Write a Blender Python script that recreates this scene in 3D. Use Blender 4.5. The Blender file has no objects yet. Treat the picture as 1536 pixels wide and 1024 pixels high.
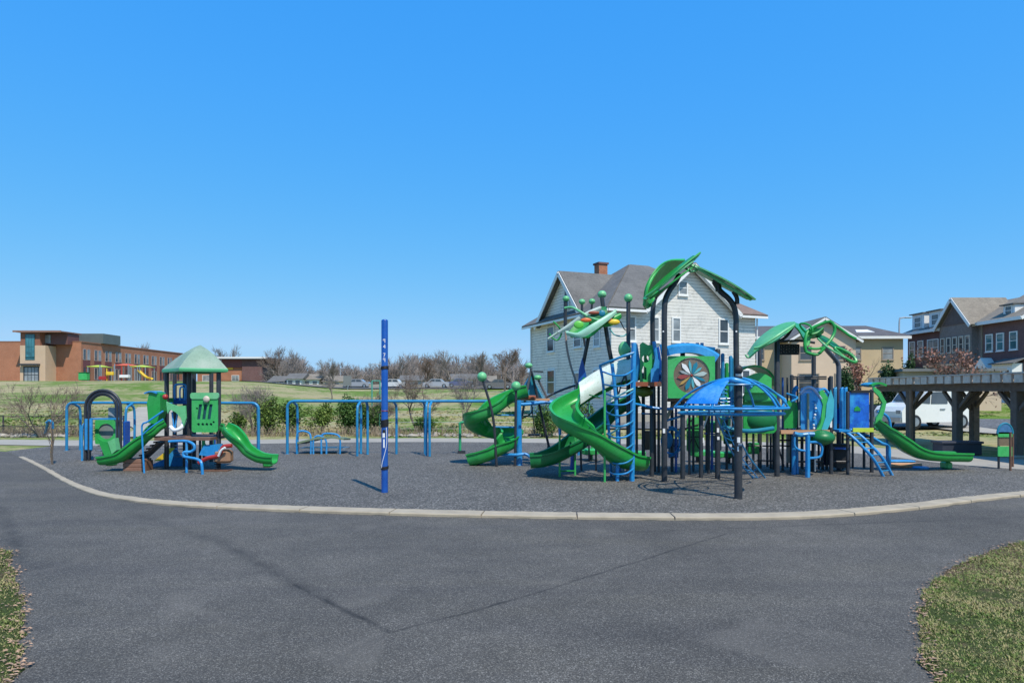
import bpy, math, random
from math import sin, cos, pi, radians, sqrt
from mathutils import Vector, Matrix, noise
from mathutils.geometry import tessellate_polygon
random.seed(7)
S = bpy.context.scene
COL = S.collection
# ---------------------------------------------------------------- camera
F, YH, EYE = 1000.0, 588.0, 2.0            # focal length in photo pixels, horizon row, eye height
cam = bpy.data.objects.new('camera', bpy.data.cameras.new('camera'))
COL.objects.link(cam)
cam.location = (0, 0, EYE); cam.rotation_euler = (pi/2, 0, 0)
cam.data.sensor_width = 36; cam.data.lens = 36*F/1536
cam.data.shift_y = (YH-512)/1536
cam.data.clip_start = 0.05; cam.data.clip_end = 6000
S.camera = cam
# ---------------------------------------------------------------- light
SUN_EL = radians(57); SUN_DIR = Vector((0.485, -0.875, 0)).normalized()   # horizontal direction towards the sun
w = bpy.data.worlds.new("World"); S.world = w; w.use_nodes = True
nt = w.node_tree
sky = nt.nodes.new('ShaderNodeTexSky'); sky.sky_type = 'NISHITA'; sky.sun_disc = False
sky.sun_elevation = SUN_EL
sky.sun_rotation = math.atan2(SUN_DIR.x, SUN_DIR.y)
sky.air_density = 1.0; sky.dust_density = 0.15; sky.ozone_density = 3.0; sky.altitude = 0
SKY_K = 0.145
def skych(i, sock, k, p):                                   # saturate the sky the way this camera does
    m1 = nt.nodes.new('ShaderNodeMath'); m1.operation = 'MULTIPLY'; m1.inputs[1].default_value = SKY_K; nt.links.new(sock, m1.inputs[0])
    m2 = nt.nodes.new('ShaderNodeMath'); m2.operation = 'POWER'; m2.inputs[1].default_value = p; nt.links.new(m1.outputs[0], m2.inputs[0])
    m3 = nt.nodes.new('ShaderNodeMath'); m3.operation = 'MULTIPLY'; m3.inputs[1].default_value = k/SKY_K; nt.links.new(m2.outputs[0], m3.inputs[0])
    return m3.outputs[0]
sp_ = nt.nodes.new('ShaderNodeSeparateColor'); nt.links.new(sky.outputs[0], sp_.inputs[0]); cb_ = nt.nodes.new('ShaderNodeCombineColor')
for i_, (k_, p_, mx_) in enumerate(((.49, 1.14, .38), (.640, .43, .66), (1.03, .12, .96))):
    mn = nt.nodes.new('ShaderNodeMath'); mn.operation = 'MINIMUM'; mn.inputs[1].default_value = mx_/SKY_K
    nt.links.new(skych(i_, sp_.outputs[i_], k_, p_), mn.inputs[0]); nt.links.new(mn.outputs[0], cb_.inputs[i_])
nt.links.new(cb_.outputs[0], nt.nodes['Background'].inputs[0])
nt.nodes['Background'].inputs[1].default_value = SKY_K
sd = bpy.data.lights.new('sun', 'SUN'); sd.energy = 4.9; sd.angle = radians(0.53); sd.color = (1.0, 0.93, 0.81)
so = bpy.data.objects.new('sun', sd); COL.objects.link(so)
sv = Vector((SUN_DIR.x*cos(SUN_EL), SUN_DIR.y*cos(SUN_EL), sin(SUN_EL)))
so.rotation_euler = (-sv).to_track_quat('-Z', 'Y').to_euler(); so.location = (20, -30, 60)
S.view_settings.view_transform = 'Standard'; S.view_settings.look = 'None'
S.view_settings.exposure = 0.0; S.view_settings.gamma = 1.0
# ---------------------------------------------------------------- geometry helpers
def G(px, py, z=0.0):
    D = (EYE-z)*F/(py-YH); return Vector(((px-768)/F*D, D, z))
def A(px, py, D): return Vector(((px-768)*D/F, D, EYE-(py-YH)*D/F))
def sm(a, b, x):
    t = max(0.0, min(1.0, (x-a)/(b-a))); return t*t*(3-2*t)
def hill(x, y):
    if y < 30: return 0.0
    a = x/max(y, 1)
    H = 3.95 + (2.75-3.95)*sm(-0.42, -0.24, a)
    H = H + (1.55-H)*sm(-0.02, 0.12, a)
    e = 118 - 50*sm(-0.02, 0.12, a)
    z = H*sm(30, e, y)
    z += 0.16*sm(34, 50, y)*noise.noise(Vector((x*0.07, y*0.07, 0)))
    return z
def catmull(P, n=8, closed=False):
    P = [Vector(p) for p in P]; out = []; N = len(P)
    rng = range(N) if closed else range(N-1)
    for i in rng:
        p1, p2 = P[i], P[(i+1) % N]
        p0 = P[i-1] if (closed or i > 0) else p1*2-p2
        p3 = P[(i+2) % N] if (closed or i+2 < N) else p2*2-p1
        for k in range(n):
            t = k/n; t2 = t*t; t3 = t2*t
            out.append(0.5*((2*p1)+(p2-p0)*t+(2*p0-5*p1+4*p2-p3)*t2+(3*p1-p0-3*p2+p3)*t3))
    if not closed: out.append(P[-1].copy())
    return out
WL = {}
class MB:
    def __init__(s): s.v = []; s.f = []; s.sm = []
    def add(s, vs, fs, smooth=False):
        b = len(s.v); s.v.extend([Vector(v) for v in vs])
        for f in fs: s.f.append([b+i for i in f]); s.sm.append(smooth)
        return s
    def box(s, c, d, yaw=0.0, ch=0.0):
        """box centred at c, size d; ch = chamfer of vertical & top edges"""
        x, y, z = d[0]/2, d[1]/2, d[2]/2
        R = Matrix.Rotation(yaw, 3, 'Z'); c = Vector(c)
        if ch <= 0:
            vs = [(i*x, j*y, k*z) for k in (-1, 1) for i, j in ((-1, -1), (1, -1), (1, 1), (-1, 1))]
            fs = [(3, 2, 1, 0), (4, 5, 6, 7), (0, 1, 5, 4), (1, 2, 6, 5), (2, 3, 7, 6), (3, 0, 4, 7)]
        else:
            h = min(ch, x*.9, y*.9, z*.9)
            ring = lambda a, b, zz: [(a, -b+h, zz), (a, b-h, zz), (a-h, b, zz), (-a+h, b, zz), (-a, b-h, zz), (-a, -b+h, zz), (-a+h, -b, zz), (a-h, -b, zz)]
            vs = ring(x-h, y-h, -z)+ring(x, y, -z+h)+ring(x, y, z-h)+ring(x-h, y-h, z)
            fs = [tuple(range(7, -1, -1)), tuple(range(24, 32))]
            for r in range(3):
                for i in range(8):
                    j = (i+1) % 8; fs.append((r*8+i, r*8+j, r*8+8+j, r*8+8+i))
        return s.add([R @ Vector(v)+c for v in vs], fs)
    def beam(s, a, b, wd, ht, up=Vector((0, 0, 1)), ch=0.0):
        """rectangular bar from a to b"""
        a, b = Vector(a), Vector(b); t = (b-a).normalized()
        sd = t.cross(up)
        if sd.length < 1e-4: sd = t.cross(Vector((0, 1, 0)))
        sd.normalize(); u = sd.cross(t)
        vs = []
        for p in (a, b):
            for i, j in ((-1, -1), (1, -1), (1, 1), (-1, 1)): vs.append(p+sd*i*wd/2+u*j*ht/2)
        return s.add(vs, [(3, 2, 1, 0), (4, 5, 6, 7), (0, 1, 5, 4), (1, 2, 6, 5), (2, 3, 7, 6), (3, 0, 4, 7)])
    def tube(s, P, r, n=8, closed=False, cap=True, rr=None):
        P = [Vector(p) for p in P]; N = len(P)
        if N < 2: return s
        T = []
        for i in range(N):
            a = P[i-1] if (i > 0 or closed) else P[i]; b = P[(i+1) % N] if (i < N-1 or closed) else P[i]
            t = (b-a); t = t.normalized() if t.length > 1e-9 else Vector((0, 0, 1)); T.append(t)
        up = Vector((0, 0, 1)) if abs(T[0].z) < .9 else Vector((1, 0, 0))
        nrm = T[0].cross(up).normalized(); vs = []
        for i in range(N):
            nrm = (nrm-T[i]*nrm.dot(T[i]))
            if nrm.length < 1e-6: nrm = T[i].orthogonal()
            nrm.normalize(); bn = T[i].cross(nrm)
            ri = rr[i] if rr else r
            for k in range(n):
                a = 2*pi*k/n; vs.append(P[i]+(nrm*cos(a)+bn*sin(a))*ri)
        fs = []
        for i in range(N if closed else N-1):
            j = (i+1) % N
            for k in range(n):
                l = (k+1) % n; fs.append((i*n+k, i*n+l, j*n+l, j*n+k))
        s.add(vs, fs, True)
        if cap and not closed:
            b = len(s.v)-len(vs)
            s.f.append([b+k for k in range(n)][::-1]); s.sm.append(False)
            s.f.append([b+(N-1)*n+k for k in range(n)]); s.sm.append(False)
        return s
    def post(s, x, y, z0, z1, r, n=14, dome=True):
        P = [(x, y, z0), (x, y, z1)]; R = [r, r]
        if dome:
            P += [(x, y, z1+r*.25), (x, y, z1+r*.42), (x, y, z1+r*.5)]; R += [r*.9, r*.6, r*.1]
        return s.tube(P, r, n, rr=R)
    def ball(s, c, r, n=14, m=9, sq=(1, 1, 1)):
        vs = []; c = Vector(c)
        for i in range(m+1):
            th = pi*i/m
            for k in range(n):
                a = 2*pi*k/n; vs.append(c+Vector((r*sin(th)*cos(a)*sq[0], r*sin(th)*sin(a)*sq[1], r*cos(th)*sq[2])))
        fs = [(i*n+k, (i+1)*n+k, (i+1)*n+(k+1) % n, i*n+(k+1) % n) for i in range(m) for k in range(n)]
        return s.add(vs, fs, True)
    def poly(s, outer, holes, org, U, V, th, off=0.0):
        """extruded flat panel: outline (u,v) with holes; U,V axes; thickness th along U x V"""
        org = Vector(org); U = Vector(U); V = Vector(V); Nn = U.cross(V).normalized()
        loops = [outer]+list(holes or [])
        l3 = [[Vector((p[0], p[1], 0)) for p in lp] for lp in loops]
        tris = tessellate_polygon(l3); flat = [p for lp in loops for p in lp]; n = len(flat)
        vs = [org+U*p[0]+V*p[1]+Nn*(off+th/2) for p in flat]+[org+U*p[0]+V*p[1]+Nn*(off-th/2) for p in flat]
        fs = []
        for t in tris:
            a, b, c = [flat[i] for i in t]
            cr = (b[0]-a[0])*(c[1]-a[1])-(b[1]-a[1])*(c[0]-a[0])
            t = tuple(t) if cr > 0 else tuple(t)[::-1]
            fs.append(t); fs.append(tuple(i+n for i in t[::-1]))
        b = 0
        for li, lp in enumerate(loops):
            ar = sum(lp[i][0]*lp[(i+1) % len(lp)][1]-lp[(i+1) % len(lp)][0]*lp[i][1] for i in range(len(lp)))
            ccw = ar > 0
            if li > 0: ccw = not ccw
            for i in range(len(lp)):
                j = (i+1) % len(lp)
                q = (b+i, b+i+n, b+j+n, b+j)
                fs.append(q if ccw else q[::-1])
            b += len(lp)
        return s.add(vs, fs)
    def sheet(s, fn, nu, nv, th, smooth=True):
        """curved sheet fn(u,v)->Vector in 0..1, thickness th"""
        g = [[fn(i/nu, j/nv) for j in range(nv+1)] for i in range(nu+1)]
        N = []
        for i in range(nu+1):
            row = []
            for j in range(nv+1):
                a = g[min(i+1, nu)][j]-g[max(i-1, 0)][j]; b = g[i][min(j+1, nv)]-g[i][max(j-1, 0)]
                c = a.cross(b); row.append(c.normalized() if c.length > 1e-9 else Vector((0, 0, 1)))
            N.append(row)
        m = nv+1; T = [g[i][j]+N[i][j]*th/2 for i in range(nu+1) for j in range(m)]
        B = [g[i][j]-N[i][j]*th/2 for i in range(nu+1) for j in range(m)]
        o = len(T); fs = []
        for i in range(nu):
            for j in range(nv):
                q = (i*m+j, (i+1)*m+j, (i+1)*m+j+1, i*m+j+1); fs.append(q); fs.append(tuple(k+o for k in q[::-1]))
        s.add(T+B, fs, smooth); b = len(s.v)-2*o
        ed = [(j, j+1) for j in range(nv)]+[(i*m+nv, (i+1)*m+nv) for i in range(nu)]+[(nu*m+j+1, nu*m+j) for j in range(nv-1, -1, -1)]+[((i+1)*m, i*m) for i in range(nu-1, -1, -1)]
        for a, c in ed: s.f.append([b+a, b+c, b+c+o, b+a+o]); s.sm.append(False)
        return s
    def sweep(s, P, prof, up=Vector((0, 0, 1)), bank=None, closedprof=True):
        """sweep a closed 2D profile (side, up) along a path, keeping it upright"""
        P = [Vector(p) for p in P]; N = len(P); n = len(prof); vs = []
        for i in range(N):
            t = (P[min(i+1, N-1)]-P[max(i-1, 0)]).normalized()
            sd = t.cross(up)
            if sd.length < 1e-3: sd = Vector((1, 0, 0))
            sd.normalize(); u = sd.cross(t)
            if bank:
                a = bank[i] if isinstance(bank, list) else bank
                sd, u = sd*cos(a)+u*sin(a), u*cos(a)-sd*sin(a)
            for q in prof: vs.append(P[i]+sd*q[0]+u*q[1])
        fs = [(i*n+k, (i+1)*n+k, (i+1)*n+(k+1) % n, i*n+(k+1) % n) for i in range(N-1) for k in range(n)]
        s.add(vs, fs, True); b = len(s.v)-len(vs)
        for off, rev in ((0, False), ((N-1)*n, True)):
            lp = [Vector((q[0], q[1], 0)) for q in prof]
            for t in tessellate_polygon([lp]): s.f.append([b+off+k for k in t]); s.sm.append(False)
        return s
    def build(s, name, mat, parent=None, edge=40):
        if not s.v: return None
        lo = Vector((min(v[i] for v in s.v) for i in range(3))); hi = Vector((max(v[i] for v in s.v) for i in range(3)))
        c = Vector(((lo.x+hi.x)/2, (lo.y+hi.y)/2, lo.z))
        me = bpy.data.meshes.new(name); me.from_pydata([v-c for v in s.v], [], s.f)
        me.materials.append(mat)
        me.polygons.foreach_set('use_smooth', s.sm); me.update()
        if any(s.sm):
            try: me.set_sharp_from_angle(angle=radians(edge))
            except Exception: pass
        o = bpy.data.objects.new(name, me); COL.objects.link(o)
        if parent is not None: o.parent = parent; o.location = c-WL[parent.name]
        else: o.location = c
        WL[o.name] = c
        return o
def arcpts(c, r, a0, a1, n): return [(c[0]+r*cos(a0+(a1-a0)*i/n), c[1]+r*sin(a0+(a1-a0)*i/n)) for i in range(n+1)]
def circ(cx, cy, r, n=24, ry=None): ry = ry or r; return [(cx+r*cos(2*pi*i/n), cy+ry*sin(2*pi*i/n)) for i in range(n)]
def rrect(x0, y0, x1, y1, r, n=4):
    o = []
    for cx, cy, a in ((x1-r, y1-r, 0), (x0+r, y1-r, pi/2), (x0+r, y0+r, pi), (x1-r, y0+r, 1.5*pi)): o += arcpts((cx, cy), r, a, a+pi/2, n)
    return o
LAB = set()
def tag(o, label, cat, group=None, kind=None):
    if label: o['label'] = label
    if cat: o['category'] = cat
    if group: o['group'] = group
    if kind: o['kind'] = kind
    if label in LAB and not group: print('DUPLICATE LABEL', label)
    LAB.add(label); return o
def thing(name, loc, label, cat, group=None):
    o = bpy.data.objects.new(name, None); COL.objects.link(o); o.location = Vector(loc); o.empty_display_size = .3
    WL[o.name] = Vector(loc); return tag(o, label, cat, group)
def structure(name, mb, mat):
    o = mb.build(name, mat); o['kind'] = 'structure'; return o
def dup(root, loc, rz=0.0, label=None, scale=1.0):
    r = root.copy(); COL.objects.link(r); r.location = Vector(loc); r.rotation_euler = (0, 0, rz); r.scale = (scale,)*3
    if label: r['label'] = label; LAB.add(label)
    def rec(a, b):
        for ch in [k for k in bpy.data.objects if k.parent is a]:
            c = ch.copy(); COL.objects.link(c); c.parent = b; rec(ch, c)
    rec(root, r); return r
# ---------------------------------------------------------------- materials
def newmat(name):
    m = bpy.data.materials.new(name); m.use_nodes = True; t = m.node_tree
    return m, t, t.nodes['Principled BSDF'], t.nodes, t.links
def coords(t, world=False):
    if world:
        g = t.nodes.new('ShaderNodeNewGeometry'); return g.outputs['Position']
    c = t.nodes.new('ShaderNodeTexCoord'); return c.outputs['Object']
def noise_n(t, vec, scale, detail=4, rough=.6, dist=0):
    n = t.nodes.new('ShaderNodeTexNoise'); n.inputs['Scale'].default_value = scale; n.inputs['Detail'].default_value = detail
    n.inputs['Roughness'].default_value = rough; n.inputs['Distortion'].default_value = dist
    t.links.new(vec, n.inputs['Vector']); return n.outputs['Fac']
def ramp(t, fac, stops):
    r = t.nodes.new('ShaderNodeValToRGB'); e = r.color_ramp.elements
    while len(e) < len(stops): e.new(0.5)
    for i, (p, c) in enumerate(stops):
        e[i].position = p; e[i].color = (*c, 1) if len(c) == 3 else c
    t.links.new(fac, r.inputs['Fac']); return r.outputs['Color']
def mixc(t, fac, a, b, mode='MIX'):
    m = t.nodes.new('ShaderNodeMix'); m.data_type = 'RGBA'; m.blend_type = mode
    if isinstance(fac, (int, float)): m.inputs[0].default_value = fac
    else: t.links.new(fac, m.inputs[0])
    for k, val in ((6, a), (7, b)):
        if isinstance(val, tuple): m.inputs[k].default_value = (*val, 1)
        else: t.links.new(val, m.inputs[k])
    return m.outputs[2]
def mth(t, op, a, b=None, c=None):
    m = t.nodes.new('ShaderNodeMath'); m.operation = op
    for i, v in enumerate((a, b, c)):
        if v is None: continue
        if isinstance(v, (int, float)): m.inputs[i].default_value = v
        else: t.links.new(v, m.inputs[i])
    return m.outputs[0]
def bump(t, b, h, strength, dist=0.01):
    n = t.nodes.new('ShaderNodeBump'); n.inputs['Strength'].default_value = strength; n.inputs['Distance'].default_value = dist
    t.links.new(h, n.inputs['Height']); t.links.new(n.outputs[0], b.inputs['Normal'])
def mul(c, k): return tuple(min(1, x*k) for x in c)
def M(name, col, rough=.5, var=.18, scale=3.0, bmp=.0, metal=0.0, spec=.5, fade=None, world=True, bscale=None, coat=0):
    m, t, b, N, L = newmat(name); v = coords(t, world)
    n1 = noise_n(t, v, scale, 5, .65)
    c = ramp(t, n1, [(.25, mul(col, 1-var)), (.5, col), (.78, mul(col, 1+var))])
    if fade:
        n5 = noise_n(t, v, scale*7, 6, .75); n2 = mth(t, 'ADD', mth(t, 'MULTIPLY', noise_n(t, v, scale*.45, 3, .6), .7), mth(t, 'MULTIPLY', n5, .3)); f = ramp(t, n2, [(.48, (0, 0, 0)), (.66, (1, 1, 1))])
        c = mixc(t, 1.0, c, ramp(t, n5, [(.34, (.74, .74, .72)), (.46, (1, 1, 1))]), 'MULTIPLY')
        ff = mth(t, 'MULTIPLY', f, fade[1]); c = mixc(t, ff, c, fade[0])
    L.new(c, b.inputs['Base Color'])
    rr = noise_n(t, v, scale*2.3, 3, .6); L.new(mth(t, 'MULTIPLY_ADD', rr, .25, rough-.12), b.inputs['Roughness'])
    b.inputs['Metallic'].default_value = metal; b.inputs['Specular IOR Level'].default_value = spec
    b.inputs['Coat Weight'].default_value = coat
    if bmp: bump(t, b, noise_n(t, v, bscale or scale*8, 5, .7), bmp)
    return m
green = M('green_plastic', (0.018, 0.30, 0.052), .36, .14, 2.5, fade=((.08, .36, .14), .35))
green_hi = M('bright_green_plastic', (0.045, .40, .10), .38, .12, 2.5, fade=((.14, .5, .2), .4))
green_lt = M('sun_faded_green', (0.13, .47, .20), .42, .14, 3, fade=((.28, .56, .34), .5))
green_fr = M('fresh_green_panel', (0.09, .43, .13), .42, .14, 3, fade=((.24, .52, .28), .5))
green_dk = M('dark_green_plastic', (0.008, 0.16, .045), .4, .15, 3)
sage = M('sage_roof', (0.21, .31, .225), .6, .14, 3.5, fade=((.34, .39, .325), .7))
blue = M('blue_powder_coat', (0.014, .17, .45), .38, .12, 4, fade=((.06, .27, .6), .35))
blue_t = M('teal_blue_tube', (0.02, .21, .42), .36, .12, 4, fade=((.05, .33, .58), .4))
blue_dk = M('deep_blue_steel', (0.009, .075, .34), .3, .14, 5, fade=((.03, .13, .42), .5))
blue_bar = M('blue_plastic', (0.016, .23, .54), .33, .12, 3, fade=((.12, .42, .78), .45))
navy = M('navy_fabric', (.012, .02, .07), .6)
teal = M('teal_panel', (0.01, .20, .30), .45, .15, 3)
char = M('charcoal_post', (.028, .031, .038), .42, .2, 5, fade=((.06, .065, .075), .5))
black = M('black_rubber', (.012, .012, .014), .6)
deckm = M('brown_deck', (.17, .09, .06), .7, .25, 8, .2)
rust = M('rust_plastic', (.28, .075, .03), .5)
tan = M('tan_plastic', (.55, .30, .16), .55)
red = M('red_plastic', (.36, .03, .025), .4)
orange = M('orange_paint', (.62, .12, .02), .45)
yellow = M('yellow_plastic', (.72, .48, .03), .42)
lime = M('lime_paint', (.50, .62, .05), .45)
white = M('white_paint', (.74, .74, .72), .5, .06, 3)
wht_s = M('white_plastic', (.78, .78, .76), .45, .06, 3)
steel = M('galvanised_steel', (.42, .43, .44), .4, .15, 6, metal=.8)
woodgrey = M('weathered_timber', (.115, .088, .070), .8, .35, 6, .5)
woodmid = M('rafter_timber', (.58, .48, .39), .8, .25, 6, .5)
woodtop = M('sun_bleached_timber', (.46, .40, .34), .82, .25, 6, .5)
woodbr = M('brown_timber', (.15, .075, .045), .75, .3, 9, .4)
bark = M('tree_bark', (.115, .095, .078), .9, .3, 3, .3)
twig = M('twig_bark', (.17, .125, .10), .9, .3, 2)
twig2 = M('grey_twig_bark', (.20, .17, .15), .9, .3, 2)
conc = M('concrete', (.37, .31, .225), .85, .22, 2.6, .4, bscale=40)
conc2 = M('pale_concrete', (.33, .30, .25), .85, .16, .6, .25, bscale=30)
def glassy(name, col, rough=.08, spec=.8):
    m, t, b, N, L = newmat(name); v = coords(t, True)
    n = noise_n(t, v, .9, 3); L.new(ramp(t, n, [(.3, mul(col, .6)), (.7, mul(col, 1.5))]), b.inputs['Base Color'])
    b.inputs['Roughness'].default_value = rough; b.inputs['Specular IOR Level'].default_value = spec; return m
pane = glassy('window_glass', (.05, .06, .07)); pane_b = glassy('blinds_glass', (.22, .24, .25), .15)
pane_t = glassy('teal_glass', (.04, .16, .19), .1)
def clear(name, col, alpha, rough=.15):
    m, t, b, N, L = newmat(name); b.inputs['Base Color'].default_value = (*col, 1)
    b.inputs['Roughness'].default_value = rough; b.inputs['Alpha'].default_value = alpha; return m
smoke = clear('smoky_clear_panel', (.20, .145, .10), .78, .2); bluepc = clear('blue_clear_panel', (.05, .35, .75), .62, .2)
# ================================================================ SETTING
def grass_mat(name, g1, g2, dry, sc=1.0, bs=.6, drybias=.5):
    m, t, b, N, L = newmat(name); v = coords(t, True)
    n1 = noise_n(t, v, .11*sc, 6, .62, .6); n2 = noise_n(t, v, 1.6*sc, 5, .7); n3 = noise_n(t, v, 26*sc, 3, .7)
    c = mixc(t, n2, g1, g2)
    f = ramp(t, mth(t, 'ADD', mth(t, 'MULTIPLY', n1, .65), mth(t, 'MULTIPLY', n2, .35)), [(drybias-.04, (0, 0, 0)), (drybias+.05, (1, 1, 1))])
    c = mixc(t, f, c, dry)
    c = mixc(t, ramp(t, n3, [(.3, (.72, .72, .72)), (.7, (1.25, 1.25, 1.25))]), (0, 0, 0), c, 'MIX') if False else mixc(t, 1.0, c, ramp(t, n3, [(.25, (.55, .55, .55)), (.75, (1, 1, 1))]), 'MULTIPLY')
    L.new(c, b.inputs['Base Color']); b.inputs['Roughness'].default_value = .95; b.inputs['Specular IOR Level'].default_value = .1
    bump(t, b, n3, bs, .05); return m
lawn = grass_mat('lawn', (.055, .085, .022), (.10, .12, .04), (.18, .13, .08), 2.5, .7, .50)
meadow = grass_mat('meadow', (.095, .19, .028), (.20, .29, .055), (.43, .37, .20), .75, .4, .49)
# ground sheet (radial grid so the hill is smooth and it reaches the horizon)
mb = MB(); ys = [-40, -15, -5, 0, 5, 10, 15, 20, 25, 30]+[30+2.5*i for i in range(1, 50)]+[160, 180, 210, 250, 320, 450, 700, 1200, 2500]
xs_n = 110; rows = []
for y in ys:
    wdt = max(70, 1.35*y+40)
    rows.append([Vector((-wdt+2*wdt*i/xs_n, y, hill(-wdt+2*wdt*i/xs_n, y)-.02)) for i in range(xs_n+1)])
vs = [p for r in rows for p in r]; n = xs_n+1
mb.add(vs, [(i*n+j, i*n+j+1, (i+1)*n+j+1, (i+1)*n+j) for i in range(len(ys)-1) for j in range(xs_n)], True)
structure('ground', mb, meadow)
# curves in plan
kerb_c = [G(8, 677), G(22, 683), G(42, 692), G(68, 706), G(95, 722), G(125, 736), G(160, 746), G(240, 757), G(360, 764.5), G(500, 770), G(650, 774.5), G(800, 777.5), G(950, 779.5), G(1100, 780), G(1190, 778.5), G(1250, 775.5), G(1320, 770), G(1400, 761.5), G(1470, 752), G(1536, 745), G(1640, 735), G(1800, 722)]
kerb_in = catmull(kerb_c, 6)
far_in = catmull([G(-260, 664), G(8, 667), G(120, 668.5), G(300, 667), G(500, 663.5), G(720, 663), G(1000, 667), G(1150, 672), G(1300, 681), G(1400, 693), G(1480, 700), G(1560, 705), G(1750, 712)], 6)
far_out = catmull([G(-300, 657), G(8, 659), G(120, 660), G(300, 660.5), G(500, 657.5), G(720, 657), G(1000, 659), G(1150, 663), G(1300, 670), G(1400, 679), G(1480, 684.5), G(1560, 687), G(1760, 692)], 6)
def polysheet(outline, z):
    l = [Vector((p[0], p[1], 0)) for p in outline]; mbp = MB()
    fs = []
    for t in tessellate_polygon([l]):
        a, b, c = (l[i] for i in t); cr = (b-a).cross(c-a).z
        fs.append(tuple(t) if cr > 0 else tuple(t)[::-1])
    return mbp.add([(p.x, p.y, z) for p in l], fs)
# asphalt path
def asphalt_mat(name, dark, mid, light, sc, seams=None, bs=.35, big=.25):
    m, t, b, N, L = newmat(name); v = coords(t, True)
    vo = t.nodes.new('ShaderNodeTexVoronoi'); vo.inputs['Scale'].default_value = sc; L.new(v, vo.inputs['Vector'])
    vo.inputs['Randomness'].default_value = 1
    sep = t.nodes.new('ShaderNodeSeparateColor'); L.new(vo.outputs['Color'], sep.inputs[0])
    fine = ramp(t, sep.outputs[0], [(0.0, dark), (.30, mul(mid, .72)), (.72, mul(mid, 1.15)), (.9, light), (1, mul(light, 1.6))])
    n2 = noise_n(t, v, sc*.6, 4, .8); fine = mixc(t, .4, fine, ramp(t, n2, [(.38, dark), (.5, mid), (.66, light)]))
    n1 = noise_n(t, v, .35, 5, .6); c = mixc(t, 1.0, fine, ramp(t, n1, [(.3, (1-big,)*3), (.7, (1, 1, 1))]), 'MULTIPLY')
    n4 = noise_n(t, v, 1.7, 5, .7); c = mixc(t, 1.0, c, ramp(t, n4, [(.3, (1-big*.7,)*3), (.7, (1, 1, 1))]), 'MULTIPLY')
    if sc > 60:
        mp = t.nodes.new('ShaderNodeMapping'); mp.inputs['Scale'].default_value = (.22, 1.3, 1); mp.inputs['Rotation'].default_value = (0, 0, .25); L.new(v, mp.inputs['Vector'])
        n6 = noise_n(t, mp.outputs[0], 1.0, 5, .65, .5); c = mixc(t, 1.0, c, ramp(t, n6, [(.32, (.80, .80, .82)), (.5, (.95, .95, .95)), (.68, (1.0, .99, .95))]), 'MULTIPLY')
        n7 = noise_n(t, v, .6, 2, .5, 1.0); c = mixc(t, ramp(t, n7, [(.60, (0, 0, 0)), (.70, (.30, .30, .30))]), c, mul(mid, 1.35))
    if seams:
        sx = t.nodes.new('ShaderNodeSeparateXYZ'); L.new(v, sx.inputs[0])
        nn = mth(t, 'MULTIPLY', mth(t, 'SUBTRACT', noise_n(t, v, 1.1, 5, .7), .5), .15)
        tot = None
        for (p, q, wd, dk) in seams:
            d = Vector((q.x-p.x, q.y-p.y)); Ln = d.length; d /= Ln
            # along & across coordinates
            dx = mth(t, 'SUBTRACT', sx.outputs[0], p.x); dy = mth(t, 'SUBTRACT', sx.outputs[1], p.y)
            al = mth(t, 'ADD', mth(t, 'MULTIPLY', dx, d.x), mth(t, 'MULTIPLY', dy, d.y))
            ac = mth(t, 'ADD', mth(t, 'ADD', mth(t, 'MULTIPLY', dx, -d.y), mth(t, 'MULTIPLY', dy, d.x)), nn)
            cl = mth(t, 'MAXIMUM', mth(t, 'SUBTRACT', al, Ln), mth(t, 'MULTIPLY', al, -1)); cl = mth(t, 'MAXIMUM', cl, 0)
            ds = mth(t, 'ADD', mth(t, 'ABSOLUTE', ac), cl)
            k = mth(t, 'SUBTRACT', 1, mth(t, 'DIVIDE', ds, wd)); k = mth(t, 'MAXIMUM', k, 0); k = mth(t, 'MULTIPLY', k, dk)
            tot = k if tot is None else mth(t, 'MAXIMUM', tot, k)
        brk = ramp(t, noise_n(t, v, 2.5, 4, .7), [(.35, (.25, .25, .25)), (.6, (1, 1, 1))])
        c = mixc(t, mth(t, 'MULTIPLY', tot, brk), c, mul(dark, .6))
    L.new(c, b.inputs['Base Color']); b.inputs['Roughness'].default_value = .82; b.inputs['Specular IOR Level'].default_value = .35
    h = mth(t, 'ADD', mth(t, 'MULTIPLY', sep.outputs[0], .5), n2)
    bump(t, b, h, bs, .012); return m
s1 = [(G(205, 772), G(330, 812), .20, .35), (G(330, 812), G(470, 890), .16, .55), (G(440, 876), G(585, 948), .05, 1), (G(585, 948), G(780, 896), .032, 1), (G(780, 896), G(1090, 800), .03, .9), (G(585, 948), G(470, 1015), .10, .25), (G(940, 798), G(1536, 775), .06, .45), (G(0, 760), G(36, 842), .14, .5)]
asph = asphalt_mat('asphalt', (.034, .031, .028), (.124, .112, .096), (.30, .28, .245), 120, s1, .55, .34)
mulch = asphalt_mat('rubber_mulch', (.022, .021, .019), (.128, .118, .103), (.32, .30, .27), 42, None, .8, .26)
gl_edge = catmull([G(-420, 790), G(-150, 800), G(0, 822), G(17, 850), G(31, 890), G(37, 930), G(33, 980), G(18, 1024), Vector((-3.0, 3.4, 0)), Vector((-2.6, 1, 0)), Vector((-2.6, -6, 0))], 6)
gr_edge = catmull([Vector((2.6, -6, 0)), Vector((2.6, 1, 0)), Vector((2.7, 3.4, 0)), G(1402, 1024), G(1383, 985), G(1378, 940), G(1384, 900), G(1405, 868), G(1450, 840), G(1500, 822), G(1545, 811), G(1700, 795), G(1950, 780)], 6)
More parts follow.
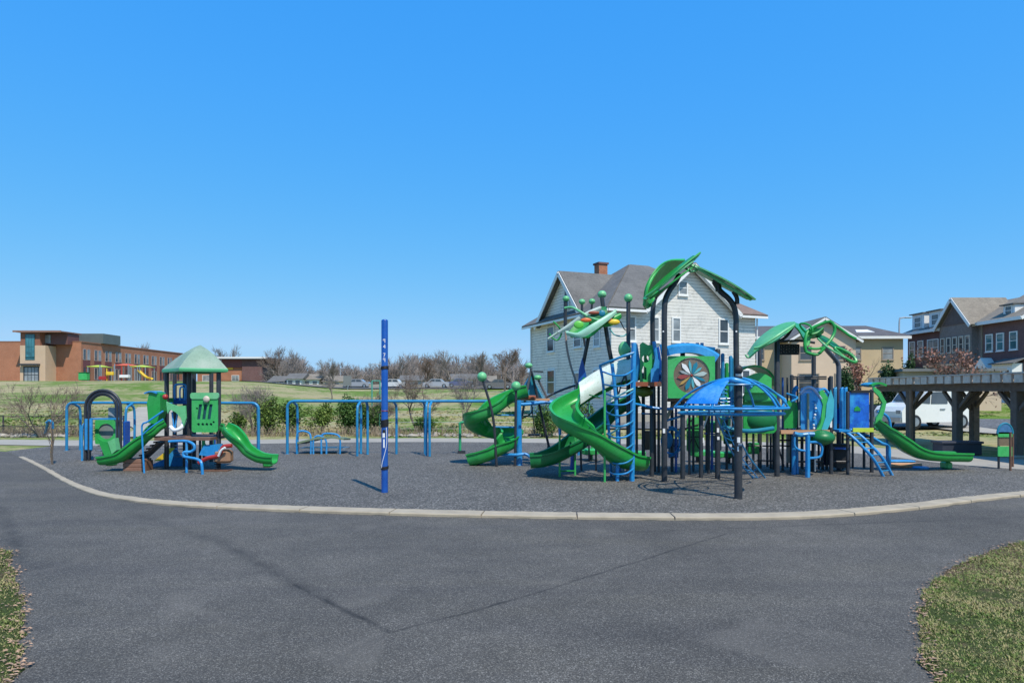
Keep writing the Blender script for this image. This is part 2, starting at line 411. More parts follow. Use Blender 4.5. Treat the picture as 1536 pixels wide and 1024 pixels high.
def ragged(E, amp): return [q+Vector((noise.noise(Vector((q.x*5, q.y*5, 1))), noise.noise(Vector((q.x*5, q.y*5, 8))), 0))*amp for q in catmull(E, 5)]
gl_edge = ragged(gl_edge, .07); gr_edge = ragged(gr_edge, .07)
pth = [p for p in gl_edge]+[p for p in gr_edge]+list(reversed(kerb_in))+[G(-150, 668), G(-420, 700)]
structure('path', polysheet(pth, 0.0), asph)
play = list(kerb_in)+list(reversed([p for p in far_in if p.x > kerb_in[0].x]))
structure('play_surface', polysheet(play, .006), mulch)
# kerb, swept flat band with a real face
mb = MB(); kv = []; nk = len(kerb_in)
kerb_0 = catmull(kerb_in[8:], 4); kerb_f = []; joint = set(); run_ = 0
for i, p in enumerate(kerb_0[:-1]):
    q = kerb_0[i+1]; kerb_f.append(p); run_ += (q-p).length
    if run_ > 1.5 and (q-p).length > .04:
        run_ = 0; m0 = p.lerp(q, .5); d0 = (q-p).normalized()
        kerb_f += [m0-d0*.012, m0-d0*.008, m0+d0*.008, m0+d0*.012]; joint |= {len(kerb_f)-3, len(kerb_f)-2}
kerb_f.append(kerb_0[-1]); nk = len(kerb_f)
for i, p in enumerate(kerb_f):
    t_k = (kerb_f[min(i+1, nk-1)]-kerb_f[max(i-1, 0)]).normalized(); s_k = Vector((-t_k.y, t_k.x, 0))
    wk = .13+.24*sm(-11.5, -2.0, p.x)-.07*sm(5.5, 9.5, p.x)+.022*noise.noise(Vector((p.x*2.1, 0, 0)))+.012*noise.noise(Vector((p.x*7, 0, 9))); hk = .022+.028*sm(-11, -4, p.x)+.006*noise.noise(Vector((p.x*6, 4, 0))); s_off = .012*noise.noise(Vector((p.x*3, 7, 2))); p = p+s_k*s_off; hk = .008 if i in joint else hk
    for a_, z_ in ((0, -.06), (0, hk-.014), (.014, hk), (wk-.014, hk), (wk, hk-.014), (wk, -.06)): kv.append(p+s_k*a_+Vector((0, 0, z_)))
mb.add(kv, [(i*6+k, (i+1)*6+k, (i+1)*6+k+1, i*6+k+1) for i in range(nk-1) for k in range(5)]); structure('kerb', mb, conc)
# far concrete path
outl = list(far_in)+list(reversed(far_out)); structure('concrete_path', polysheet(outl, .003), conc2)
# street with parked van beyond the lawn on the right, and kerb
road = asphalt_mat('street_asphalt', (.05, .05, .052), (.15, .15, .15), (.22, .22, .22), 12, None, .1, .2)
def strip(pts, wd, dz, nx=3):
    P = catmull(pts, 10); m_ = MB(); vs = []; k = nx+1
    for i, p in enumerate(P):
        t = (P[min(i+1, len(P)-1)]-P[max(i-1, 0)]); t.z = 0; t.normalize(); s_ = Vector((t.y, -t.x, 0))
        for j in range(k):
            q = p+s_*(wd*(j/nx-.5)); vs.append((q.x, q.y, hill(q.x, q.y)+dz))
    m_.add(vs, [(i*k+j, i*k+j+1, (i+1)*k+j+1, (i+1)*k+j) for i in range(len(P)-1) for j in range(nx)], True); return m_
structure('street', strip([Vector((3, 38, 0)), Vector((14, 37.5, 0)), Vector((24, 38, 0)), Vector((40, 36, 0)), Vector((70, 30, 0))], 6.5, .06), road)
structure('side_path', strip([Vector((26, 45, 0)), Vector((23.5, 36, 0)), Vector((24.5, 30, 0)), Vector((31, 25, 0))], 2.6, .075), conc2)
structure('hill_path', strip([G(246, 655), Vector((-16.2, 31, 0)), Vector((-18.6, 36, 0)), Vector((-24, 44, 0)), Vector((-29, 55, 0))], 3.2, .05), M('hill_path_gravel', (.36, .32, .25), .9, .25, .8, .3))
structure('far_road', strip([Vector((-60, 118, 0)), Vector((-30, 108, 0)), Vector((0, 104, 0)), Vector((12, 96, 0))], 9, .12), road)

# ---------------------------------------------------------------- grass blades
def blades_mat(name, a, b_, c_):
    m, t, b, N, L = newmat(name); v = coords(t, True)
    wn = t.nodes.new('ShaderNodeTexWhiteNoise'); sn = t.nodes.new('ShaderNodeVectorMath'); sn.operation = 'SNAP'
    sn.inputs[1].default_value = (.03, .03, 10); L.new(v, sn.inputs[0]); L.new(sn.outputs[0], wn.inputs['Vector'])
    n1 = noise_n(t, v, 1.5, 4, .7)
    f = mth(t, 'ADD', mth(t, 'MULTIPLY', wn.outputs['Value'], .30), mth(t, 'MULTIPLY', n1, .85))
    c = ramp(t, f, [(.34, a), (.52, b_), (.67, c_), (.82, mul(c_, 1.25))]); L.new(c, b.inputs['Base Color'])
    b.inputs['Roughness'].default_value = .7; b.inputs['Specular IOR Level'].default_value = .2
    return m
blade = blades_mat('grass_blade', (.07, .135, .022), (.18, .22, .055), (.34, .28, .13))
def inside(pt, poly):
    x, y = pt; c = False; j = len(poly)-1
    for i in range(len(poly)):
        xi, yi = poly[i]; xj, yj = poly[j]
        if (yi > y) != (yj > y) and x < (xj-xi)*(y-yi)/(yj-yi)+xi: c = not c
        j = i
    return c
R = random.Random(3)
def lawn_patch(outline, count, bounds, soilname, edgepts):
    pl = [(p[0], p[1]) for p in outline]
    vs = []; fs = []; k = 0; tries = 0
    while k < count and tries < count*12:
        tries += 1
        y = bounds[2]+(bounds[3]-bounds[2])*R.random()**1.25; x = R.uniform(bounds[0], bounds[1])
        if not inside((x, y), pl): continue
        cl = noise.noise(Vector((x*2.2, y*2.2, 5)))
        if R.random() > .80+cl*.9: continue
        h = R.uniform(.007, .022)*(1+1.4*max(0, cl)); a = R.uniform(0, 2*pi); wd = R.uniform(.0014, .0030)*(1+y*.10)
        le = R.uniform(.5, 2.2)*h; dx, dy = cos(a), sin(a); px_, py_ = -dy*wd, dx*wd; b0 = len(vs)
        vs += [(x-px_, y-py_, 0), (x+px_, y+py_, 0), (x+px_*.7+dx*le*.45, y+py_*.7+dy*le*.45, h*.65), (x-px_*.7+dx*le*.45, y-py_*.7+dy*le*.45, h*.65), (x+dx*le, y+dy*le, h)]
        fs += [(b0, b0+1, b0+2, b0+3), (b0+3, b0+2, b0+4)]; k += 1
    m_ = MB(); m_.v = [Vector(v) for v in vs]; m_.f = fs; m_.sm = [False]*len(fs)
    structure(soilname, polysheet(outline, .004), lawn)
    return m_
right_poly = [p for p in gr_edge]+[Vector((22, 13, 0)), Vector((22, -6, 0))]
left_poly = [p for p in gl_edge]+[Vector((-22, -6, 0)), Vector((-22, 12, 0))]
mR = lawn_patch(right_poly, 185000, (2.7, 9.8, 3.6, 10.6), 'right_lawn', None); g_ = mR.build('grass', blade); tag(g_, 'patchy green and straw grass in the near right corner', 'grass', kind='stuff')
mL = lawn_patch(left_poly, 45000, (-7.8, -3.2, 4.0, 9.4), 'left_lawn', None); g_ = mL.build('grass', blade); tag(g_, 'dry patchy grass at the near left edge', 'grass', kind='stuff')
# dry leaves and soil crumbs along the grass edges
mb = MB()
for edge, sgn in ((gr_edge, 1), (gl_edge, -1)):
    for i in range(1100):
        q = R.choice(edge[:-1]); 
        if q.y < 4 or q.y > 9.6: continue
        k = edge.index(q); e2 = edge[k+1]; p = q.lerp(e2, R.random()); p = p+Vector((sgn*(abs(R.gauss(.02, .08))-.035), R.gauss(0, .05), .008+R.random()*.015))
        s_ = R.uniform(.006, .024); a = R.uniform(0, pi); c_, d_ = cos(a)*s_, sin(a)*s_
        mb.add([p+Vector((c_, d_, 0)), p+Vector((-d_*.5, c_*.5, R.uniform(0, .012))), p+Vector((-c_, -d_, R.uniform(0, .01))), p+Vector((d_*.5, -c_*.5, .004))], [(0, 1, 2, 3)])
tag(mb.build('fallen_leaves', M('dry_leaf', (.36, .23, .15), .85, .6, 30)), 'brown leaf litter along the lawn edges', 'leaves', kind='stuff')
# meadow tufts on the slope
tuft = meadow
m_ = MB(); vs = []; fs = []
for i in range(26000):
    y = 30.6+26*R.random()**1.6; a = R.uniform(-.80, .95); x = a*y
    if a > .12 and 33 < y < 43: continue
    if a > .1 and y > 60: continue
    if abs(x-(-17-(y-31)*.5)) < 2.2 and y < 56: continue
    z = hill(x, y); cl = noise.noise(Vector((x*.25, y*.25, 3)))
    if R.random() > .6+cl: continue
    h = R.uniform(.02, .08)*(1+1.6*max(0, cl))*(1 if a < .1 else .5); th = R.uniform(0, 2*pi); wd = R.uniform(.05, .14)*(1+y*.010); b0 = len(vs)
    dx, dy = cos(th), sin(th)
    vs += [(x-dx*wd, y-dy*wd, z-.03), (x+dx*wd, y+dy*wd, z-.03), (x+dy*h*1.5, y+dx*h*.8, z+h)]; fs.append((b0, b0+1, b0+2))
m_.v = [Vector(v) for v in vs]; m_.f = fs; m_.sm = [False]*len(fs)
tag(m_.build('meadow_grass', tuft), 'rough green and straw grass covering the slope behind the playground', 'grass', kind='stuff')
# ================================================================ PLAYGROUND
def chute_prof(w=.44, h=.17, t=.035, n=8, lip=.03):
    """U-shaped slide section: (side, up)"""
    inn = [(-w/2+0.0, h)]+[(w/2*math.copysign(abs(cos(a))**.7, cos(a)), h*.55-h*.55*abs(sin(a))**.8) for a in [pi+pi*i/n for i in range(n+1)]]+[(w/2, h)]
    out = [(w/2+t+lip, h+.012), (w/2+t+lip, h-.03), (w/2+t, h-.04)]+[((w/2+t)*math.copysign(abs(cos(a))**.7, cos(a)), (h*.55)-(h*.55+t)*abs(sin(a))**.8) for a in [2*pi-pi*i/n for i in range(n+1)]]+[(-w/2-t, h-.04), (-w/2-t-lip, h-.03), (-w/2-t-lip, h+.012)]
    return [(0+p[0], p[1]) for p in inn]+out
def slide(P, w=.44, h=.17, n=9, bank=None): return MB().sweep(catmull(P, n), chute_prof(w, h), bank=bank)
def leaf(p0, p1, side, wid, arch=.1, cup=.1, th=.025, prof=None, nu=14, nv=8):
    p0, p1, side = Vector(p0), Vector(p1), Vector(side).normalized(); t = (p1-p0).normalized(); nn = side.cross(t).normalized()
    if nn.z < 0: nn = -nn
    prof = prof or (lambda s: (sin(pi*min(1, s*1.02))**.55))
    def fn(s, v):
        vv = v*2-1
        return p0.lerp(p1, s)+side*vv*wid/2*max(.02, prof(s))+nn*(arch*(1-(2*s-1)**2)-cup*vv*vv)
    return MB().sheet(fn, nu, nv, th)
def leafloop(p0, p1, side, wid, arch=.1, n=22, r=.03):
    p0, p1, side = Vector(p0), Vector(p1), Vector(side).normalized(); t = (p1-p0).normalized(); nn = side.cross(t).normalized()
    if nn.z < 0: nn = -nn
    P = []
    for i in range(n):
        a = 2*pi*i/n; s = .5-.5*cos(a); P.append(p0.lerp(p1, s)+side*sin(a)*wid/2*(1-.25*cos(a))+nn*arch*(1-(2*s-1)**2))
    return MB().tube(P, r, 8, closed=True)

# ---------------- tall blue ball pole
b0 = G(577, 738.5)
t_ = thing('tetherball_pole', b0, 'tall solid blue pole with black straps standing alone in the middle of the rubber surface', 'pole')
mb = MB(); mb.post(b0.x, b0.y, -.05, 3.42, .066, 20); mb.build('pole', blue_dk, t_)
for z, n_ in ((1.84+.62, 3), (1.32, 7), (.48, 3)):
    mb = MB()
    for k in range(n_): mb.tube([(b0.x+.071*cos(a), b0.y+.071*sin(a), z+k*.021+.012*sin(a+z)) for a in [2*pi*i/14 for i in range(14)]], .011, 6, closed=True)
    mb.build('strap', black, t_)
mb = MB().tube([(b0.x+.071*cos(a), b0.y+.071*sin(a), 1.63) for a in [2*pi*i/14 for i in range(14)]], .007, 6, closed=True); mb.build('band', red, t_)
mb = MB()     # loose strap hanging down the front
mb.tube(catmull([(b0.x+.045, b0.y-.06, 1.3), (b0.x+.05, b0.y-.075, .95), (b0.x-.03, b0.y-.075, .62), (b0.x-.05, b0.y-.07, .5)], 5), .006, 5); mb.build('cord', wht_s, t_)
def sticker(parent, x0, z0, rows, mat, name='sticker'):
    """curved decal made of small glyph strokes on the pole front"""
    mb = MB(); r = .0675
    for (u0, v0, u1, v1, wd) in rows:
        n_ = 3
        for i in range(n_):
            a = [(u0+(u1-u0)*k/n_, v0+(v1-v0)*k/n_) for k in (i, i+1)]
            d = Vector((a[1][0]-a[0][0], a[1][1]-a[0][1])); d = d.normalized() if d.length else Vector((1, 0)); q = Vector((-d.y, d.x))*wd/2
            pts = [(a[0][0]-q.x, a[0][1]-q.y), (a[1][0]-q.x, a[1][1]-q.y), (a[1][0]+q.x, a[1][1]+q.y), (a[0][0]+q.x, a[0][1]+q.y)]
            mb.add([(b0.x+r*sin((x0+p[0])/r), b0.y-r*cos((x0+p[0])/r), z0+p[1]) for p in pts], [(0, 1, 2, 3)])
    return mb.build(name, mat, parent)
g4 = [(.018, 0, .018, .07, .011), (.018, .07, -.018, .025, .01), (-.018, .025, .028, .025, .01)]
g7 = [(-.02, .07, .022, .07, .012), (.022, .07, -.004, 0, .012)]
g9 = [(-.018, .045, .018, .045, .01), (-.018, .045, -.018, .07, .01), (-.018, .07, .018, .07, .01), (.018, .075, .018, 0, .011)]
sticker(t_, 0, 2.98, g9, wht_s); sticker(t_, 0, 2.87, g4, wht_s); sticker(t_, 0, 2.70, g7, wht_s); sticker(t_, 0, 2.60, g9, wht_s)
sticker(t_, .0, 1.14, [(-.03, .05, .03, .05, .13)], black, 'plate'); 
def decal(z, h, w, mat, x=0):
    mb = MB(); r = .069
    vs = [(b0.x+r*sin((x-w/2+w*i/4)/r), b0.y-r*cos((x-w/2+w*i/4)/r), z+j*h) for j in (0, 1) for i in range(5)]
    mb.add(vs, [(i, i+1, i+6, i+5) for i in range(4)]); return mb.build('decal', mat, t_)
decal(1.10, .09, .05, wht_s, -.008); decal(.90, .17, .03, wht_s, -.002)

# ---------------- blue tube overhead frames (arch frames behind)
def frame(label, pxs, base, top, D0, D1, group=None, inner=()):
    """long rail with rounded shoulders from px a to px b; D depths at each end"""
    pa, pb = A(pxs[0], top[0], D0), A(pxs[1], top[1], D1); z = (pa.z+pb.z)/2
    t = thing('swing_frame', (pa.lerp(pb, .5).x, pa.lerp(pb, .5).y, 0), label, 'swing frame', group)
    r = .045; R_ = .22; d = (pb-pa); d.z = 0; d.normalize()
    a, b = Vector((pa.x, pa.y, z)), Vector((pb.x, pb.y, z))
    P = [a+d*R_]+[b-d*R_]
    P = [Vector((a.x, a.y, z-R_))]+[a+d*R_*(1-cos(q))+Vector((0, 0, -R_*(1-sin(q)))) for q in (pi/8, pi/4, 3*pi/8)]+P
    P += [b-d*R_*(1-cos(q))+Vector((0, 0, -R_*(1-sin(q)))) for q in (3*pi/8, pi/4, pi/8)]+[Vector((b.x, b.y, z-R_))]
    MB().tube(P, r, 10).build('top_rail', blue_t, t)
    for e in (a, b):
        MB().tube([Vector((e.x, e.y, z-R_+.0)), Vector((e.x, e.y, -.03))], r, 10).build('leg', blue_t, t)
        MB().post(e.x, e.y, 0, .03, .09, 12, False).build('foot', steel, t)
    for (s, side) in inner:
        e = a.lerp(b, s); q = Vector((-d.y, d.x, 0))*.38*side
        top_ = Vector((e.x, e.y, z-.03))
        MB().tube(catmull([top_, top_+q*.5-Vector((0, 0, .06)), top_+q-Vector((0, 0, .3)), Vector((e.x+q.x, e.y+q.y, -.03))], 5), r*.9, 10).build('leg', blue_t, t)
    return t
frame('long blue tube frame behind the small play tower on the left', (100, 388), None, (605, 603), 22.6, 22.2, 'x' and 'blue tube swing frames', [(.03, 1), (.32, 1), (.35, -1), (.97, 1)])
frame('long low blue tube frame running behind the solid blue pole', (431, 868), None, (601, 602), 21.3, 20.9, 'blue tube swing frames', [(.02, 1), (.245, 1), (.255, -1), (.275, .4), (.37, 1), (.47, 1), (.485, -.5), (.50, -1)])

# ---------------- low green bench ramp with blue hoops, under the long frame
c = G(478, 683)
t = thing('balance_ramp', c, 'low dull green curved ramp with blue hoop rails under the long blue frame', 'play ramp')
c = c+Vector((0, .9, 0))
mb = MB(); mb.sheet(lambda u, v: Vector((c.x-.82+u*1.5, c.y-.45+v*.9, .36+.18*sin(pi*u*.75)-.06*v)), 14, 3, .06); mb.build('ramp_surface', M('olive_panel', (.16, .21, .13), .6), t)
mb = MB(); mb.box((c.x-.05, c.y, .16), (1.5, .7, .05)); mb.build('base_plate', steel, t)
for dx, wd, hh in ((-.62, .45, .74), (.25, .6, .66), (-.1, .42, .58)):
    x0 = c.x+dx-wd/2; mb = MB()
    mb.tube(catmull([(x0, c.y-.42, 0), (x0, c.y-.42, hh-.16), (x0+.1, c.y-.42, hh), (x0+wd-.1, c.y-.42, hh-.03), (x0+wd, c.y-.42, hh-.2), (x0+wd, c.y-.42, 0)], 4), .03, 8); mb.build('hoop', blue_bar, t)
mb = MB(); mb.box((c.x+.45, c.y-.2, .12), (.08, .08, .26)); mb.build('foot', wht_s, t)

# ---------------- small play tower (left)
D = 17.3
o = G(290, 702); t = thing('toddler_play_tower', (o.x, o.y, 0), 'small green play tower with a pale sage hip roof and two green slides', 'play tower'); TT = t
def ppost(px, base, top, r=.062, mat=char, nm='post', par=None, dome=False):
    g = G(px, base); z = A(px, top, g.y).z; return MB().post(g.x, g.y, -.05, z, r, 14, dome).build(nm, mat, par or t)
posts = [(250, 702, 552), (277.5, 700, 548), (284, 702.5, 548), (291, 695, 552), (317, 692, 550), (328, 704.5, 552), (262, 692, 552)]
for px, b_, tp in posts: ppost(px, b_, tp, .058)
# hip roof: apex, corners; flared rounded skirt
zr = A(290, 553, D).z; apz = A(299, 517, D+.2).z
cn = [A(243.5, 558, D+.2), A(269, 552.5, D-.8), A(341, 552, D-.2), A(318, 552, D+1.2), A(262, 556, D+1.3)]
for q in cn: q.z = zr-.03
ap = Vector((A(299, 517, D+.2).x, D+.25, apz))
def roof_pt(u, v):
    # u along perimeter, v from apex (0) to rim (1)
    n_ = len(cn); k = u*n_; i = int(k) % n_; f = k-int(k)
    a, b = cn[i], cn[(i+1) % n_]; e = a.lerp(b, f)
    e = e+(ap-e)*(.05*sin(pi*f)); p = ap.lerp(Vector((e.x, e.y, zr)), v)
    p.z += .10*sin(pi*v)*.6+(.05*(1-abs(2*f-1))*sin(pi*v)); p.z -= .0*v
    return p
mb = MB()
n_ = 60; mrow = 10; vs = [roof_pt((i % n_)/n_, j/mrow) for j in range(1, mrow+1) for i in range(n_)]
rim = [Vector((p.x, p.y, p.z)) for p in vs[-n_:]]
cx_ = sum(p.x for p in rim)/n_; cy_ = sum(p.y for p in rim)/n_
def ring(sc, dz): return [Vector((cx_+(p.x-cx_)*sc, cy_+(p.y-cy_)*sc, p.z+dz)) for p in rim]
allr = [vs[j*n_:(j+1)*n_] for j in range(mrow)]
V = [ap]+[p for r_ in allr for p in r_]
Fs = [(0, 1+i, 1+(i+1) % n_) for i in range(n_)]+[(1+j*n_+i, 1+(j+1)*n_+i, 1+(j+1)*n_+(i+1) % n_, 1+j*n_+(i+1) % n_) for j in range(mrow-1) for i in range(n_)]
mb.add(V, Fs, True); rf = mb.build('roof', sage, t, 30)
mb = MB(); rs = [ring(1.0, .0), ring(1.025, -.03), ring(1.02, -.085), ring(.97, -.10), ring(.93, -.06), ring(.5, .02)]
V = [p for r_ in rs for p in r_]; Fs = [(j*n_+i, (j+1)*n_+i, (j+1)*n_+(i+1) % n_, j*n_+(i+1) % n_) for j in range(len(rs)-1) for i in range(n_)]
mb.add(V, Fs, True); mb.build('roof_trim', M('roof_trim_green', (.06, .33, .14), .45), rf)
# deck
dz = A(300, 653, D).z
mb = MB(); x0, x1 = A(250, 0, D).x, A(331, 0, D).x; mb.box(((x0+x1)/2, D+.15, dz-.05), (x1-x0, 1.5, .07)); mb.build('deck', deckm, t)
# front slotted panel
g = 17.0; L_, R_ = A(288, 0, g).x, A(327, 0, g).x; zb, zt = A(0, 648, g).z, A(0, 594, g).z
W_ = R_-L_; H_ = zt-zb
hol = [[(W_*(.20+.2*k), H_*.36), (W_*(.32+.2*k), H_*.36), (W_*(.40+.2*k), H_*.78), (W_*(.28+.2*k), H_*.78)] for k in range(3)]
hol += [circ(W_*(.26+.16*k), H_*.22, .035, 10) for k in range(4)]+[circ(W_*.2, H_*.66, .028, 8), circ(W_*.84, H_*.28, .03, 8)]
mb = MB().poly(rrect(0, 0, W_, H_, .06), hol, (L_, g, zb), (1, 0, 0), (0, 0, 1), .03); pn = mb.build('front_panel', green_hi, t)
mb = MB().poly(rrect(.02, .02, W_-.02, H_-.02, .05), [], (L_, g+.03, zb), (1, 0, 0), (0, 0, 1), .01); mb.build('backing', M('dark_teal', (.008, .07, .09), .5), pn)
mb = MB().poly(rrect(-.03, H_-.07, W_+.03, H_+.09, .06), [], (L_, g-.012, zb), (1, 0, 0), (0, 0, 1), .05); mb.build('top_trim', green_lt, pn)
bc = A(309.5, 598.5, 16.93); MB().ball(bc, .085, sq=(1, .5, 1)).build('knob', M('pale_pink', (.6, .5, .42), .5), t)
# slides
zs = A(0, 642, 17.0).z
P = [A(247, 634, 17.2), A(238, 640, 17.1), A(222, 655, 16.95), A(205, 670, 16.9), A(188, 684, 16.9), A(170, 689, 16.95), A(157, 690.5, 17)]
sl = slide([p-Vector((0, 0, .08)) for p in P], .42, .19).build('slide', green, t)
e = G(167, 698); mb = MB(); mb.box((e.x, e.y, .08), (.22, .3, .16), ch=.04); mb.build('slide_foot', green, sl)
P = [A(332, 640, 17.2), A(340, 645, 17.2), A(354, 660, 17.1), A(368, 676, 17.1), A(384, 686, 17.1), A(398, 689.5, 17.1), A(412, 690.5, 17.1)]
sl = slide([p-Vector((0, 0, .06)) for p in P], .42, .19).build('slide', green, t)
e = G(402, 700); mb = MB(); mb.box((e.x, e.y, .08), (.2, .3, .16), ch=.04); mb.build('slide_foot', green, sl)
# hoods
mb = MB(); g = 17.15
mb.poly([(0, 0), (.20, -.02), (.30, .3), (.30, .72), (.2, .8), (.02, .80), (-.04, .5)], [], A(228, 634, g), (1, 0, 0), (0, 0, 1), .34); mb.build('slide_hood_or_glare', green, t)
mb = MB(); q = A(226.5, 591, g); mb.sheet(lambda u, v: Vector((q.x-.06+u*.32, q.y-.22+v*.44, q.z+.05*sin(pi*u)+.02)), 6, 3, .03); mb.build('hood_cap', blue_bar, t)
mb = MB(); q = A(248, 595, 16.9); mb.ball(q, .07).build('knob', red, t)
mb = MB(); q0, q1 = A(250, 602, 16.8), A(279, 612, 16.8)      # sagging pale green arch between posts
mb.poly([(0, 0), (.12, -.06), (.3, -.12), (.48, -.10), (.5, -.42), (.44, -.62), (.36, -.4), (.24, -.27), (.1, -.2), (.03, -.3)], [], q0, (1, 0, 0), (0, 0, 1), .05); mb.build('arch_panel', green_lt, t)
mb = MB().tube(catmull([A(256, 640, 16.9), A(262, 645, 16.8), A(272, 641, 16.8), A(277, 630, 16.9)], 6), .05, 10); mb.build('play_tube', wht_s, t)
for a_, b_ in (((258, 618), (262, 650)), ((267, 616), (262, 646))):
    MB().tube([A(*a_, 16.9), A(*b_, 16.9)], .02, 8).build('bar', blue_bar, t)
# blue hand rails of left slide / steps
for off in (0, .5):
    P = [A(245, 616, 16.6+off), A(222, 632, 16.5+off), A(214, 636, 16.5+off), A(213, 650, 16.5+off), A(216.5, 697, 16.45+off*1.1)]
    P[-1].z = -.02; MB().tube(catmull(P, 5), .022, 8).build('handrail', blue_bar, t)
    MB().tube(catmull([A(245, 628, 16.6+off), A(226, 641, 16.5+off), A(214, 652, 16.5+off)], 4), .018, 8).build('handrail', blue_bar, t)
MB().tube(catmull([A(262, 598, 17.6), A(262, 580, 17.6), A(266, 576.5, 17.6), A(276, 576.5, 17.6), A(279, 580, 17.6), A(279, 598, 17.6)], 4), .028, 8).build('handrail', blue_bar, t)
MB().tube(catmull([A(270, 600, 17.4), A(270, 584, 17.4), A(273, 580, 17.4), A(277, 584, 17.4), A(277, 600, 17.4)], 4), .022, 8).build('handrail', blue_bar, t)
mb = MB(); mb.box(A(271, 601, 17.7), (.35, .06, .16)); mb.build('panel', blue_dk, t)
mb = MB(); mb.box(A(257, 600, 17.7), (.25, .05, .12)); mb.build('panel', green, t)
# brown ramp with treads
a_, b_ = A(243, 662, 17.5), A(206, 686, 17.4); b_.z = .12
mb = MB(); d_ = (b_-a_); mb.beam(a_, b_, .62, .05); mb.build('ramp', M('brown_ramp', (.13, .095, .075), .7), t)
mb = MB()
for k in range(7):
    c_ = a_.lerp(b_, (k+.5)/7)+Vector((0, 0, .045)); mb.beam(c_-Vector((0, .3, 0)), c_+Vector((0, .3, 0)), .05, .04)
mb.build('tread', woodbr, t)
mb = MB().poly([(0, 0), (.9, 0), (1.0, .12), (.75, .5), (.5, .22)], [], G(222, 699), (1, 0, 0), (0, 0, 1), .04); mb.build('side_panel', blue_bar, t)
mb = MB().poly([(.0, 0), (.5, 0), (.58, .36), (.44, .36)], [], G(228, 697)+Vector((0, .1, .1)), (1, 0, 0), (0, 0, 1), .03); mb.build('side_panel', yellow, t)
# blue curly rail (right-front)
P = [A(253, 662, 16.6), A(262, 661.5, 16.6), A(280, 661.5, 16.5), A(290, 666, 16.4), A(291.5, 673, 16.4), A(286, 677, 16.4), A(276, 678, 16.4), A(276, 684, 16.4), A(284, 686, 16.35), A(296, 688.5, 16.3), A(302, 694, 16.2), A(304, 712, 16.2)]
P[-1].z = -.03; MB().tube(catmull(P, 6), .034, 8).build('curly_rail', blue_bar, t)
MB().tube([A(280, 662, 16.5), Vector((A(280, 0, 16.5).x, 16.5, -.02))], .03, 8).build('rail_post', blue_bar, t)
# underneath clutter
for px in (257, 265, 300, 306, 322): ppost(px, 690, 655, .035, blue_dk if px in (265, 322) else char, 'brace')
mb = MB().poly(rrect(0, 0, .34, .5, .08), [circ(.17, .3, .09, 12)], G(303, 691)+Vector((0, 0, .25)), (1, 0, 0), (0, 0, 1), .03); mb.build('under_panel', green_hi, t)
for k in range(4): MB().tube([A(262, 668+k*5.5, 17.9), A(288, 668+k*5.5, 17.9)], .012, 6).build('rung', steel, t)

# ---------------- rocker seat in front of the tower
o = G(320, 708); t = thing('spring_rider', o, 'blue, red and tan rocking seat beside the small play tower', 'rocker')
mb = MB().poly([(-.42, 0), (-.30, .24), (.02, .26), (.10, .02), (-.1, -.04)], [], Vector((o.x, o.y+.3, .42)), (1, 0, 0), (0, .0, 1), .36); mb.build('seat', blue_bar, t)
mb = MB().tube(catmull([(o.x-.42, o.y+.12, .22), (o.x-.2, o.y+.1, .34), (o.x+.1, o.y+.1, .42), (o.x+.2, o.y+.1, .62), (o.x+.42, o.y+.1, .66)], 6), .05, 8); mb.build('body', red, t)
mb = MB().box((o.x+.15, o.y+.25, .38), (.42, .3, .34), ch=.06); mb.build('back_block', M('tan_block', (.30, .17, .10), .6), t)
mb = MB().tube(catmull([(o.x+.12, o.y+.02, .4), (o.x+.2, o.y, .55), (o.x+.3, o.y, .62)], 4), .03, 8); mb.build('handle', wht_s, t)
P = [(o.x+.05*0+.07*cos(a*1.0), o.y+.25+.07*sin(a), .02+.24*a/(2*pi*4)) for a in [2*pi*i/10 for i in range(41)]]
MB().tube(P, .012, 6).build('spring', black, t)
mb = MB().box((o.x, o.y+.25, .02), (.62, .3, .04)); mb.build('base', woodbr, t)

# ---------------- brown step box
o = G(200, 706.5); t = thing('step_box', o, 'low brown slatted step box in front of the left green slide', 'step box')
for k in range(3): MB().box((o.x, o.y+.18, .052+k*.103), (.54, .36, .095), ch=.008).build('slat', M('step_brown', (.24, .125, .085), .7, .2, 8) if k == 0 else bpy.data.materials['step_brown'], t)
mb = MB().box((o.x-.2, o.y+.18, .135), (.03, .26, .27)); mb.box((o.x+.2, o.y+.18, .135), (.03, .26, .27)); mb.build('bracket', steel, t)
mb = MB().box((o.x+.275, o.y+.2, .13), (.06, .32, .25)); mb.build('end_board', woodbr, t)

# ---------------- arch tunnel toddler climber
o = G(152, 691); D = o.y; t = thing('tunnel_climber', (o.x, D, 0), 'grey triple arch climber with a green porthole panel left of the small tower', 'tunnel climber')
for k, (dy, mat, ww) in enumerate(((0, char, 0), (.22, M('slate_blue_tube', (.10, .14, .24), .4), -.02), (.44, char, -.04))):
    xl, xr = A(128+k*1.0, 0, D+dy).x, A(181-k*1.0, 0, D+dy).x; zc = A(0, 611, D+dy).z; hr = (xr-xl)/2
    for rr_, r_ in ((0, .04), (.10, .03)):
        P = [Vector((xl+rr_, D+dy, 0))]+[Vector(((xl+xr)/2-(hr-rr_)*cos(a), D+dy, zc+(hr-rr_)*sin(a)*.98)) for a in [pi*i/14 for i in range(15)]]+[Vector((xr-rr_, D+dy, 0))]
        MB().tube(P, r_, 10).build('arch', mat, t)
xl, xr = A(131, 0, D).x, A(178, 0, D).x
mb = MB().poly(rrect(0, 0, .62, .72, .05), [circ(.33, .38, .23, 24)], (A(142, 0, D+.3).x, D+.34, A(0, 666, D+.3).z), (1, 0, 0), (0, 0, 1), .05); mb.build('porthole_panel', green_hi, t)
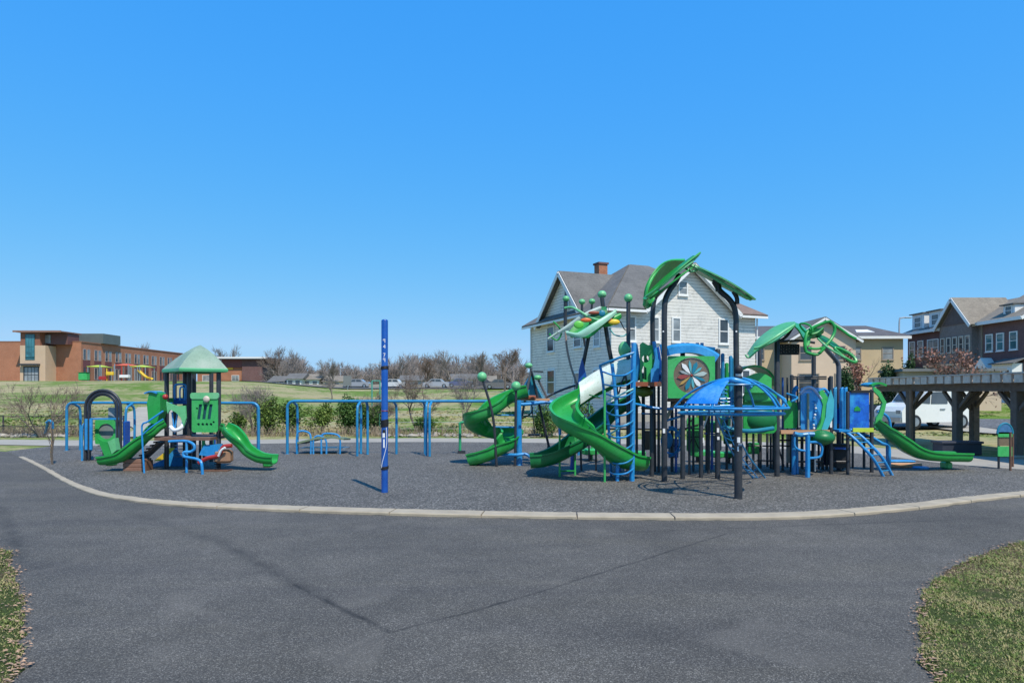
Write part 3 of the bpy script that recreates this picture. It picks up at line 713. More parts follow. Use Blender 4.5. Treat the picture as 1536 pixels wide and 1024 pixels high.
mb = MB().poly(circ(.33, .38, .225, 24), [], (A(142, 0, D+.3).x, D+.36, A(0, 666, D+.3).z), (1, 0, 0), (0, 0, 1), .02); mb.build('bubble_window', M('grey_bubble', (.20, .22, .21), .3), t)
MB().beam((xl-.02, D+.1, A(0, 628, D).z), (xr+.05, D+.1, A(0, 628, D).z), .05, .05).build('cross_rail', blue_bar, t)
MB().box((A(154, 0, D).x, D+.5, A(0, 622, D).z), (.22, .1, .4)).build('block', M('grey_plastic', (.3, .33, .36), .5), t)
for px in (131, 138): MB().box((A(px, 0, D).x, D-.04, .78), (.07, .05, .9)).build('side_bar', blue_bar, t)
for px in (126.5, 184): MB().box((A(px, 0, D).x, D+.2, .7), (.06, .3, .9), ch=.02).build('side_panel', blue_t if px < 150 else blue_dk, t)
MB().tube(catmull([(xl-.15, D, 0), (xl-.15, D, .9), (xl-.05, D, 1.12), (xl+.02, D, 1.15)], 4), .03, 8).build('handle', blue_bar, t)
for k in range(4): MB().box((A(150, 0, D).x, D+.1+k*.1, .14+k*.14), (.46, .1, .04)).build('step', rust if k == 3 else steel, t)
mb = MB().box((A(150, 0, D).x, D+.55, .35), (.5, .05, .7)); mb.build('back_board', black, t)
mb = MB().poly([(0, .52), (.16, .42), (.42, .40), (.5, .1), (.36, 0), (.2, .02)], [], (A(146, 0, D-.2).x, D-.1, .16), (1, 0, 0), (0, 0, 1), .22); mb.build('pod_seat', green, t)
mb = MB().poly([(.28, .40), (.48, .50), (.54, .16), (.4, .04)], [], (A(148, 0, D-.2).x, D-.14, .18), (1, 0, 0), (0, 0, 1), .2); mb.build('pod_back', green_lt, t)

# ---------------- sapling wrapped with blue tube + stake
o = G(77, 695.5); t = thing('tree_stake', o, 'short bent wooden stake with a blue sleeve on top, left on the play surface', 'stake')
MB().tube(catmull([(o.x+.03, o.y, -.03), (o.x, o.y, .3), (o.x+.03, o.y, .7), (o.x-.01, o.y, 1.02)], 5), .028, 8, rr=None).build('trunk', M('pale_bark', (.30, .20, .11), .9, .3, 8), t)
MB().tube(catmull([(o.x+.03, o.y, .98), (o.x+.02, o.y, 1.14), (o.x-.06, o.y, 1.2), (o.x-.14, o.y, 1.14)], 5), .04, 8).build('sleeve', blue_t, t)
MB().tube([(o.x-.1, o.y, 1.16), (o.x-.17, o.y, .85)], .035, 8).build('tie', M('teal_tie', (.02, .10, .16), .5), t)

# ---------------- left spiral slide climber (behind, mid)
D = 18.6; o = G(757, 698); t = thing('spiral_slide_climber', (o.x, o.y, 0), 'spiral green slide climber with a small teal triangle canopy and green ball tips', 'climber')
P = [A(793, 588, D), A(778, 592, D), A(758, 602, D-.1), A(735, 618, D-.35), A(716, 628, D-.35), A(711, 636, D+.0), A(722, 646, D+.35), A(742, 651, D+.45), A(760, 651, D+.3), A(768, 658, D-.1), A(760, 669, D-.4), A(742, 680, D-.45), A(724, 687, D-.4), A(709, 691, D-.3)]
sl = slide([p-Vector((0, 0, .1)) for p in P], .50, .30, 9).build('spiral_slide', green, t)
for px, bs in ((709, 696), (713, 698)): MB().tube([G(px, bs), G(px, bs)+Vector((0, 0, .2))], .035, 8).build('slide_leg', green_hi, sl)
pole = lambda pts, r, mat, nm: MB().tube(catmull(pts, 4), r, 9).build(nm, mat, t)
def gp(px, by): return G(px, by)
for top, base in (((723, 566), (745, 700)), ((774, 580), (772.5, 699))):
    g = G(*base); a_ = A(top[0], top[1], g.y)
    pl = MB().tube(catmull([g, a_.lerp(g, .45)+Vector((.12 if top[0] < 760 else 0, 0, 0)), a_], 6), .035, 8).build('lean_pole', char, t)
    MB().ball(a_+Vector((0, 0, .02)), .13).build('ball_tip', green_lt, pl)
g = gp(779, 698); MB().tube([g, A(777, 600, g.y)], .085, 12).build('blue_column', blue_bar, t)
for top, base, mat in (((797, 552), (775, 664), steel), ((797, 556), (823, 668), char), ((806, 566), (838, 632), steel)):
    pa = A(*top, D+.1); pb = A(*base, D+.3); MB().tube([pa, pb], .035, 8).build('a_frame_pole', M('grey_steel', (.12, .12, .13), .4) if mat is steel else char, t)
    if base[0] == 823: MB().tube([pb, Vector((pb.x+.02, pb.y, 0))], .045, 8).build('post', char, t)
for q in ((793, 548), (806.5, 566)): MB().ball(A(*q, D+.05), .11, sq=(1, 1, .7)).build('cap', green_lt, t)
mb = MB(); a_, b_, c_ = A(796, 560, D+.25), A(779, 598, D+.2), A(813, 597, D+.3)
mb.add([a_, b_, c_, a_+Vector((0, .5, 0)), b_+Vector((-.1, .7, 0)), c_+Vector((.1, .7, 0))], [(0, 1, 2), (5, 4, 3), (0, 3, 4, 1), (1, 4, 5, 2), (2, 5, 3, 0)]); mb.build('canopy', teal, t)
mb = MB(); mb.box(A(800, 599, D+.2), (.9, .5, .06)); mb.build('deck', tan, t)
mb = MB(); mb.box(A(795, 596, D-.02), (.34, .12, .12), ch=.03); mb.build('seat', rust, t)
MB().tube(catmull([A(774, 606, D-.3), A(790, 606, D-.2), A(820, 603, D), A(848, 605, D)], 5), .05, 10).build('blue_beam', blue_bar, t)
MB().tube(catmull([A(748, 681, D-.4), A(772, 682, D-.6), A(788, 681, D-.6), A(798, 686, D-.6), A(812, 688, D-.6)], 5), .045, 10).build('blue_beam', blue_bar, t)
for y_ in (622, 640): MB().tube([A(743, y_, D-.3), A(782, y_+1, D-.3)], .022, 8).build('rung', blue_bar, t)
MB().tube(catmull([A(782, 628, D), A(796, 620, D), A(799, 610, D)], 5), .02, 6).build('hook', black, t)
MB().tube([A(797, 602, D), A(802, 650, D)], .018, 6).build('hanger', black, t)
mb = MB().box(A(801, 652, D), (.32, .3, .04)); mb.build('step', black, t)
MB().beam(A(800, 557, D), A(815, 557.5, D), .06, .04).build('top_bar', char, t)
# second low piece
MB().tube(catmull([A(742, 612, D+.6), A(752, 600, D+.6), A(765, 612, D+.6)], 5), .015, 6).build('cable', black, t)

# low balance boards at the right end of the big structure
o = G(1358, 701); t = thing('balance_board', o, 'low blue and tan balance board on the ground beneath the long right slide', 'balance board')
MB().box((o.x-.1, o.y+.15, .16), (.75, .35, .05), ch=.02).build('board', blue_bar, t); MB().box((o.x-.05, o.y-.08, .08), (.85, .12, .10), ch=.02).build('edge_beam', tan, t)
for d_ in (-.35, .25): MB().tube([(o.x+d_, o.y+.15, 0), (o.x+d_, o.y+.15, .15)], .04, 8).build('foot', char, t)
o = G(1381, 702.5); t = thing('stepping_disc', o, 'small flat blue disc on the ground beneath the long right slide', 'disc')
MB().tube([(o.x, o.y, 0), (o.x, o.y, .04), (o.x, o.y, .06)], .2, 14, rr=[.2, .2, .16]).build('disc', blue_bar, t)
# small green post
o = G(690, 680); t = thing('green_post', (o.x, o.y, 0), 'thin green post with a short side arm beside the far edge of the surface', 'post')
MB().tube(catmull([(o.x, o.y, 0), (o.x, o.y, .8), (o.x, o.y, .98), (o.x+.12, o.y, 1.02), (o.x+.22, o.y, 1.0)], 4), .045, 8).build('tube', M('mid_green', (.03, .3, .13), .4), t)
MB().box((o.x+.05, o.y, .05), (.25, .12, .1)).build('foot', char, t)
# ================================================================ BIG PLAY STRUCTURE
o = G(1040, 718); MT = t = thing('play_structure', (o.x, o.y, 0), 'large green and blue play structure with dark posts, tall leaf roofs and spiral slides', 'play structure')
def pst(px, base, top, r=.06, mat=char, nm='post', dome=True):
    g = G(px, base); z = A(px, top, g.y).z; return MB().post(g.x, g.y, -.05, z, r, 14, dome).build(nm, mat, t)
def T(pts, r, mat, nm, n=9, k=5, par=None): return MB().tube(catmull(pts, k) if k > 1 else pts, r, n).build(nm, mat, par or t)
# posts: px, base row, top row, radius
for a_ in ((977.7, 714.5, 573, .05), (1024, 718.5, 520, .055), (1051.5, 716.5, 590, .05), (1076.5, 718, 525, .06), (1165.5, 714.5, 500, .062), (1246.5, 711, 565, .048), (1271.5, 711.5, 588, .04), (1307.5, 708.5, 585, .045),
           (1187.5, 707.5, 563, .045), (1220.5, 706.5, 530, .055), (1139.5, 702, 519, .055), (1151, 700, 600, .035), (1156, 703, 600, .03), (1234, 704, 600, .035), (1257.5, 703, 590, .045), (1181, 701, 620, .03), (1060, 705, 600, .035), (1090, 704, 600, .035), (965, 706, 560, .045), (1008, 707, 600, .04), (1296, 702, 600, .035), (1203, 703, 640, .04), (942.5, 712, 449, .05), (1040, 707, 600, .03)):
    p_ = pst(*a_)
    if a_[0] in (942.5,): MB().ball(A(942.5, 447, G(942.5, 712).y), .105).build('ball_cap', green_lt, p_)
mb = MB()
# --- arched canopy posts
T([G(996.5, 722.5), A(996.5, 600, 14.85), A(996.5, 500, 14.85), A(996.5, 470, 14.86), A(998, 450, 14.88), A(1004, 436, 14.95), A(1012, 425, 15.05), A(1019, 412, 15.1)], .063, char, 'arch_post', 14, 5)
T([G(1106, 719), A(1105, 600, 15.2), A(1104, 500, 15.2), A(1104, 478, 15.2), A(1101, 460, 15.2), A(1093, 448, 15.2), A(1080, 436, 15.2), A(1071, 422, 15.2)], .063, char, 'arch_post', 14, 5)
T([G(981, 707), A(980, 600, 16.8), A(979, 500, 16.8), A(979, 470, 16.8), A(982, 448, 16.8), A(990, 436, 16.7)], .06, char, 'arch_post', 14, 5)
T([A(979, 452, 16.8), A(977, 446, 16.8), A(982, 440, 16.8)], .1, char, 'bracket', 10)
for q, w_ in (((1076, 428), .10), ((1104, 447), .07)):
    T([A(q[0]-4, q[1]-10, 15.15), A(q[0]+1, q[1]-1, 15.15), A(q[0]+2, q[1]+9, 15.15)], w_*.7, char, 'bracket', 10)
# --- leaf roof
def edge_sheet(E0, E1, n=16, m=6, th=.03, bulge=0.0):
    c0, c1 = catmull(E0, 8), catmull(E1, 8)
    def at_(c, u): k = u*(len(c)-1); i = min(int(k), len(c)-2); return c[i].lerp(c[i+1], k-i)
    return MB().sheet(lambda u, v: at_(c0, u).lerp(at_(c1, u), v)+Vector((0, -bulge*sin(pi*v), bulge*.6*sin(pi*v))), n, m, th)
edge_sheet([A(965, 458, 15.5), A(969, 430, 15.3), A(984, 404, 15.4), A(1002, 391, 15.7), A(1026, 390, 16.1)], [A(978, 457, 15.8), A(990, 432, 16.2), A(1006, 414, 16.5), A(1020, 403, 16.6), A(1030, 394, 16.6)], bulge=-.12).build('leaf_roof', green, t)
T([A(966, 458, 15.4), A(972, 430, 15.3), A(986, 405, 15.5), A(1003, 392, 15.8), A(1026, 390, 16.2)], .035, green_hi, 'leaf_rim', 8)
lf = leaf(A(970, 449, 15.0), A(1047, 383, 15.1), (0, 1, .06), 1.1, .04, -.04, .03, prof=lambda s: .55+.45*sin(pi*s)); lf.build('leaf_roof', green, t)
T([A(969, 445, 14.9), A(990, 430, 14.6), A(1014, 410, 14.55), A(1036, 394, 14.7), A(1047, 383, 15.0)], .03, green_lt, 'leaf_rim', 8)
T([A(975, 448, 14.9), A(1000, 430, 14.62), A(1022, 413, 14.6), A(1038, 402, 14.75)], .022, green, 'leaf_rib', 8)
lf = leaf(A(1030, 396, 15.1), A(1127, 449, 15.2), (0, 1, .155), 1.15, .02, .0, .03, prof=lambda s: .5+.5*sin(pi*min(1, s*.98+.02))); lf.build('leaf_roof', green_lt, t)
T([A(1034, 397, 14.8), A(1052, 405, 14.75), A(1085, 425.5, 14.75), A(1110, 440, 14.8), A(1126, 449, 15.1)], .034, green_lt, 'leaf_rim', 8)
T([A(1028, 402, 14.9), A(1035, 407, 14.8), A(1042, 406, 14.8), A(1050, 403, 14.85)], .025, green_lt, 'leaf_rib', 8)
for k in range(7):
    q = A(988+k*8, 441-k*6.4, 15.05); T([q+Vector((0, -.4, 0)), q+Vector((.02, .5, 0))], .012, green_dk, 'leaf_vein', 6, 1)
# --- decks
def deck(pts, z, mat=deckm, nm='deck'):
    mb = MB().poly([(p[0], p[1]) for p in pts], [], (0, 0, z), (1, 0, 0), (0, 1, 0), .07); return mb.build(nm, mat, t)
def X(px, D): return (px-768)*D/F
deck([(X(951, 15.4), 15.4), (X(992, 15.2), 15.2), (X(992, 16.6), 16.6), (X(951, 16.6), 16.6)], A(0, 576, 15.4).z)
mb = MB().box(((X(951, 15.4)+X(992, 15.2))/2, 15.25, A(0, 576, 15.4).z), (.6, .04, .10)); mb.build('deck_edge', rust, t)
deck([(X(1001, 15.2), 15.2), (X(1072, 15.2), 15.2), (X(1080, 16.7), 16.7), (X(1001, 16.7), 16.7)], A(0, 600, 15.2).z)
deck([(X(1072, 15.6), 15.6), (X(1112, 15.6), 15.6), (X(1112, 16.7), 16.7), (X(1080, 16.7), 16.7)], A(0, 622, 15.6).z)
z3 = A(0, 647, 16).z
deck([(X(1168, 15.9), 15.9), (X(1244, 16.0), 16.0), (X(1250, 17.3), 17.3), (X(1168, 17.3), 17.3)], z3)
mb = MB().box(((X(1170, 15.9)+X(1243, 15.9))/2, 15.86, z3), (X(1243, 15.9)-X(1170, 15.9), .04, .09)); mb.build('deck_edge', tan, t)
deck([(X(1268, 16.2), 16.2), (X(1308, 16.5), 16.5), (X(1308, 17.4), 17.4), (X(1266, 17.4), 17.4)], A(0, 645, 16.4).z)
mb = MB().box(((X(1274, 16.3)+X(1306, 16.3))/2, 16.16, A(0, 644, 16.3).z), (.5, .04, .1)); mb.build('deck_edge', lime, t)
# bowls under decks
for (px, py, r_, mat) in ((966, 587, .22, M('olive_plastic', (.12, .16, .02), .5)), (1232, 656, .3, green_dk)):
    q = A(px, py, 15.8); MB().ball(q, r_, sq=(1, 1, .6)).build('bowl', mat, t)
# --- flower panel
g = 15.05; x0 = X(1001.5, g); W_ = X(1072, g)-x0; z0 = A(0, 597, g).z; H_ = A(0, 534, g).z-z0
mb = MB().poly(rrect(0, 0, W_, H_, .03), [circ(W_*.505, H_*.54, .41, 32)], (x0, g, z0), (1, 0, 0), (0, 0, 1), .05); fp = mb.build('flower_panel', green_hi, t)
mb = MB().poly(circ(W_*.505, H_*.54, .405, 32), [], (x0, g+.01, z0), (1, 0, 0), (0, 0, 1), .01); mb.build('window_disc', smoke, fp)
cc = Vector((x0+W_*.505, g-.012, z0+H_*.54)); pc = [M('petal_pale', (.42, .50, .46), .4), M('petal_cyan', (.10, .38, .42), .4), teal, bpy.data.materials['petal_cyan'], wht_s, M('petal_dusty', (.30, .34, .34), .4), M('petal_red', (.30, .06, .05), .4), M('petal_amber', (.45, .28, .08), .4), teal, bpy.data.materials['petal_cyan'], wht_s, teal]
for k in range(12):
    a = 2*pi*k/12+.15; L_ = (.36, .30, .33, .35)[k % 4]; d = (cos(a), sin(a)); q = (-sin(a), cos(a)); wd = (.05, .03)[k % 2]
    pts = [(d[0]*s*L_+q[0]*w2*wd, d[1]*s*L_+q[1]*w2*wd) for s, w2 in ((.1, 0), (.45, .8), (.75, 1), (1, 0), (.75, -1), (.45, -.8))]
    mb = MB().poly(pts, [], cc+Vector((0, -.002*(k % 3), 0)), (1, 0, 0), (0, 0, 1), .012); mb.build('petal', pc[k], fp)
MB().ball(cc, .025).build('flower_centre', red, fp)
# blue swooping header above it
mb = MB(); mb.sweep(catmull([A(1001, 527, g+.05), A(1012, 524, g+.05), A(1030, 522.5, g+.1), A(1048, 525, g+.15), A(1066, 533, g+.2), A(1074, 538, g+.2)], 6), [(-.13, -.1), (.13, -.1), (.13, .06), (.05, .12), (-.05, .12), (-.13, .06)]); mb.build('blue_header', blue_bar, t)
T([A(1000, 522, g+.5), A(1030, 519, g+.5), A(1072, 524, g+.5)], .05, M('cyan_plastic', (.08, .42, .6), .35), 'rail_cap')
for px in (1024, 1031, 1046, 1053): mb = MB().box(A(px, 519, g+.9), (.07, .05, .16)); mb.build('finial', [char, blue_bar, blue_bar, rust][(px//7) % 4], t)
# --- left upper enclosure (green holey panels, blue blades)
g = 15.6; mb = MB()
x0 = X(960, g); z0 = A(0, 574, g).z; mb.poly([(0, 0), (.28, 0), (.28, .72), (.22, .86), (.06, .95), (0, .9)], [circ(.13, .56, .09, 14), [(.05, .1), (.15, .06), (.15, .34), (.08, .40), (.04, .3)]], (x0, g, z0), (1, 0, 0), (0, 0, 1), .05); mb.build('side_panel', green_hi, t)
for px, w_, h0, h1, mat in ((953, .10, 575, 516, blue_t), (981, .09, 577, 512, blue_bar), (986.5, .07, 577, 520, blue_dk), (991, .06, 576, 516, blue_bar), (1014, .05, 600, 540, blue_dk)):
    a_, b_ = A(px, h0, g), A(px, h1, g); mb = MB().tube(catmull([a_, a_.lerp(b_, .5)+Vector((.06, 0, 0)), b_], 5), w_/2, 8); mb.build('blade', mat, t)
mb = MB().poly([(0, 0), (.18, .05), (.2, .55), (.12, .7), (.06, .4), (0, .35)], [], A(976, 577, 15.5), (1, 0, 0), (0, 0, 1), .05); mb.build('side_panel', blue_bar, t)
mb = MB().ball(A(937, 524, 16.2), .2, sq=(.8, .8, 1)).build('pod', green_lt, t)
mb = MB().poly(rrect(0, 0, .30, .9, .1), [circ(.15, .6, .09, 12)], A(966, 572, 16.5), (1, 0, 0), (0, 0, 1), .05); mb.build('side_panel', green, t)
for k in range(3): T([A(968+k*6, 572, 16.6), A(968+k*6, 522, 16.6)], .02, blue_bar, 'bar', 6, 1)
# --- blue vertical bars right of the flower
for px, a0, a1, mat in ((1084, 620, 535, blue_t), (1090, 620, 548, green), (1096, 616, 538, blue_t), (1101, 616, 541, M('cyan_bar', (.06, .36, .5), .4))):
    T([A(px, a0, 15.7), A(px, a1+4, 15.7), A(px, a1, 15.72)], .045, mat, 'blade', 8)
mb = MB().poly(rrect(0, 0, .5, .85, .06), [], A(1080, 614, 16.2), (1, 0, 0), (0, 0, 1), .05); mb.build('side_panel', green, t)
for k in range(4): T([A(1080, 598+k*5, 15.3), A(1110, 597+k*5, 15.3)], .018, blue_bar, 'rung', 6, 1)
# --- green bubble pod between the decks
g = 15.9; x0, x1 = X(1112, g), X(1162, g); zc = A(0, 604, g).z; z0 = A(0, 648, g).z
mb = MB()
def hood(u, v):
    a = pi*u*.97+.05; r = .50; cx = X(1134, g)
    return Vector((cx+.52*cos(a)+.0, g+.1+v*.7, A(0, 580, g).z+.50*sin(a)))
mb.sheet(hood, 16, 3, .05); mb.build('tunnel_hood', green, t)
mb = MB().poly(rrect(0, 0, x1-x0, .98, .14), [circ((x1-x0)*.62, .40, .30, 20, .24)], (x0, g-.12, z0-.02), (1, 0, 0), (0, 0, 1), .05); pp = mb.build('pod_panel', green, t)
cq = Vector((x0+(x1-x0)*.55, g-.05, z0+.30))
MB().ball(cq, .40, 20, 12, (1, .55, .75)).build('bubble', green_dk, pp)
mb = MB().sheet(lambda u, v: Vector((x0-.02+u*.62, g-.28-.07*sin(pi*u), A(0, 590, g).z+.02+v*(.46)*(.75+.25*sin(pi*u)))), 10, 5, .04); mb.build('pod_cap', green_hi, t)
MB().beam((x0, g-.2, A(0, 601, g).z), (x1, g-.2, A(0, 601, g).z), .06, .04).build('cross_rail', green_dk, t)
mb = MB().poly(rrect(0, 0, (x1-x0)*.9, .2, .03), [], (x0, g-.2, A(0, 600, g).z), (1, 0, 0), (0, 0, 1), .03); mb.build('pod_strip', green_hi, t)
T([A(1085, 640, 15.7), A(1105, 645, 15.6), A(1130, 646, 15.5), A(1160, 642, 15.6)], .05, teal, 'pod_rim')
# --- second canopy roof
edge_sheet([A(1121, 531, 15.9), A(1135, 511, 16.2), A(1156, 494, 16.4), A(1176, 485, 16.4), A(1192, 483, 16.2)], [A(1124, 537, 15.1), A(1140, 523, 15.0), A(1160, 513, 15.0), A(1174, 504, 15.1), A(1191, 489, 15.3)], bulge=.04).build('leaf_roof', green_fr, t)
def rfn2(u, v):
    a = A(1191, 484, 16.6).lerp(A(1214, 500, 16.6), u); b = A(1191, 489, 15.3).lerp(A(1206, 511, 15.4), u)
    p = a.lerp(b, v); p.z += .05*sin(pi*u); return p
mb = MB().sheet(rfn2, 10, 6, .03); mb.build('leaf_roof', green, t)
T([A(1131, 522, 15.0), A(1140, 520, 14.95), A(1164, 505, 14.9), A(1180, 494, 15.0), A(1192, 487, 15.1)], .03, green_lt, 'leaf_rim')
T([A(1118, 532, 15.2), A(1122, 536, 15.2), A(1129, 530, 15.2), A(1133, 522, 15.2)], .02, green_lt, 'leaf_tip')
leafloop(A(1200, 486, 15.5), A(1218, 498, 15.3), (.3, -.6, 1), .18, .02, 18, .022).build('leaf_loop', green, t)
T([A(1209, 528, 15.3), A(1207, 516, 15.3), A(1210, 500, 15.35), A(1216, 493, 15.4), A(1231, 486, 15.4), A(1245, 482, 15.35), A(1251, 488, 15.3), A(1252, 497, 15.3), A(1247, 508, 15.25), A(1238, 519, 15.2), A(1230, 529, 15.2), A(1222, 532, 15.2), A(1209, 528, 15.3)], .036, green, 'leaf_loop', 9, 2)
edge_sheet([A(1208, 516, 15.35), A(1211, 500, 15.4), A(1222, 490, 15.45)], [A(1214, 518, 15.4), A(1218, 505, 15.45), A(1236, 492, 15.45)], bulge=-.04).build('leaf_web', green_fr, t)
T([A(1212, 522, 15.3), A(1224, 523, 15.3), A(1236, 521, 15.3)], .03, green, 'leaf_rib')
mb = MB().sheet(lambda u, v: A(1215+u*20, 500-u*9+v*7+3*sin(pi*u), 15.35+.3*v), 8, 3, .03); mb.build('leaf_web', green, t)
T([A(1250, 486, 15.3), A(1262, 494, 15.3), A(1274, 503, 15.3), A(1284, 508, 15.3)], .03, green, 'leaf_rim')
lf = leaf(A(1224, 505, 15.6), A(1268, 531, 15.3), (.1, .8, .45), .55, .02, -.03, .03); lf.build('leaf_roof', green_dk, t)
leafloop(A(1252, 522, 15.2), A(1284, 541, 15.1), (.2, .5, .8), .20, .0, 20, .035).build('leaf_loop', green, t)
T([A(1226, 507, 15.1), A(1240, 520, 15.05), A(1256, 530, 15.05), A(1270, 538, 15.1)], .022, green_lt, 'leaf_rim')
T([G(1258.5, 705), A(1258, 620, 16.9), A(1258, 560, 16.9), A(1257, 546, 16.9), A(1252, 538, 16.8), A(1243, 528, 16.4), A(1236, 519, 16)], .058, M('slate_post', (.07, .08, .11), .4), 'arch_post', 12)
T([A(1166, 508, 15.8), A(1167, 512, 15.8), A(1180, 504, 15.8), A(1190, 489, 15.8)], .035, char, 'roof_brace')
T([A(1168, 512, 15.9), A(1200, 511, 15.9), A(1222, 514, 15.9)], .03, char, 'roof_brace')
# play board hung under that canopy (row of black symbols)
g = 16.0; x0 = X(1169, g); W_ = X(1199, g)-x0; z0 = A(0, 532, g).z; H_ = A(0, 516, g).z-z0
hl = [circ(W_*(.1+.135*(i)), H_*(.22+.28*j)+(.02 if i % 2 else 0), .022, 8) for i in range(7) for j in range(3)]
mb = MB().poly(rrect(0, 0, W_, H_, .02), hl, (x0, g, z0), (1, 0, 0), (0, 0, 1), .03); mb.build('symbol_board', black, t)
mb = MB().poly(rrect(.01, .01, W_-.01, H_-.01, .02), [], (x0, g+.03, z0), (1, 0, 0), (0, 0, 1), .012); mb.build('board_backing', M('board_tan', (.45, .34, .26), .6), t)
# --- right deck enclosure : clear blue/green panels
g = 15.95
mb = MB().poly(rrect(0, 0, .52, 1.0, .05), [], A(1201, 644, g), (1, 0, 0), (0, 0, 1), .02); mb.build('clear_panel', bluepc, t)
mb = MB().poly(rrect(0, 0, .66, .95, .12), [], A(1204, 645, g+.7), (1, 0, 0), (0, 0, 1), .03); mb.build('wave_panel', blue_bar, t)
mb = MB().poly([(0, 0), (.12, .0), (.3, .3), (.32, .7), (.16, .95), (.05, .9), (.16, .6), (.12, .3)], [], A(1224, 644, g-.02), (1, 0, 0), (0, 0, 1), .03); mb.build('wave_panel', green_hi, t)
mb = MB().poly([(0, 0), (.14, .0), (.28, .3), (.30, .7), (.22, .95), (.12, .6), (.1, .3)], [], A(1232, 644, g-.04), (1, 0, 0), (0, 0, 1), .03); mb.build('wave_panel', M('mint_clear', (.06, .42, .50), .3), t)
mb = MB().poly([(0, 0), (.3, 0), (.34, .4), (.3, .62), (.1, .68), (0, .4)], [], A(1176, 642, g+.2), (1, 0, 0), (0, 0, 1), .04); mb.build('wave_panel', green, t)
for k in range(9): MB().ball(A(1222+1.6*sin(k*.7), 602+k*5, g-.06), .028).build('bead', wht_s if k % 3 else blue_bar, t)
T([A(1200, 590, g-.02), A(1208, 582, g), A(1218, 582, g), A(1226, 590, g), A(1232, 598, g)], .04, M('lilac', (.42, .45, .62), .4), 'arch_trim')
T([A(1212, 590, g-.05), A(1212, 644, g-.05)], .03, M('khaki_post', (.25, .27, .2), .5), 'bar', 8, 1)
T([A(1228, 588, g+.2), A(1236, 583, g+.2), A(1243, 590, g+.2)], .035, blue_bar, 'arch_trim')
for py in (565, 568): T([A(1190, py, 16.4), A(1220, py, 16.5), A(1240, py, 16.4)], .02, char, 'top_rail')
for px in (1174, 1181, 1196, 1243): T([A(px, 645, 16.3), A(px, 566, 16.3)], .024, char if px != 1174 else blue_dk, 'bar', 8, 1)
mb = MB().box(A(1210, 615, 17.2), (.5, .04, .8)); mb.build('back_panel', M('grey_green_panel', (.2, .28, .28), .5), t)
T([A(1190.5, 712, 16.2), A(1190.5, 600, 16.2), A(1192, 585, 16.2), A(1196, 580, 16.2)], .05, blue_bar, 'blue_post')
# right blue tall blades + big blue panel
for px in (1252, 1262, 1268): T([A(px, 646, 16.4), A(px, 588, 16.4), A(px+1.5, 583, 16.4)], .05, blue_t if px == 1252 else blue_bar, 'blade', 8, 3)
MB().box(A(1257, 624, 16.5), (.09, .06, .36)).build('side_panel', blue_dk, t)
g = 16.4; mb = MB().poly(rrect(0, 0, X(1303, g)-X(1274.5, g), A(0, 588, g).z-A(0, 643, g).z, .02), [], A(1274.5, 643, g), (1, 0, 0), (0, 0, 1), .04); bp = mb.build('blue_panel', M('blue_streaked_panel', (.012, .12, .55), .3, .5, 6, fade=((.05, .4, .7), .7)), t)
mb = MB().box(A(1289, 587, g+.1), (.54, .3, .06)); mb.build('top_cap', black, t)
mb = MB().poly([(0, 0), (.16, 0), (.14, .07), (.08, .12), (.02, .08)], [], A(1281, 616, g-.03), (1, 0, 0), (0, 0, 1), .02); mb.build('emblem', green, bp)
# --- right long slide with hood
P = [A(1309, 634, 17.0), A(1318, 641, 16.95), A(1330, 651, 16.9), A(1345, 663, 16.9), A(1362, 675, 16.95), A(1382, 683.5, 17.0), A(1404, 686.5, 17.1), A(1426, 687, 17.2), A(1446, 687.5, 17.3)]
sl = slide([p-Vector((0, 0, .05)) for p in P], .46, .2).build('slide', green, t)
e = G(1423, 703.5); MB().box((e.x, e.y+.1, .1), (.18, .3, .2), ch=.04).build('slide_foot', green_hi, sl)
mb = MB().poly([(0, 0), (.08, -.1), (.26, .42), (.30, .62), (.14, .9), (-.02, 1.02), (-.04, .92), (.1, .78), (.2, .6), (.12, .34), (.04, .22)], [], A(1311, 640, 16.8), (1, 0, 0), (0, 0, 1), .06); mb.build('slide_hood_or_glare', green_hi, t)
mb = MB().sheet(lambda u, v: Vector((X(1300+u*22, 17.2), 16.95+v*.6, A(0, 578, 17).z+.06*sin(pi*u))), 8, 3, .05); mb.build('hood_cap', green, t)
MB().ball(A(1306, 577, 17.2), .16, sq=(1.6, 1, .4)).build('pod', blue_t, t)
T([A(1316, 617, 17.4), A(1328, 622, 17.4), A(1334, 630, 17.4), A(1336, 645, 17.4)], .035, blue_bar, 'handrail')
T([A(1290, 650, 16.8), A(1306, 655, 16.8), A(1322, 664, 16.8), A(1333, 669, 16.8), A(1334, 690, 16.8), G(1334, 705)], .04, blue_bar, 'handrail')
T([A(1330, 650, 17.1), A(1331, 700, 17.1)], .03, blue_bar, 'handrail', 8, 1)
# --- arched blue ladder (right)
for dx in (0, .32):
    P = [A(1253, 646, 16.2), A(1262, 645, 16.1), A(1275, 652, 15.95), A(1292, 668, 15.8), A(1310, 688, 15.7), A(1326, 712.5, 15.85)]
    P = [p+Vector((dx, dx*.6, 0)) for p in P]; P[-1].z = -.03
    T(P, .036, blue_bar, 'ladder_rail')
P0 = catmull([A(1253, 646, 16.2), A(1262, 645, 16.1), A(1275, 652, 15.95), A(1292, 668, 15.8), A(1310, 688, 15.7), A(1326, 712.5, 15.85)], 4)
for k in range(3, 20, 2): T([P0[k], P0[k]+Vector((.32, .19, 0))], .016, blue_t, 'rung', 6, 1)
MB().box(A(1260, 645, 16.2), (.28, .5, .05)).build('ladder_landing', blue_bar, t)
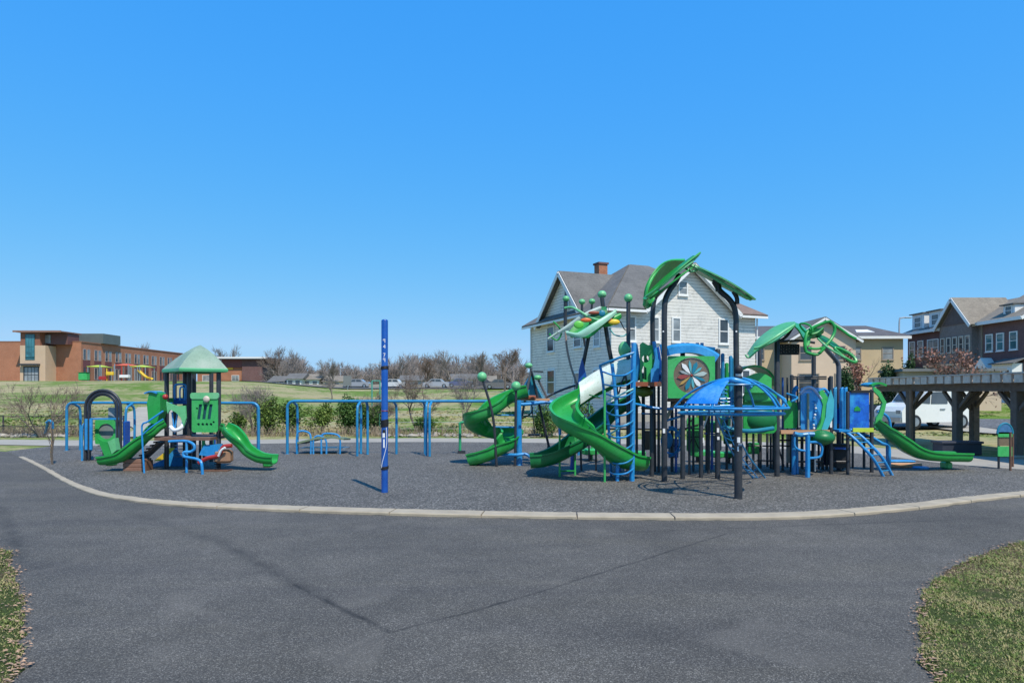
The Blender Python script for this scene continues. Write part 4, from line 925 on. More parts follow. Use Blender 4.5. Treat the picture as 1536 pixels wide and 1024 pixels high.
# --- blue P-shaped rail and hoops at right deck
g = G(1211.5, 716); T([g, A(1211.5, 660, g.y), A(1211.5, 652, g.y)], .055, blue_bar, 'blue_post')
T([A(1191, 650, g.y), A(1200, 652, g.y), A(1212, 651, g.y), A(1221, 651, g.y)], .055, blue_t, 'shelf_rail')
T([A(1212, 663, g.y), A(1226, 663, g.y), A(1232, 668, g.y), A(1233, 676, g.y), A(1229, 685, g.y), A(1212, 687, g.y)], .03, blue_bar, 'hoop')
T([A(1192, 655, g.y), A(1192, 668, g.y), A(1198, 674, g.y), A(1208, 676, g.y)], .025, blue_bar, 'hoop')
T([G(1195.5, 710.5), A(1194, 650, 16.4)], .045, blue_bar, 'blue_post', 9, 1)
T([A(1223, 650, 15.7), A(1222.5, 706, 16.2)], .018, wht_s, 'bar', 6, 1)
for a_, b_ in (((1240, 650), (1230, 700)), ((1166, 665), (1176, 700))): T([A(*a_, 16.8), A(*b_, 16.8)], .02, char, 'brace', 6, 1)
# underside crosspieces and machines in shade
for y_, xa, xb in ((672, 1250, 1270), (692, 1250, 1272), (660, 1170, 1246), (692, 1190, 1235), (655, 1270, 1306)):
    T([A(xa, y_, 16.7), A(xb, y_, 16.7)], .025, char, 'cross_bar', 6, 1)
MB().box(A(1261, 683, 16.9), (.35, .3, .6)).build('under_box', black, t)
MB().box(A(1262, 672, 16.6), (.36, .1, .05)).build('under_shelf', blue_dk, t)
# --- blue net ladder below dome, separate struts
# --- spiral slides
D = 15.8; cxp = X(900, D)
P = [A(962, 560, 16.2), A(940, 566, 16.3), A(915, 576, 16.4), A(885, 590, 16.4), A(858, 606, 16.2), A(846, 620, 15.7), A(852, 634, 15.15), A(872, 648, 14.85), A(895, 664, 14.8), A(915, 680, 14.9), A(936, 692, 15.2), A(956, 696, 15.6)]
sl = slide([p-Vector((0, 0, .12)) for p in P], .55, .30, 9).build('spiral_slide', green, t)
P = [A(960, 600, 17.1), A(930, 612, 17.1), A(905, 632, 16.9), A(885, 650, 16.5), A(862, 668, 16.1), A(838, 682, 15.9), A(815, 690, 15.8), A(796, 692, 15.8)]
sl2 = slide([p-Vector((0, 0, .12)) for p in P], .52, .29, 9).build('spiral_slide', green_dk, t)
mb = MB()
def shell(u, v):      # added pale sheet over the spiral top, sun glare put into its colour
    q = [A(952, 559, 16.2), A(925, 566, 16.3), A(895, 580, 16.35), A(868, 598, 16.2)]
    P_ = catmull(q, 5); k = u*(len(P_)-1); i = min(int(k), len(P_)-2); p = P_[i].lerp(P_[i+1], k-i)
    a = -.25+1.5*v; return p+Vector((0.10*cos(a)*0, -.38*cos(a)+.05, .42*sin(a)-.02))
mb.sheet(shell, 14, 8, .04); mb.build('slide_hood_or_glare', M('pale_glare_plastic', (.55, .64, .55), .45, .2, 3, fade=((.72, .76, .72), .8)), t)
for px, bs, tp in ((839.5, 715, 652), (862.5, 713, 655), (907, 723, 585), (888, 690, 640), (883.5, 692, 600), (894, 706, 660)):
    T([G(px, bs), A(px, tp, G(px, bs).y)], .026, green_hi if px not in (883.5, 894) else char, 'slide_leg', 8, 1)
T([A(840, 706, G(840, 715).y), A(862, 706, G(862, 713).y)], .018, green, 'cross_bar', 6, 1)
T([A(840, 652, 15.8), A(839.5, 640, 15.8)], .04, blue_bar, 'bracket', 6, 1)
for a_, b_ in (((888, 644), (906, 664)), ((870, 655), (886, 640)), ((895, 668), (905, 682)), ((884, 604), (884, 620)), ((900, 596), (884, 592)), ((880, 636), (898, 650))):
    T([A(*a_, 15.0), A(*b_, 14.8)], .014, green_dk, 'slide_brace', 6, 1)
# --- spiral/arc blue climber
rails = {}
T([G(926, 721.5), A(927, 680, 15.0), A(926, 640, 15.05), A(924, 600, 15.1), A(921, 570, 15.1), A(918, 545, 15.1)], .042, blue_bar, 'climber_rail')
T([G(948, 721.5), A(949, 640, 14.98), A(950, 560, 14.98), A(951, 514, 14.98)], .058, blue_bar, 'climber_rail')
T([G(917, 715), A(916, 690, 15.3), A(913, 640, 15.4), A(908, 610, 15.4), A(904, 570, 15.3), A(900, 548, 15.3)], .032, blue_bar, 'climber_rail')
T([A(900, 548, 15.3), A(915, 542, 15.0), A(935, 534, 14.9), A(951, 529, 14.95)], .03, blue_t, 'climber_rail')
for k, y_ in enumerate((558, 574, 590, 602, 618, 634, 651, 669, 690, 706)):
    P = [A(903+min(k*1.3, 12), y_+(2 if k % 2 else -1), 15.3), A(922, y_+5, 14.85), A(938, y_+4, 14.75), A(950, y_-3, 14.9)]
    T(P, .02, blue_t if k % 3 else blue_bar, 'climber_rung')
T([A(913, 652, 15.2), A(932, 640, 14.9), A(950, 632, 14.9)], .02, M('pale_blue_tube', (.25, .5, .62), .4), 'climber_rung')
T([A(907, 604, 15.2), A(930, 592, 14.9), A(950, 583, 14.9)], .022, M('pale_green_tube', (.3, .56, .48), .4), 'climber_rung')
# low blue connecting tubes
T([A(950, 605, 15.2), A(965, 608, 15.3), A(985, 612, 15.3), A(1010, 613, 15.3)], .028, blue_bar, 'link_tube')
T([A(1000, 630, 15.9), A(1015, 626, 15.9), A(1026, 622, 15.9)], .03, blue_bar, 'link_tube')
for k in range(2): T([A(1003, 640+k*3, 16.2), A(1012, 642+k*3, 16.2), A(1018, 652, 16.2), A(1019, 668, 16.2), A(1012, 680, 16.2), A(1003, 685, 16.2)], .025, blue_bar, 'hoop')
MB().ball(A(1000, 660, 16.6), .22, sq=(.7, .7, 1)).build('pod', blue_t, t)
# low green web panel and green stepping pods, back ground
g = 17.2; x0 = X(1030, g); mb = MB().poly(rrect(0, 0, .34, .9, .08), [], (x0, g, A(0, 678, g).z), (1, 0, 0), (0, 0, 1), .04); wp = mb.build('web_panel', green_hi, t)
for a_, b_ in (((1031, 640), (1048, 636)), ((1031, 655), (1048, 655)), ((1039, 628), (1040, 677)), ((1032, 672), (1041, 652)), ((1048, 672), (1039, 652)), ((1032, 636), (1040, 626))):
    T([A(*a_, g-.04), A(*b_, g-.04)], .012, black, 'web_line', 5, 1, wp)
T([A(1108, 735-22, 15), A(1108, 700, 15)], .02, char, 'brace', 6, 1)
for x_, y_, mat in ((1055, 622, lime), (1085, 632, green_lt), (1068, 640, green_hi)):
    q = A(x_, y_, 17.6); MB().box(q, (.35, .25, .3), ch=.06).build('under_panel', mat, t)
for (px, py, r_, D_) in ((1047, 687, .18, 17.6),):
    pass
for i, (px, by, w_, mat) in enumerate(((1046, 693, .45, green_hi), (1063, 692, .42, green_lt), (1077, 695, .40, green_hi), (1093, 695, .46, green_dk), (885, 690, .6, green_hi), (958, 694, .4, green_hi))):
    q = G(px, by); pt = ['first stepping pod from the left beneath the flower panel', 'pale stepping pod beneath the flower panel', 'bright stepping pod behind the thick front posts', 'dark green stepping pod farthest right under the deck', 'green stepping pod behind the big spiral slide', 'green stepping pod beside the blue arc climber'][i]
    th = thing('stepping_pod', q, pt, 'stepping pod', 'green stepping pods under the play structure')
    mb = MB(); mb.tube([(q.x, q.y, .16), (q.x, q.y, .2), (q.x, q.y, .31), (q.x, q.y, .34)], .2, 14, rr=[w_*.25, w_*.5, w_*.52, w_*.42]); mb.build('top', mat, th)
    MB().tube([(q.x, q.y, 0), (q.x, q.y, .17)], .05, 10).build('stem', char, th)

# ---------------- insect canopy on leaning poles
o = G(903, 708); t = thing('leaf_canopy', (o.x, o.y, 0), 'tall leaning dark poles with green ball tips carrying green leaf canopies above the spiral slide', 'canopy'); D = 17
T([A(861, 640, D), A(864, 600, D), A(872, 560, D-.1), A(880, 520, D-.2), A(884, 500, D-.2), A(886, 488, D-.2)], .05, char, 'lean_pole')
g_ = A(861, 640, D); T([Vector((g_.x-.05, D, -.03)), g_], .055, blue_dk, 'pole_base', 9, 1)
T([A(903, 446, D-.3), A(907, 480, D-.3), A(914, 525, D-.3), A(922, 565, D-.2), A(927, 620, D-.1)], .055, char, 'lean_pole')
g_ = A(927, 620, D-.1); T([g_, Vector((g_.x+.02, g_.y, -.03))], .06, blue_dk, 'pole_base', 9, 1)
T([A(848, 450, D), A(848, 470, D), A(848, 490, D)], .045, char, 'lean_pole', 9)
T([A(848, 488, D), A(850, 520, D), A(856, 548, D), A(863, 570, D), A(868, 590, D)], .028, M('wood_tone_pole', (.30, .22, .20), .6), 'lean_pole', 9)
T([A(868, 590, D), Vector((A(872, 0, D).x, D, 0))], .028, char, 'lean_pole', 9, 1)
T([A(873, 455, D+.8), A(873, 470, D+.8), A(875, 500, D+.8), A(878, 520, D+.8)], .035, char, 'lean_pole', 9)
T([A(888, 455, D+.8), A(887, 470, D+.8), A(886, 500, D+.6)], .03, char, 'lean_pole', 9)
for q, r_ in (((849, 448), .09), ((873, 452.5), .085), ((888, 452), .085), ((903, 441.5), .115)):
    MB().ball(A(q[0], q[1], D-.2 if q[0] == 903 else D), r_, sq=(1, 1, .85)).build('ball_tip', green_lt, t)
edge_sheet([A(852, 498, D-.2), A(866, 484, D-.1), A(880, 472, D), A(905, 462, D)], [A(862, 503, D-.6), A(882, 506, D-.7), A(900, 492, D-.7), A(915, 470, D-.6)], bulge=-.12).build('leaf', green, t)
edge_sheet([A(882, 470, D-.5), A(893, 462, D-.4), A(908, 460, D-.3)], [A(884, 500, D-.5), A(900, 494, D-.5), A(912, 478, D-.5)], bulge=.08).build('leaf', green_dk, t)
edge_sheet([A(848, 497, D-.8), A(868, 499, D-.9), A(890, 485, D-.9), A(922, 466, D-.7)], [A(850, 502, D-.8), A(872, 506, D-.9), A(894, 494, D-.9), A(925, 470, D-.7)], bulge=.02).build('leaf', M('mint_leaf', (.30, .56, .42), .45), t)
edge_sheet([A(836, 498, D-.4), A(856, 484, D-.5), A(876, 470, D-.6), A(900, 460, D-.6)], [A(840, 500, D-.4), A(860, 489, D-.5), A(880, 475, D-.6), A(902, 464, D-.6)], bulge=.02).build('leaf', M('pale_leaf', (.50, .58, .52), .45), t)
edge_sheet([A(900, 486, D-.5), A(914, 476, D-.5), A(930, 470, D-.4)], [A(904, 490, D-.5), A(918, 488, D-.5), A(932, 476, D-.4)], bulge=.04).build('leaf', green, t)
T([A(847, 462, D-.3), A(858, 461, D-.4), A(870, 467, D-.6), A(885, 476, D-.7), A(903, 480, D-.7), A(920, 470, D-.6), A(923, 466, D-.5)], .032, green_lt, 'leaf_rim')
T([A(822, 508, D-.2), A(836, 499, D-.2), A(850, 490, D-.3), A(862, 480, D-.4), A(876, 472, D-.5), A(890, 465, D-.5), A(902, 461, D-.5)], .026, M('pale_rim', (.40, .52, .42), .5), 'leaf_rim')
T([A(850, 498, D-.7), A(862, 502, D-.8), A(872, 498, D-.8), A(888, 488, D-.8), A(905, 478, D-.7), A(915, 471, D-.6)], .035, M('mint_rim', (.22, .55, .38), .45), 'leaf_rim')
T([A(830, 482, D), A(838, 490, D), A(842, 500, D), A(836, 510, D), A(828, 506, D), A(824, 500, D)], .022, green, 'leaf_loop')
for (px, py, r_, mat, sq) in ((879, 480, .09, orange, (1.5, .3, .6)), (868, 487, .11, M('bright_leaf', (.12, .5, .06), .4), (1.1, .3, .9)), (891, 469, .09, M('dark_red_leaf', (.25, .05, .02), .5), (1.6, .3, .5)), (921, 483, .09, yellow, (1.6, .5, .8)), (914, 479, .07, rust, (1, .5, 1)), (903, 470, .08, teal, (1, .4, 1))):
    MB().ball(A(px, py, D-.75), r_, sq=sq).build('leaf_spot', mat, t)
T([A(914, 492, D-.5), A(922, 502, D-.5), A(935, 504, D-.5), A(942, 498, D-.5)], .018, M('cyan_rim', (.15, .45, .45), .5), 'leaf_loop')
T([A(918, 478, D-.5), A(930, 482, D-.5), A(938, 495, D-.5), A(950, 494, D-.5)], .014, char, 'cable')
mb = MB().poly([(0, 0), (.2, .0), (.24, .4), (.12, .9), (.04, .6)], [], A(866, 590, D-.2), (1, 0, 0), (0, 0, 1), .05); mb.build('side_panel', blue_dk, t)
mb = MB().poly([(0, 0), (.25, .06), (.3, .3), (.16, .38), (.02, .18)], [], A(866, 588, D-.3), (1, 0, 0), (0, 0, 1), .05); mb.build('side_panel', green, t)
T([A(818, 596, D+.3), A(835, 588, D+.3), A(850, 582, D+.3), A(866, 577, D+.3)], .03, M('dark_grey_tube', (.06, .06, .065), .5), 'low_rail')

# ---------------- blue ring dome on mast (front)
o = G(1107.5, 748); t = thing('ring_climber', (o.x, o.y, 0), 'blue domed ring climber on a thick dark front post with a black ball on top', 'ring climber')
zr = 1.70; C0 = Vector((o.x+.03, o.y+.55, 0)); Rr = 1.06
mp = MB().post(o.x, o.y, -.05, 2.30, .074, 18, False).build('mast', char, t)
MB().ball((o.x, o.y, 2.42), .085, 16, 10, (1, 1, 1.1)).build('ball_cap', black, t)
MB().tube([(o.x, o.y, 2.28), (o.x, o.y, 2.36)], .05, 12).build('collar', steel, t)
for dz_, rr_, mat in ((0, Rr, blue_bar), (-.11, Rr*.93, blue_t)):
    MB().tube([(C0.x+rr_*cos(a), C0.y+rr_*sin(a), zr+dz_) for a in [2*pi*i/48 for i in range(48)]], .026, 8, closed=True).build('ring', mat, t)
topz = 2.27
def arcp(az, s): 
    e = Vector((C0.x+Rr*cos(az), C0.y+Rr*sin(az), zr)); c_ = Vector((o.x, o.y+.1, topz)); p = e.lerp(c_, s); p.z = zr+(topz-zr)*sin(s*pi/2)**.75; return p
for i, az in enumerate((-2.75, -2.2, -1.0, -.35, .15, .8, 1.6, 2.3, 2.9)):
    T([arcp(az, s/8) for s in range(9)], .022, blue_bar if i % 3 else blue_t, 'dome_arc', 8, 2)
MB().tube([arcp(2*pi*i/40, .5) for i in range(40)], .016, 6, closed=True).build('ring', blue_t, t)
mb = MB().sheet(lambda u, v: arcp(-2.80+v*.68, .04+u*.80)+Vector((0, -.01, .012)), 12, 6, .015); mb.build('dome_panel', M('glossy_blue_panel', (.02, .22, .72), .25, .2, 3, fade=((.2, .5, .85), .6)), t)
T([arcp(-2.2, .72)+Vector((0, -.03, 0)), Vector((o.x-.1, o.y-.1, 2.22)), Vector((o.x+.12, o.y-.1, 2.16)), Vector((o.x+.2, o.y-.06, 2.1))], .055, blue_bar, 'hub_sleeve')
T([Vector((C0.x+Rr*.95, C0.y, zr)), A(1178, 600, 13.6), A(1160, 588, 13.8), A(1148, 582, 14.2)], .024, blue_bar, 'dome_arc')
T([A(1187, 602, 13.5), A(1196, 596, 13.8), A(1180, 590, 14)], .02, blue_t, 'dome_arc')
for k in range(4):
    zz = zr+.10+.08*k; T([(C0.x-.75+.08*k, C0.y+.25, zz), (C0.x, C0.y+.5, zz+.02), (C0.x+.1, C0.y+.5, zz)], .018, blue_t, 'inner_bar')
# sticker on the mast
mb = MB(); r = .077
def mast_decal(z, h, w, mat, x=0, nm='decal'):
    mb = MB(); vs = [(o.x+r*sin((x-w/2+w*i/4)/r), o.y-r*cos((x-w/2+w*i/4)/r), z+j*h) for j in (0, 1) for i in range(5)]
    mb.add(vs, [(i, i+1, i+6, i+5) for i in range(4)]); return mb.build(nm, mat, t)
mast_decal(1.06, .1, .055, wht_s, -.02); mast_decal(.90, .09, .03, wht_s, -.03); mast_decal(1.0, .05, .07, M('sticker_grey', (.3, .32, .36), .5), .01)
# cable net ladder from ring to ground
ta, tb = Vector((C0.x-.10, C0.y+.75, zr-.05)), Vector((C0.x+.22, C0.y+.80, zr-.05)); ba, bb = G(1130.5, 718), G(1148, 717)
ca = catmull([ta, ta.lerp(ba, .5)+Vector((-.07, 0, -.12)), ba], 8); cb = catmull([tb, tb.lerp(bb, .5)+Vector((-.06, 0, -.10)), bb], 8)
T(ca, .020, blue_t, 'net_rope', 6, 1); T(cb, .020, blue_t, 'net_rope', 6, 1)
cm = [a.lerp(b, .5)+Vector((0, .1, 0)) for a, b in zip(ca, cb)]; T(cm, .012, blue_bar, 'net_rope', 6, 1)
for k in range(1, 16, 2):
    T([ca[k], cm[min(k+1, 16)], cb[k]], .011, blue_t, 'net_rung', 6, 1)
# stickers on other posts
t = MT
def lab(px, py, D_, w_, h_, mat=wht_s):
    q = A(px, py, D_-.066); MB().box(q, (w_, .008, h_)).build('warning_label', mat, t)
lab(1077, 645, 15.38, .05, .10); lab(1077.5, 657, 15.38, .05, .07); lab(996, 646, 14.85, .05, .10)
lab(1246.5, 636, 16.25, .05, .16); lab(995, 497, 14.85, .03, .03); lab(1104.5, 497, 15.2, .035, .035); lab(1055, 660, 15.6, .03, .12)

# extra bracing, hoops and panels in the shade below the decks
t = MT
for px0, px1, y_, D_, r_, mat in ((1000, 1024, 668, 16.9, .02, char), (1024, 1052, 642, 16.9, .02, char), (1056, 1078, 650, 16.9, .02, blue_dk), (1052, 1088, 610, 16.2, .022, blue_bar), (1086, 1118, 606, 16.2, .018, blue_bar), (962, 990, 612, 16.6, .03, char), (962, 1008, 620, 16.8, .025, blue_bar), (1120, 1160, 668, 16.9, .02, char), (1170, 1186, 668, 16.9, .02, char), (1196, 1222, 676, 17.0, .02, blue_bar), (1120, 1166, 690, 16.9, .02, char)):
    T([A(px0, y_, D_), A(px1, y_+1, D_)], r_, mat, 'cross_bar', 6, 1)
T([A(1000, 628, 15.6), A(1012, 604, 15.7), A(1024, 612, 15.7)], .04, M('tan_rod', (.34, .26, .16), .6), 'brace', 8)
T([A(1056, 640, 15.7), A(1062, 622, 15.7), A(1066, 612, 15.7)], .018, wht_s, 'brace', 8)
for x0, y0, w_, h_, D_, mat in ((1094, 656, .3, .34, 17.4, green_dk), (1074, 664, .28, .4, 17.5, M('slate_grey_panel', (.14, .19, .22), .5)), (1010, 672, .26, .5, 17.3, M('dusty_blue_panel', (.10, .18, .28), .5)), (972, 660, .3, .5, 17.3, M('brown_panel', (.26, .16, .10), .6)), (1130, 672, .28, .3, 17.3, green), (1186, 668, .22, .9, 17.3, M('grey_cylinder', (.34, .32, .28), .6)), (1240, 680, .24, .6, 17.3, navy), (1218, 690, .2, .5, 17.0, M('soft_grey', (.3, .3, .3), .6))):
    q = A(x0, y0, D_); MB().box(q, (w_, .08, h_), ch=.02).build('under_panel', mat, t)
T([A(1015, 655, 15.9), A(1022, 640, 15.9), A(1024, 622, 15.9)], .03, blue_t, 'hoop')

for a_ in ((1014, 708, 600, .03), (1034, 712, 600, .03), (1063, 710, 600, .035), (1068, 704, 600, .03), (1100, 706, 600, .035), (1120, 704, 640, .03), (1130, 708, 650, .03), (1160, 704, 650, .03), (1174, 706, 650, .03), (1211, 701, 650, .03), (1228, 703, 650, .03), (1240, 704, 650, .035), (1264, 703, 650, .03), (1279, 702, 650, .03), (988, 708, 580, .035), (955, 706, 580, .035)): pst(*a_, char if a_[0] % 3 else blue_dk, 'support_post')
for px, y_, r0_ in ((1008, 662, .26), (1096, 640, .2)):
    q = A(px, y_, 16.3); MB().tube([(q.x+r0_*cos(a), q.y, q.z+r0_*1.15*sin(a)) for a in [2*pi*i/20 for i in range(20)]], .022, 7, closed=True).build('hoop', blue_bar, t)
for k in range(5): T([A(1000, 600+k*16, 16.9), A(1008, 596+k*16, 16.9)], .015, blue_t, 'rung', 6, 1)
T([A(925, 604, 15.9), A(932, 575, 15.9), A(938, 560, 15.9)], .02, char, 'brace', 6, 1); T([A(945, 604, 15.9), A(940, 575, 15.9), A(938, 560, 15.9)], .02, char, 'brace', 6, 1); T([A(929, 582, 15.9), A(942, 582, 15.9)], .016, char, 'rung', 6, 1)
# ================================================================ BACKGROUND BUILDINGS
class Fr:
    def __init__(s, x, y, ang, z=0): s.o = Vector((x, y, z)); s.u = Vector((cos(ang), sin(ang), 0)); s.v = Vector((-sin(ang), cos(ang), 0)); s.a = ang
    def P(s, u, v, z): return s.o+s.u*u+s.v*v+Vector((0, 0, z))
def fbox(mb, fr, u0, u1, v0, v1, z0, z1): return mb.box(fr.P((u0+u1)/2, (v0+v1)/2, (z0+z1)/2), (abs(u1-u0), abs(v1-v0), z1-z0), fr.a)
def window(par, fr, u, z, w, h, v=0.0, face='f', frame=None, glass=None, sash=True, mull=0, sill=True, fw=.09, pr=.07):
    """window on the front (normal -v) or left side ('l', normal -u) of a frame-aligned wall"""
    frame = frame or white; glass = glass or pane
    if face == 'f': o_ = fr.P(u, v, z); U = fr.u; Nn = -fr.v
    elif face == 'l': o_ = fr.P(v, u, z); U = -fr.v; Nn = -fr.u
    elif face == 'r': o_ = fr.P(v, u, z); U = fr.v; Nn = fr.u
    Z = Vector((0, 0, 1)); ang = math.atan2(U.y, U.x)
    mb = MB()
    def bar(cu, cz, bw, bh, d=pr, off=0): mb.box(o_+U*cu+Z*cz+Nn*(d/2+off), (bw, d, bh), ang)
    bar(-w/2-fw/2+.0, 0, fw, h+2*fw); bar(w/2+fw/2, 0, fw, h+2*fw); bar(0, h/2+fw/2, w, fw); bar(0, -h/2-fw/2, w, fw)
    if sash: bar(0, 0, w, fw*.6, pr*.7)
    for k in range(mull): bar(-w/2+w*(k+1)/(mull+1), 0, fw*.5, h, pr*.6)
    W = mb.build('window', frame, par)
    m2 = MB().box(o_+Nn*.015, (w, .03, h), ang); m2.build('pane', glass, W)
    if sill: m3 = MB().box(o_-Z*(h/2+fw+.03)+Nn*(pr*.8), (w+fw*2.8, pr*1.6, .06), ang); m3.build('sill', frame, W)
    return W
def prism(mb, fr, prof, v0, v1, axis='v'):
    """extrude (a,z) profile along the other axis; axis 'v': profile in u,z; axis 'u': profile in v,z"""
    n = len(prof)
    if axis == 'v': A_ = [fr.P(p[0], v0, p[1]) for p in prof]; B_ = [fr.P(p[0], v1, p[1]) for p in prof]
    else: A_ = [fr.P(v1, p[0], p[1]) for p in prof]; B_ = [fr.P(v0, p[0], p[1]) for p in prof]
    l = [Vector((p[0], p[1], 0)) for p in prof]; fs = []
    for t in tessellate_polygon([l]):
        a, b, c = (l[i] for i in t); cr = (b-a).cross(c-a).z; t = tuple(t) if cr > 0 else tuple(t)[::-1]
        fs.append(t); fs.append(tuple(i+n for i in t[::-1]))
    ar = sum(prof[i][0]*prof[(i+1) % n][1]-prof[(i+1) % n][0]*prof[i][1] for i in range(n))
    for i in range(n):
        j = (i+1) % n; q = (i, i+n, j+n, j); fs.append(q if ar > 0 else q[::-1])
    return mb.add(A_+B_, fs)
def siding_mat(name, col, pitch=.17, dirt=.3):
    m, t, b, N, L = newmat(name); v = coords(t, True)
    sx = t.nodes.new('ShaderNodeSeparateXYZ'); L.new(v, sx.inputs[0])
    z = mth(t, 'FRACT', mth(t, 'DIVIDE', mth(t, 'ADD', sx.outputs[2], mth(t, 'MULTIPLY', noise_n(t, v, .9, 4), .16)), pitch))
    line = ramp(t, z, [(0, (0, 0, 0)), (.10, (0, 0, 0)), (.22, (1, 1, 1))])
    n1 = noise_n(t, v, 1.1, 6, .7, .4); n2 = noise_n(t, v, 6, 5, .7)
    c = ramp(t, mth(t, 'ADD', mth(t, 'MULTIPLY', n1, .6), mth(t, 'MULTIPLY', n2, .4)), [(.34, mul(col, 1-dirt)), (.5, col), (.7, mul(col, 1.08))])
    c = mixc(t, mth(t, 'MAXIMUM', line, mth(t, 'MULTIPLY', n2, .9)), mul(col, .3), c)
    L.new(c, b.inputs['Base Color']); b.inputs['Roughness'].default_value = .6
    bump(t, b, z, .8, .03); return m
def brick_mat(name, c1, c2, mort, sc=4.5):
    m, t, b, N, L = newmat(name)
    g = t.nodes.new('ShaderNodeNewGeometry'); sx = t.nodes.new('ShaderNodeSeparateXYZ'); L.new(g.outputs['Position'], sx.inputs[0])
    cb = t.nodes.new('ShaderNodeCombineXYZ'); L.new(mth(t, 'ADD', sx.outputs[0], sx.outputs[1]), cb.inputs[0]); L.new(sx.outputs[2], cb.inputs[1])
    br = t.nodes.new('ShaderNodeTexBrick'); br.inputs['Scale'].default_value = sc; br.inputs['Mortar Size'].default_value = .012
    br.inputs['Color1'].default_value = (*c1, 1); br.inputs['Color2'].default_value = (*c2, 1); br.inputs['Mortar'].default_value = (*mort, 1); L.new(cb.outputs[0], br.inputs['Vector'])
    n1 = noise_n(t, g.outputs['Position'], .35, 5, .7); c = mixc(t, 1.0, br.outputs['Color'], ramp(t, n1, [(.3, (.72, .72, .72)), (.7, (1, 1, 1))]), 'MULTIPLY')
    L.new(c, b.inputs['Base Color']); b.inputs['Roughness'].default_value = .9; b.inputs['Specular IOR Level'].default_value = .2; return m
def shingle_mat(name, col):
    m, t, b, N, L = newmat(name); v = coords(t, True)
    n1 = noise_n(t, v, .9, 6, .7); n2 = noise_n(t, v, 9, 4, .7)
    sx = t.nodes.new('ShaderNodeSeparateXYZ'); L.new(v, sx.inputs[0]); z = mth(t, 'FRACT', mth(t, 'DIVIDE', sx.outputs[2], .16))
    c = ramp(t, mth(t, 'ADD', mth(t, 'MULTIPLY', n1, .5), mth(t, 'MULTIPLY', n2, .5)), [(.33, mul(col, .6)), (.5, col), (.68, mul(col, 1.4))])
    c = mixc(t, ramp(t, z, [(.05, (.35, .35, .35)), (.2, (0, 0, 0))]), c, mul(col, .4))
    L.new(c, b.inputs['Base Color']); b.inputs['Roughness'].default_value = .9; bump(t, b, n2, .4, .03); return m
siding = siding_mat('white_clapboard', (.80, .76, .70), .19, .3); shing = shingle_mat('grey_shingle', (.135, .130, .122)); shing_b = shingle_mat('brown_shingle', (.22, .19, .15)); shing_br = shingle_mat('rusty_brown_shingle', (.20, .14, .115))
brick_o = brick_mat('orange_brick', (.47, .20, .115), (.40, .165, .095), (.44, .29, .21)); brick_d = brick_mat('dark_brick', (.20, .11, .105), (.15, .08, .08), (.22, .18, .17)); brick_g = brick_mat('grey_brick', (.30, .24, .22), (.22, .18, .16), (.3, .27, .25))
stucco = M('beige_stucco', (.52, .40, .25), .85, .1, .6, .15); tanstone = M('tan_stone', (.56, .40, .27), .85, .1, .5); ltan = M('light_tan_wall', (.60, .46, .34), .85, .1, .5)
slate_gb = M('grey_panel', (.17, .18, .18), .6, .15, .4); darkfr = M('dark_frame', (.04, .045, .05), .5); tealfr = M('teal_frame', (.03, .13, .15), .5)
# ---------------- white farmhouse
fr = Fr(5.66, 38.0, radians(22), .35)
def hu(px, v=0): t_ = (px-768)/F; return (5.66-v*sin(fr.a)-t_*(38+v*cos(fr.a)))/(t_*sin(fr.a)-cos(fr.a))
def hv(px, u=0): t_ = (px-768)/F; return (5.66+u*cos(fr.a)-t_*(38+u*sin(fr.a)))/(t_*cos(fr.a)+sin(fr.a))
def hz(u, v, py): return EYE+(YH-py)*fr.P(u, v, 0).y/F-.35
HW, HL = hu(1133), hv(797)
H = thing('farmhouse', fr.P(HW/2, HL/2, 0), 'old white clapboard farmhouse with grey roofs and a brick chimney behind the play structure', 'house')
e = 6.45
mb = MB(); fbox(mb, fr, 0, HW, 0, HL, -.6, e); mb.build('wall', siding, H)
def slab(mb, P4, th=.14, up=Vector((0, 0, 1))):
    a, b, c, d = P4; nn = (b-a).cross(d-a).normalized()
    if nn.z < 0: nn = -nn; 
    top = [p+nn*th for p in P4]; vs = P4+top
    return mb.add(vs, [(0, 1, 2, 3), (7, 6, 5, 4), (0, 4, 5, 1), (1, 5, 6, 2), (2, 6, 7, 3), (3, 7, 4, 0)])
def tri(mb, a, b, c):
    nn = (b-a).cross(c-a).normalized(); nn = nn if nn.z > 0 else -nn
    vs = [a, b, c, a+nn*.12, b+nn*.12, c+nn*.12]; return mb.add(vs, [(2, 1, 0), (3, 4, 5), (0, 1, 4, 3), (1, 2, 5, 4), (2, 0, 3, 5)])
ov = .42
# left gabled wing
g0, g1, gp_ = hv(878), hv(813), hv(846); gz = hz(0, gp_, 407)-.1
mb = MB(); prism(mb, fr, [(g0, e), (g1, e), (gp_, gz-.1)], .0, 6, 'u'); mb.build('gable_wall', siding, H)
sl0 = (gz-e)/(gp_-g0); sl1 = (gz-e)/(g1-gp_); o0 = .35
mb = MB(); slab(mb, [fr.P(-ov, g0-o0, e-o0*sl0), fr.P(6, g0-o0, e-o0*sl0), fr.P(6, gp_, gz), fr.P(-ov, gp_, gz)]); mb.build('roof', shing, H)
mb = MB(); slab(mb, [fr.P(-ov, gp_, gz), fr.P(6, gp_, gz), fr.P(6, g1+o0, e-o0*sl1), fr.P(-ov, g1+o0, e-o0*sl1)]); mb.build('roof', shing, H)
mb = MB(); mb.beam(fr.P(-ov-.03, g0-o0, e-o0*sl0-.06), fr.P(-ov-.03, gp_, gz-.06), .05, .26); mb.build('rake_board', white, H)
mb = MB(); mb.beam(fr.P(-ov-.03, g1+o0, e-o0*sl1-.06), fr.P(-ov-.03, gp_, gz-.06), .05, .26); mb.build('rake_board', white, H)
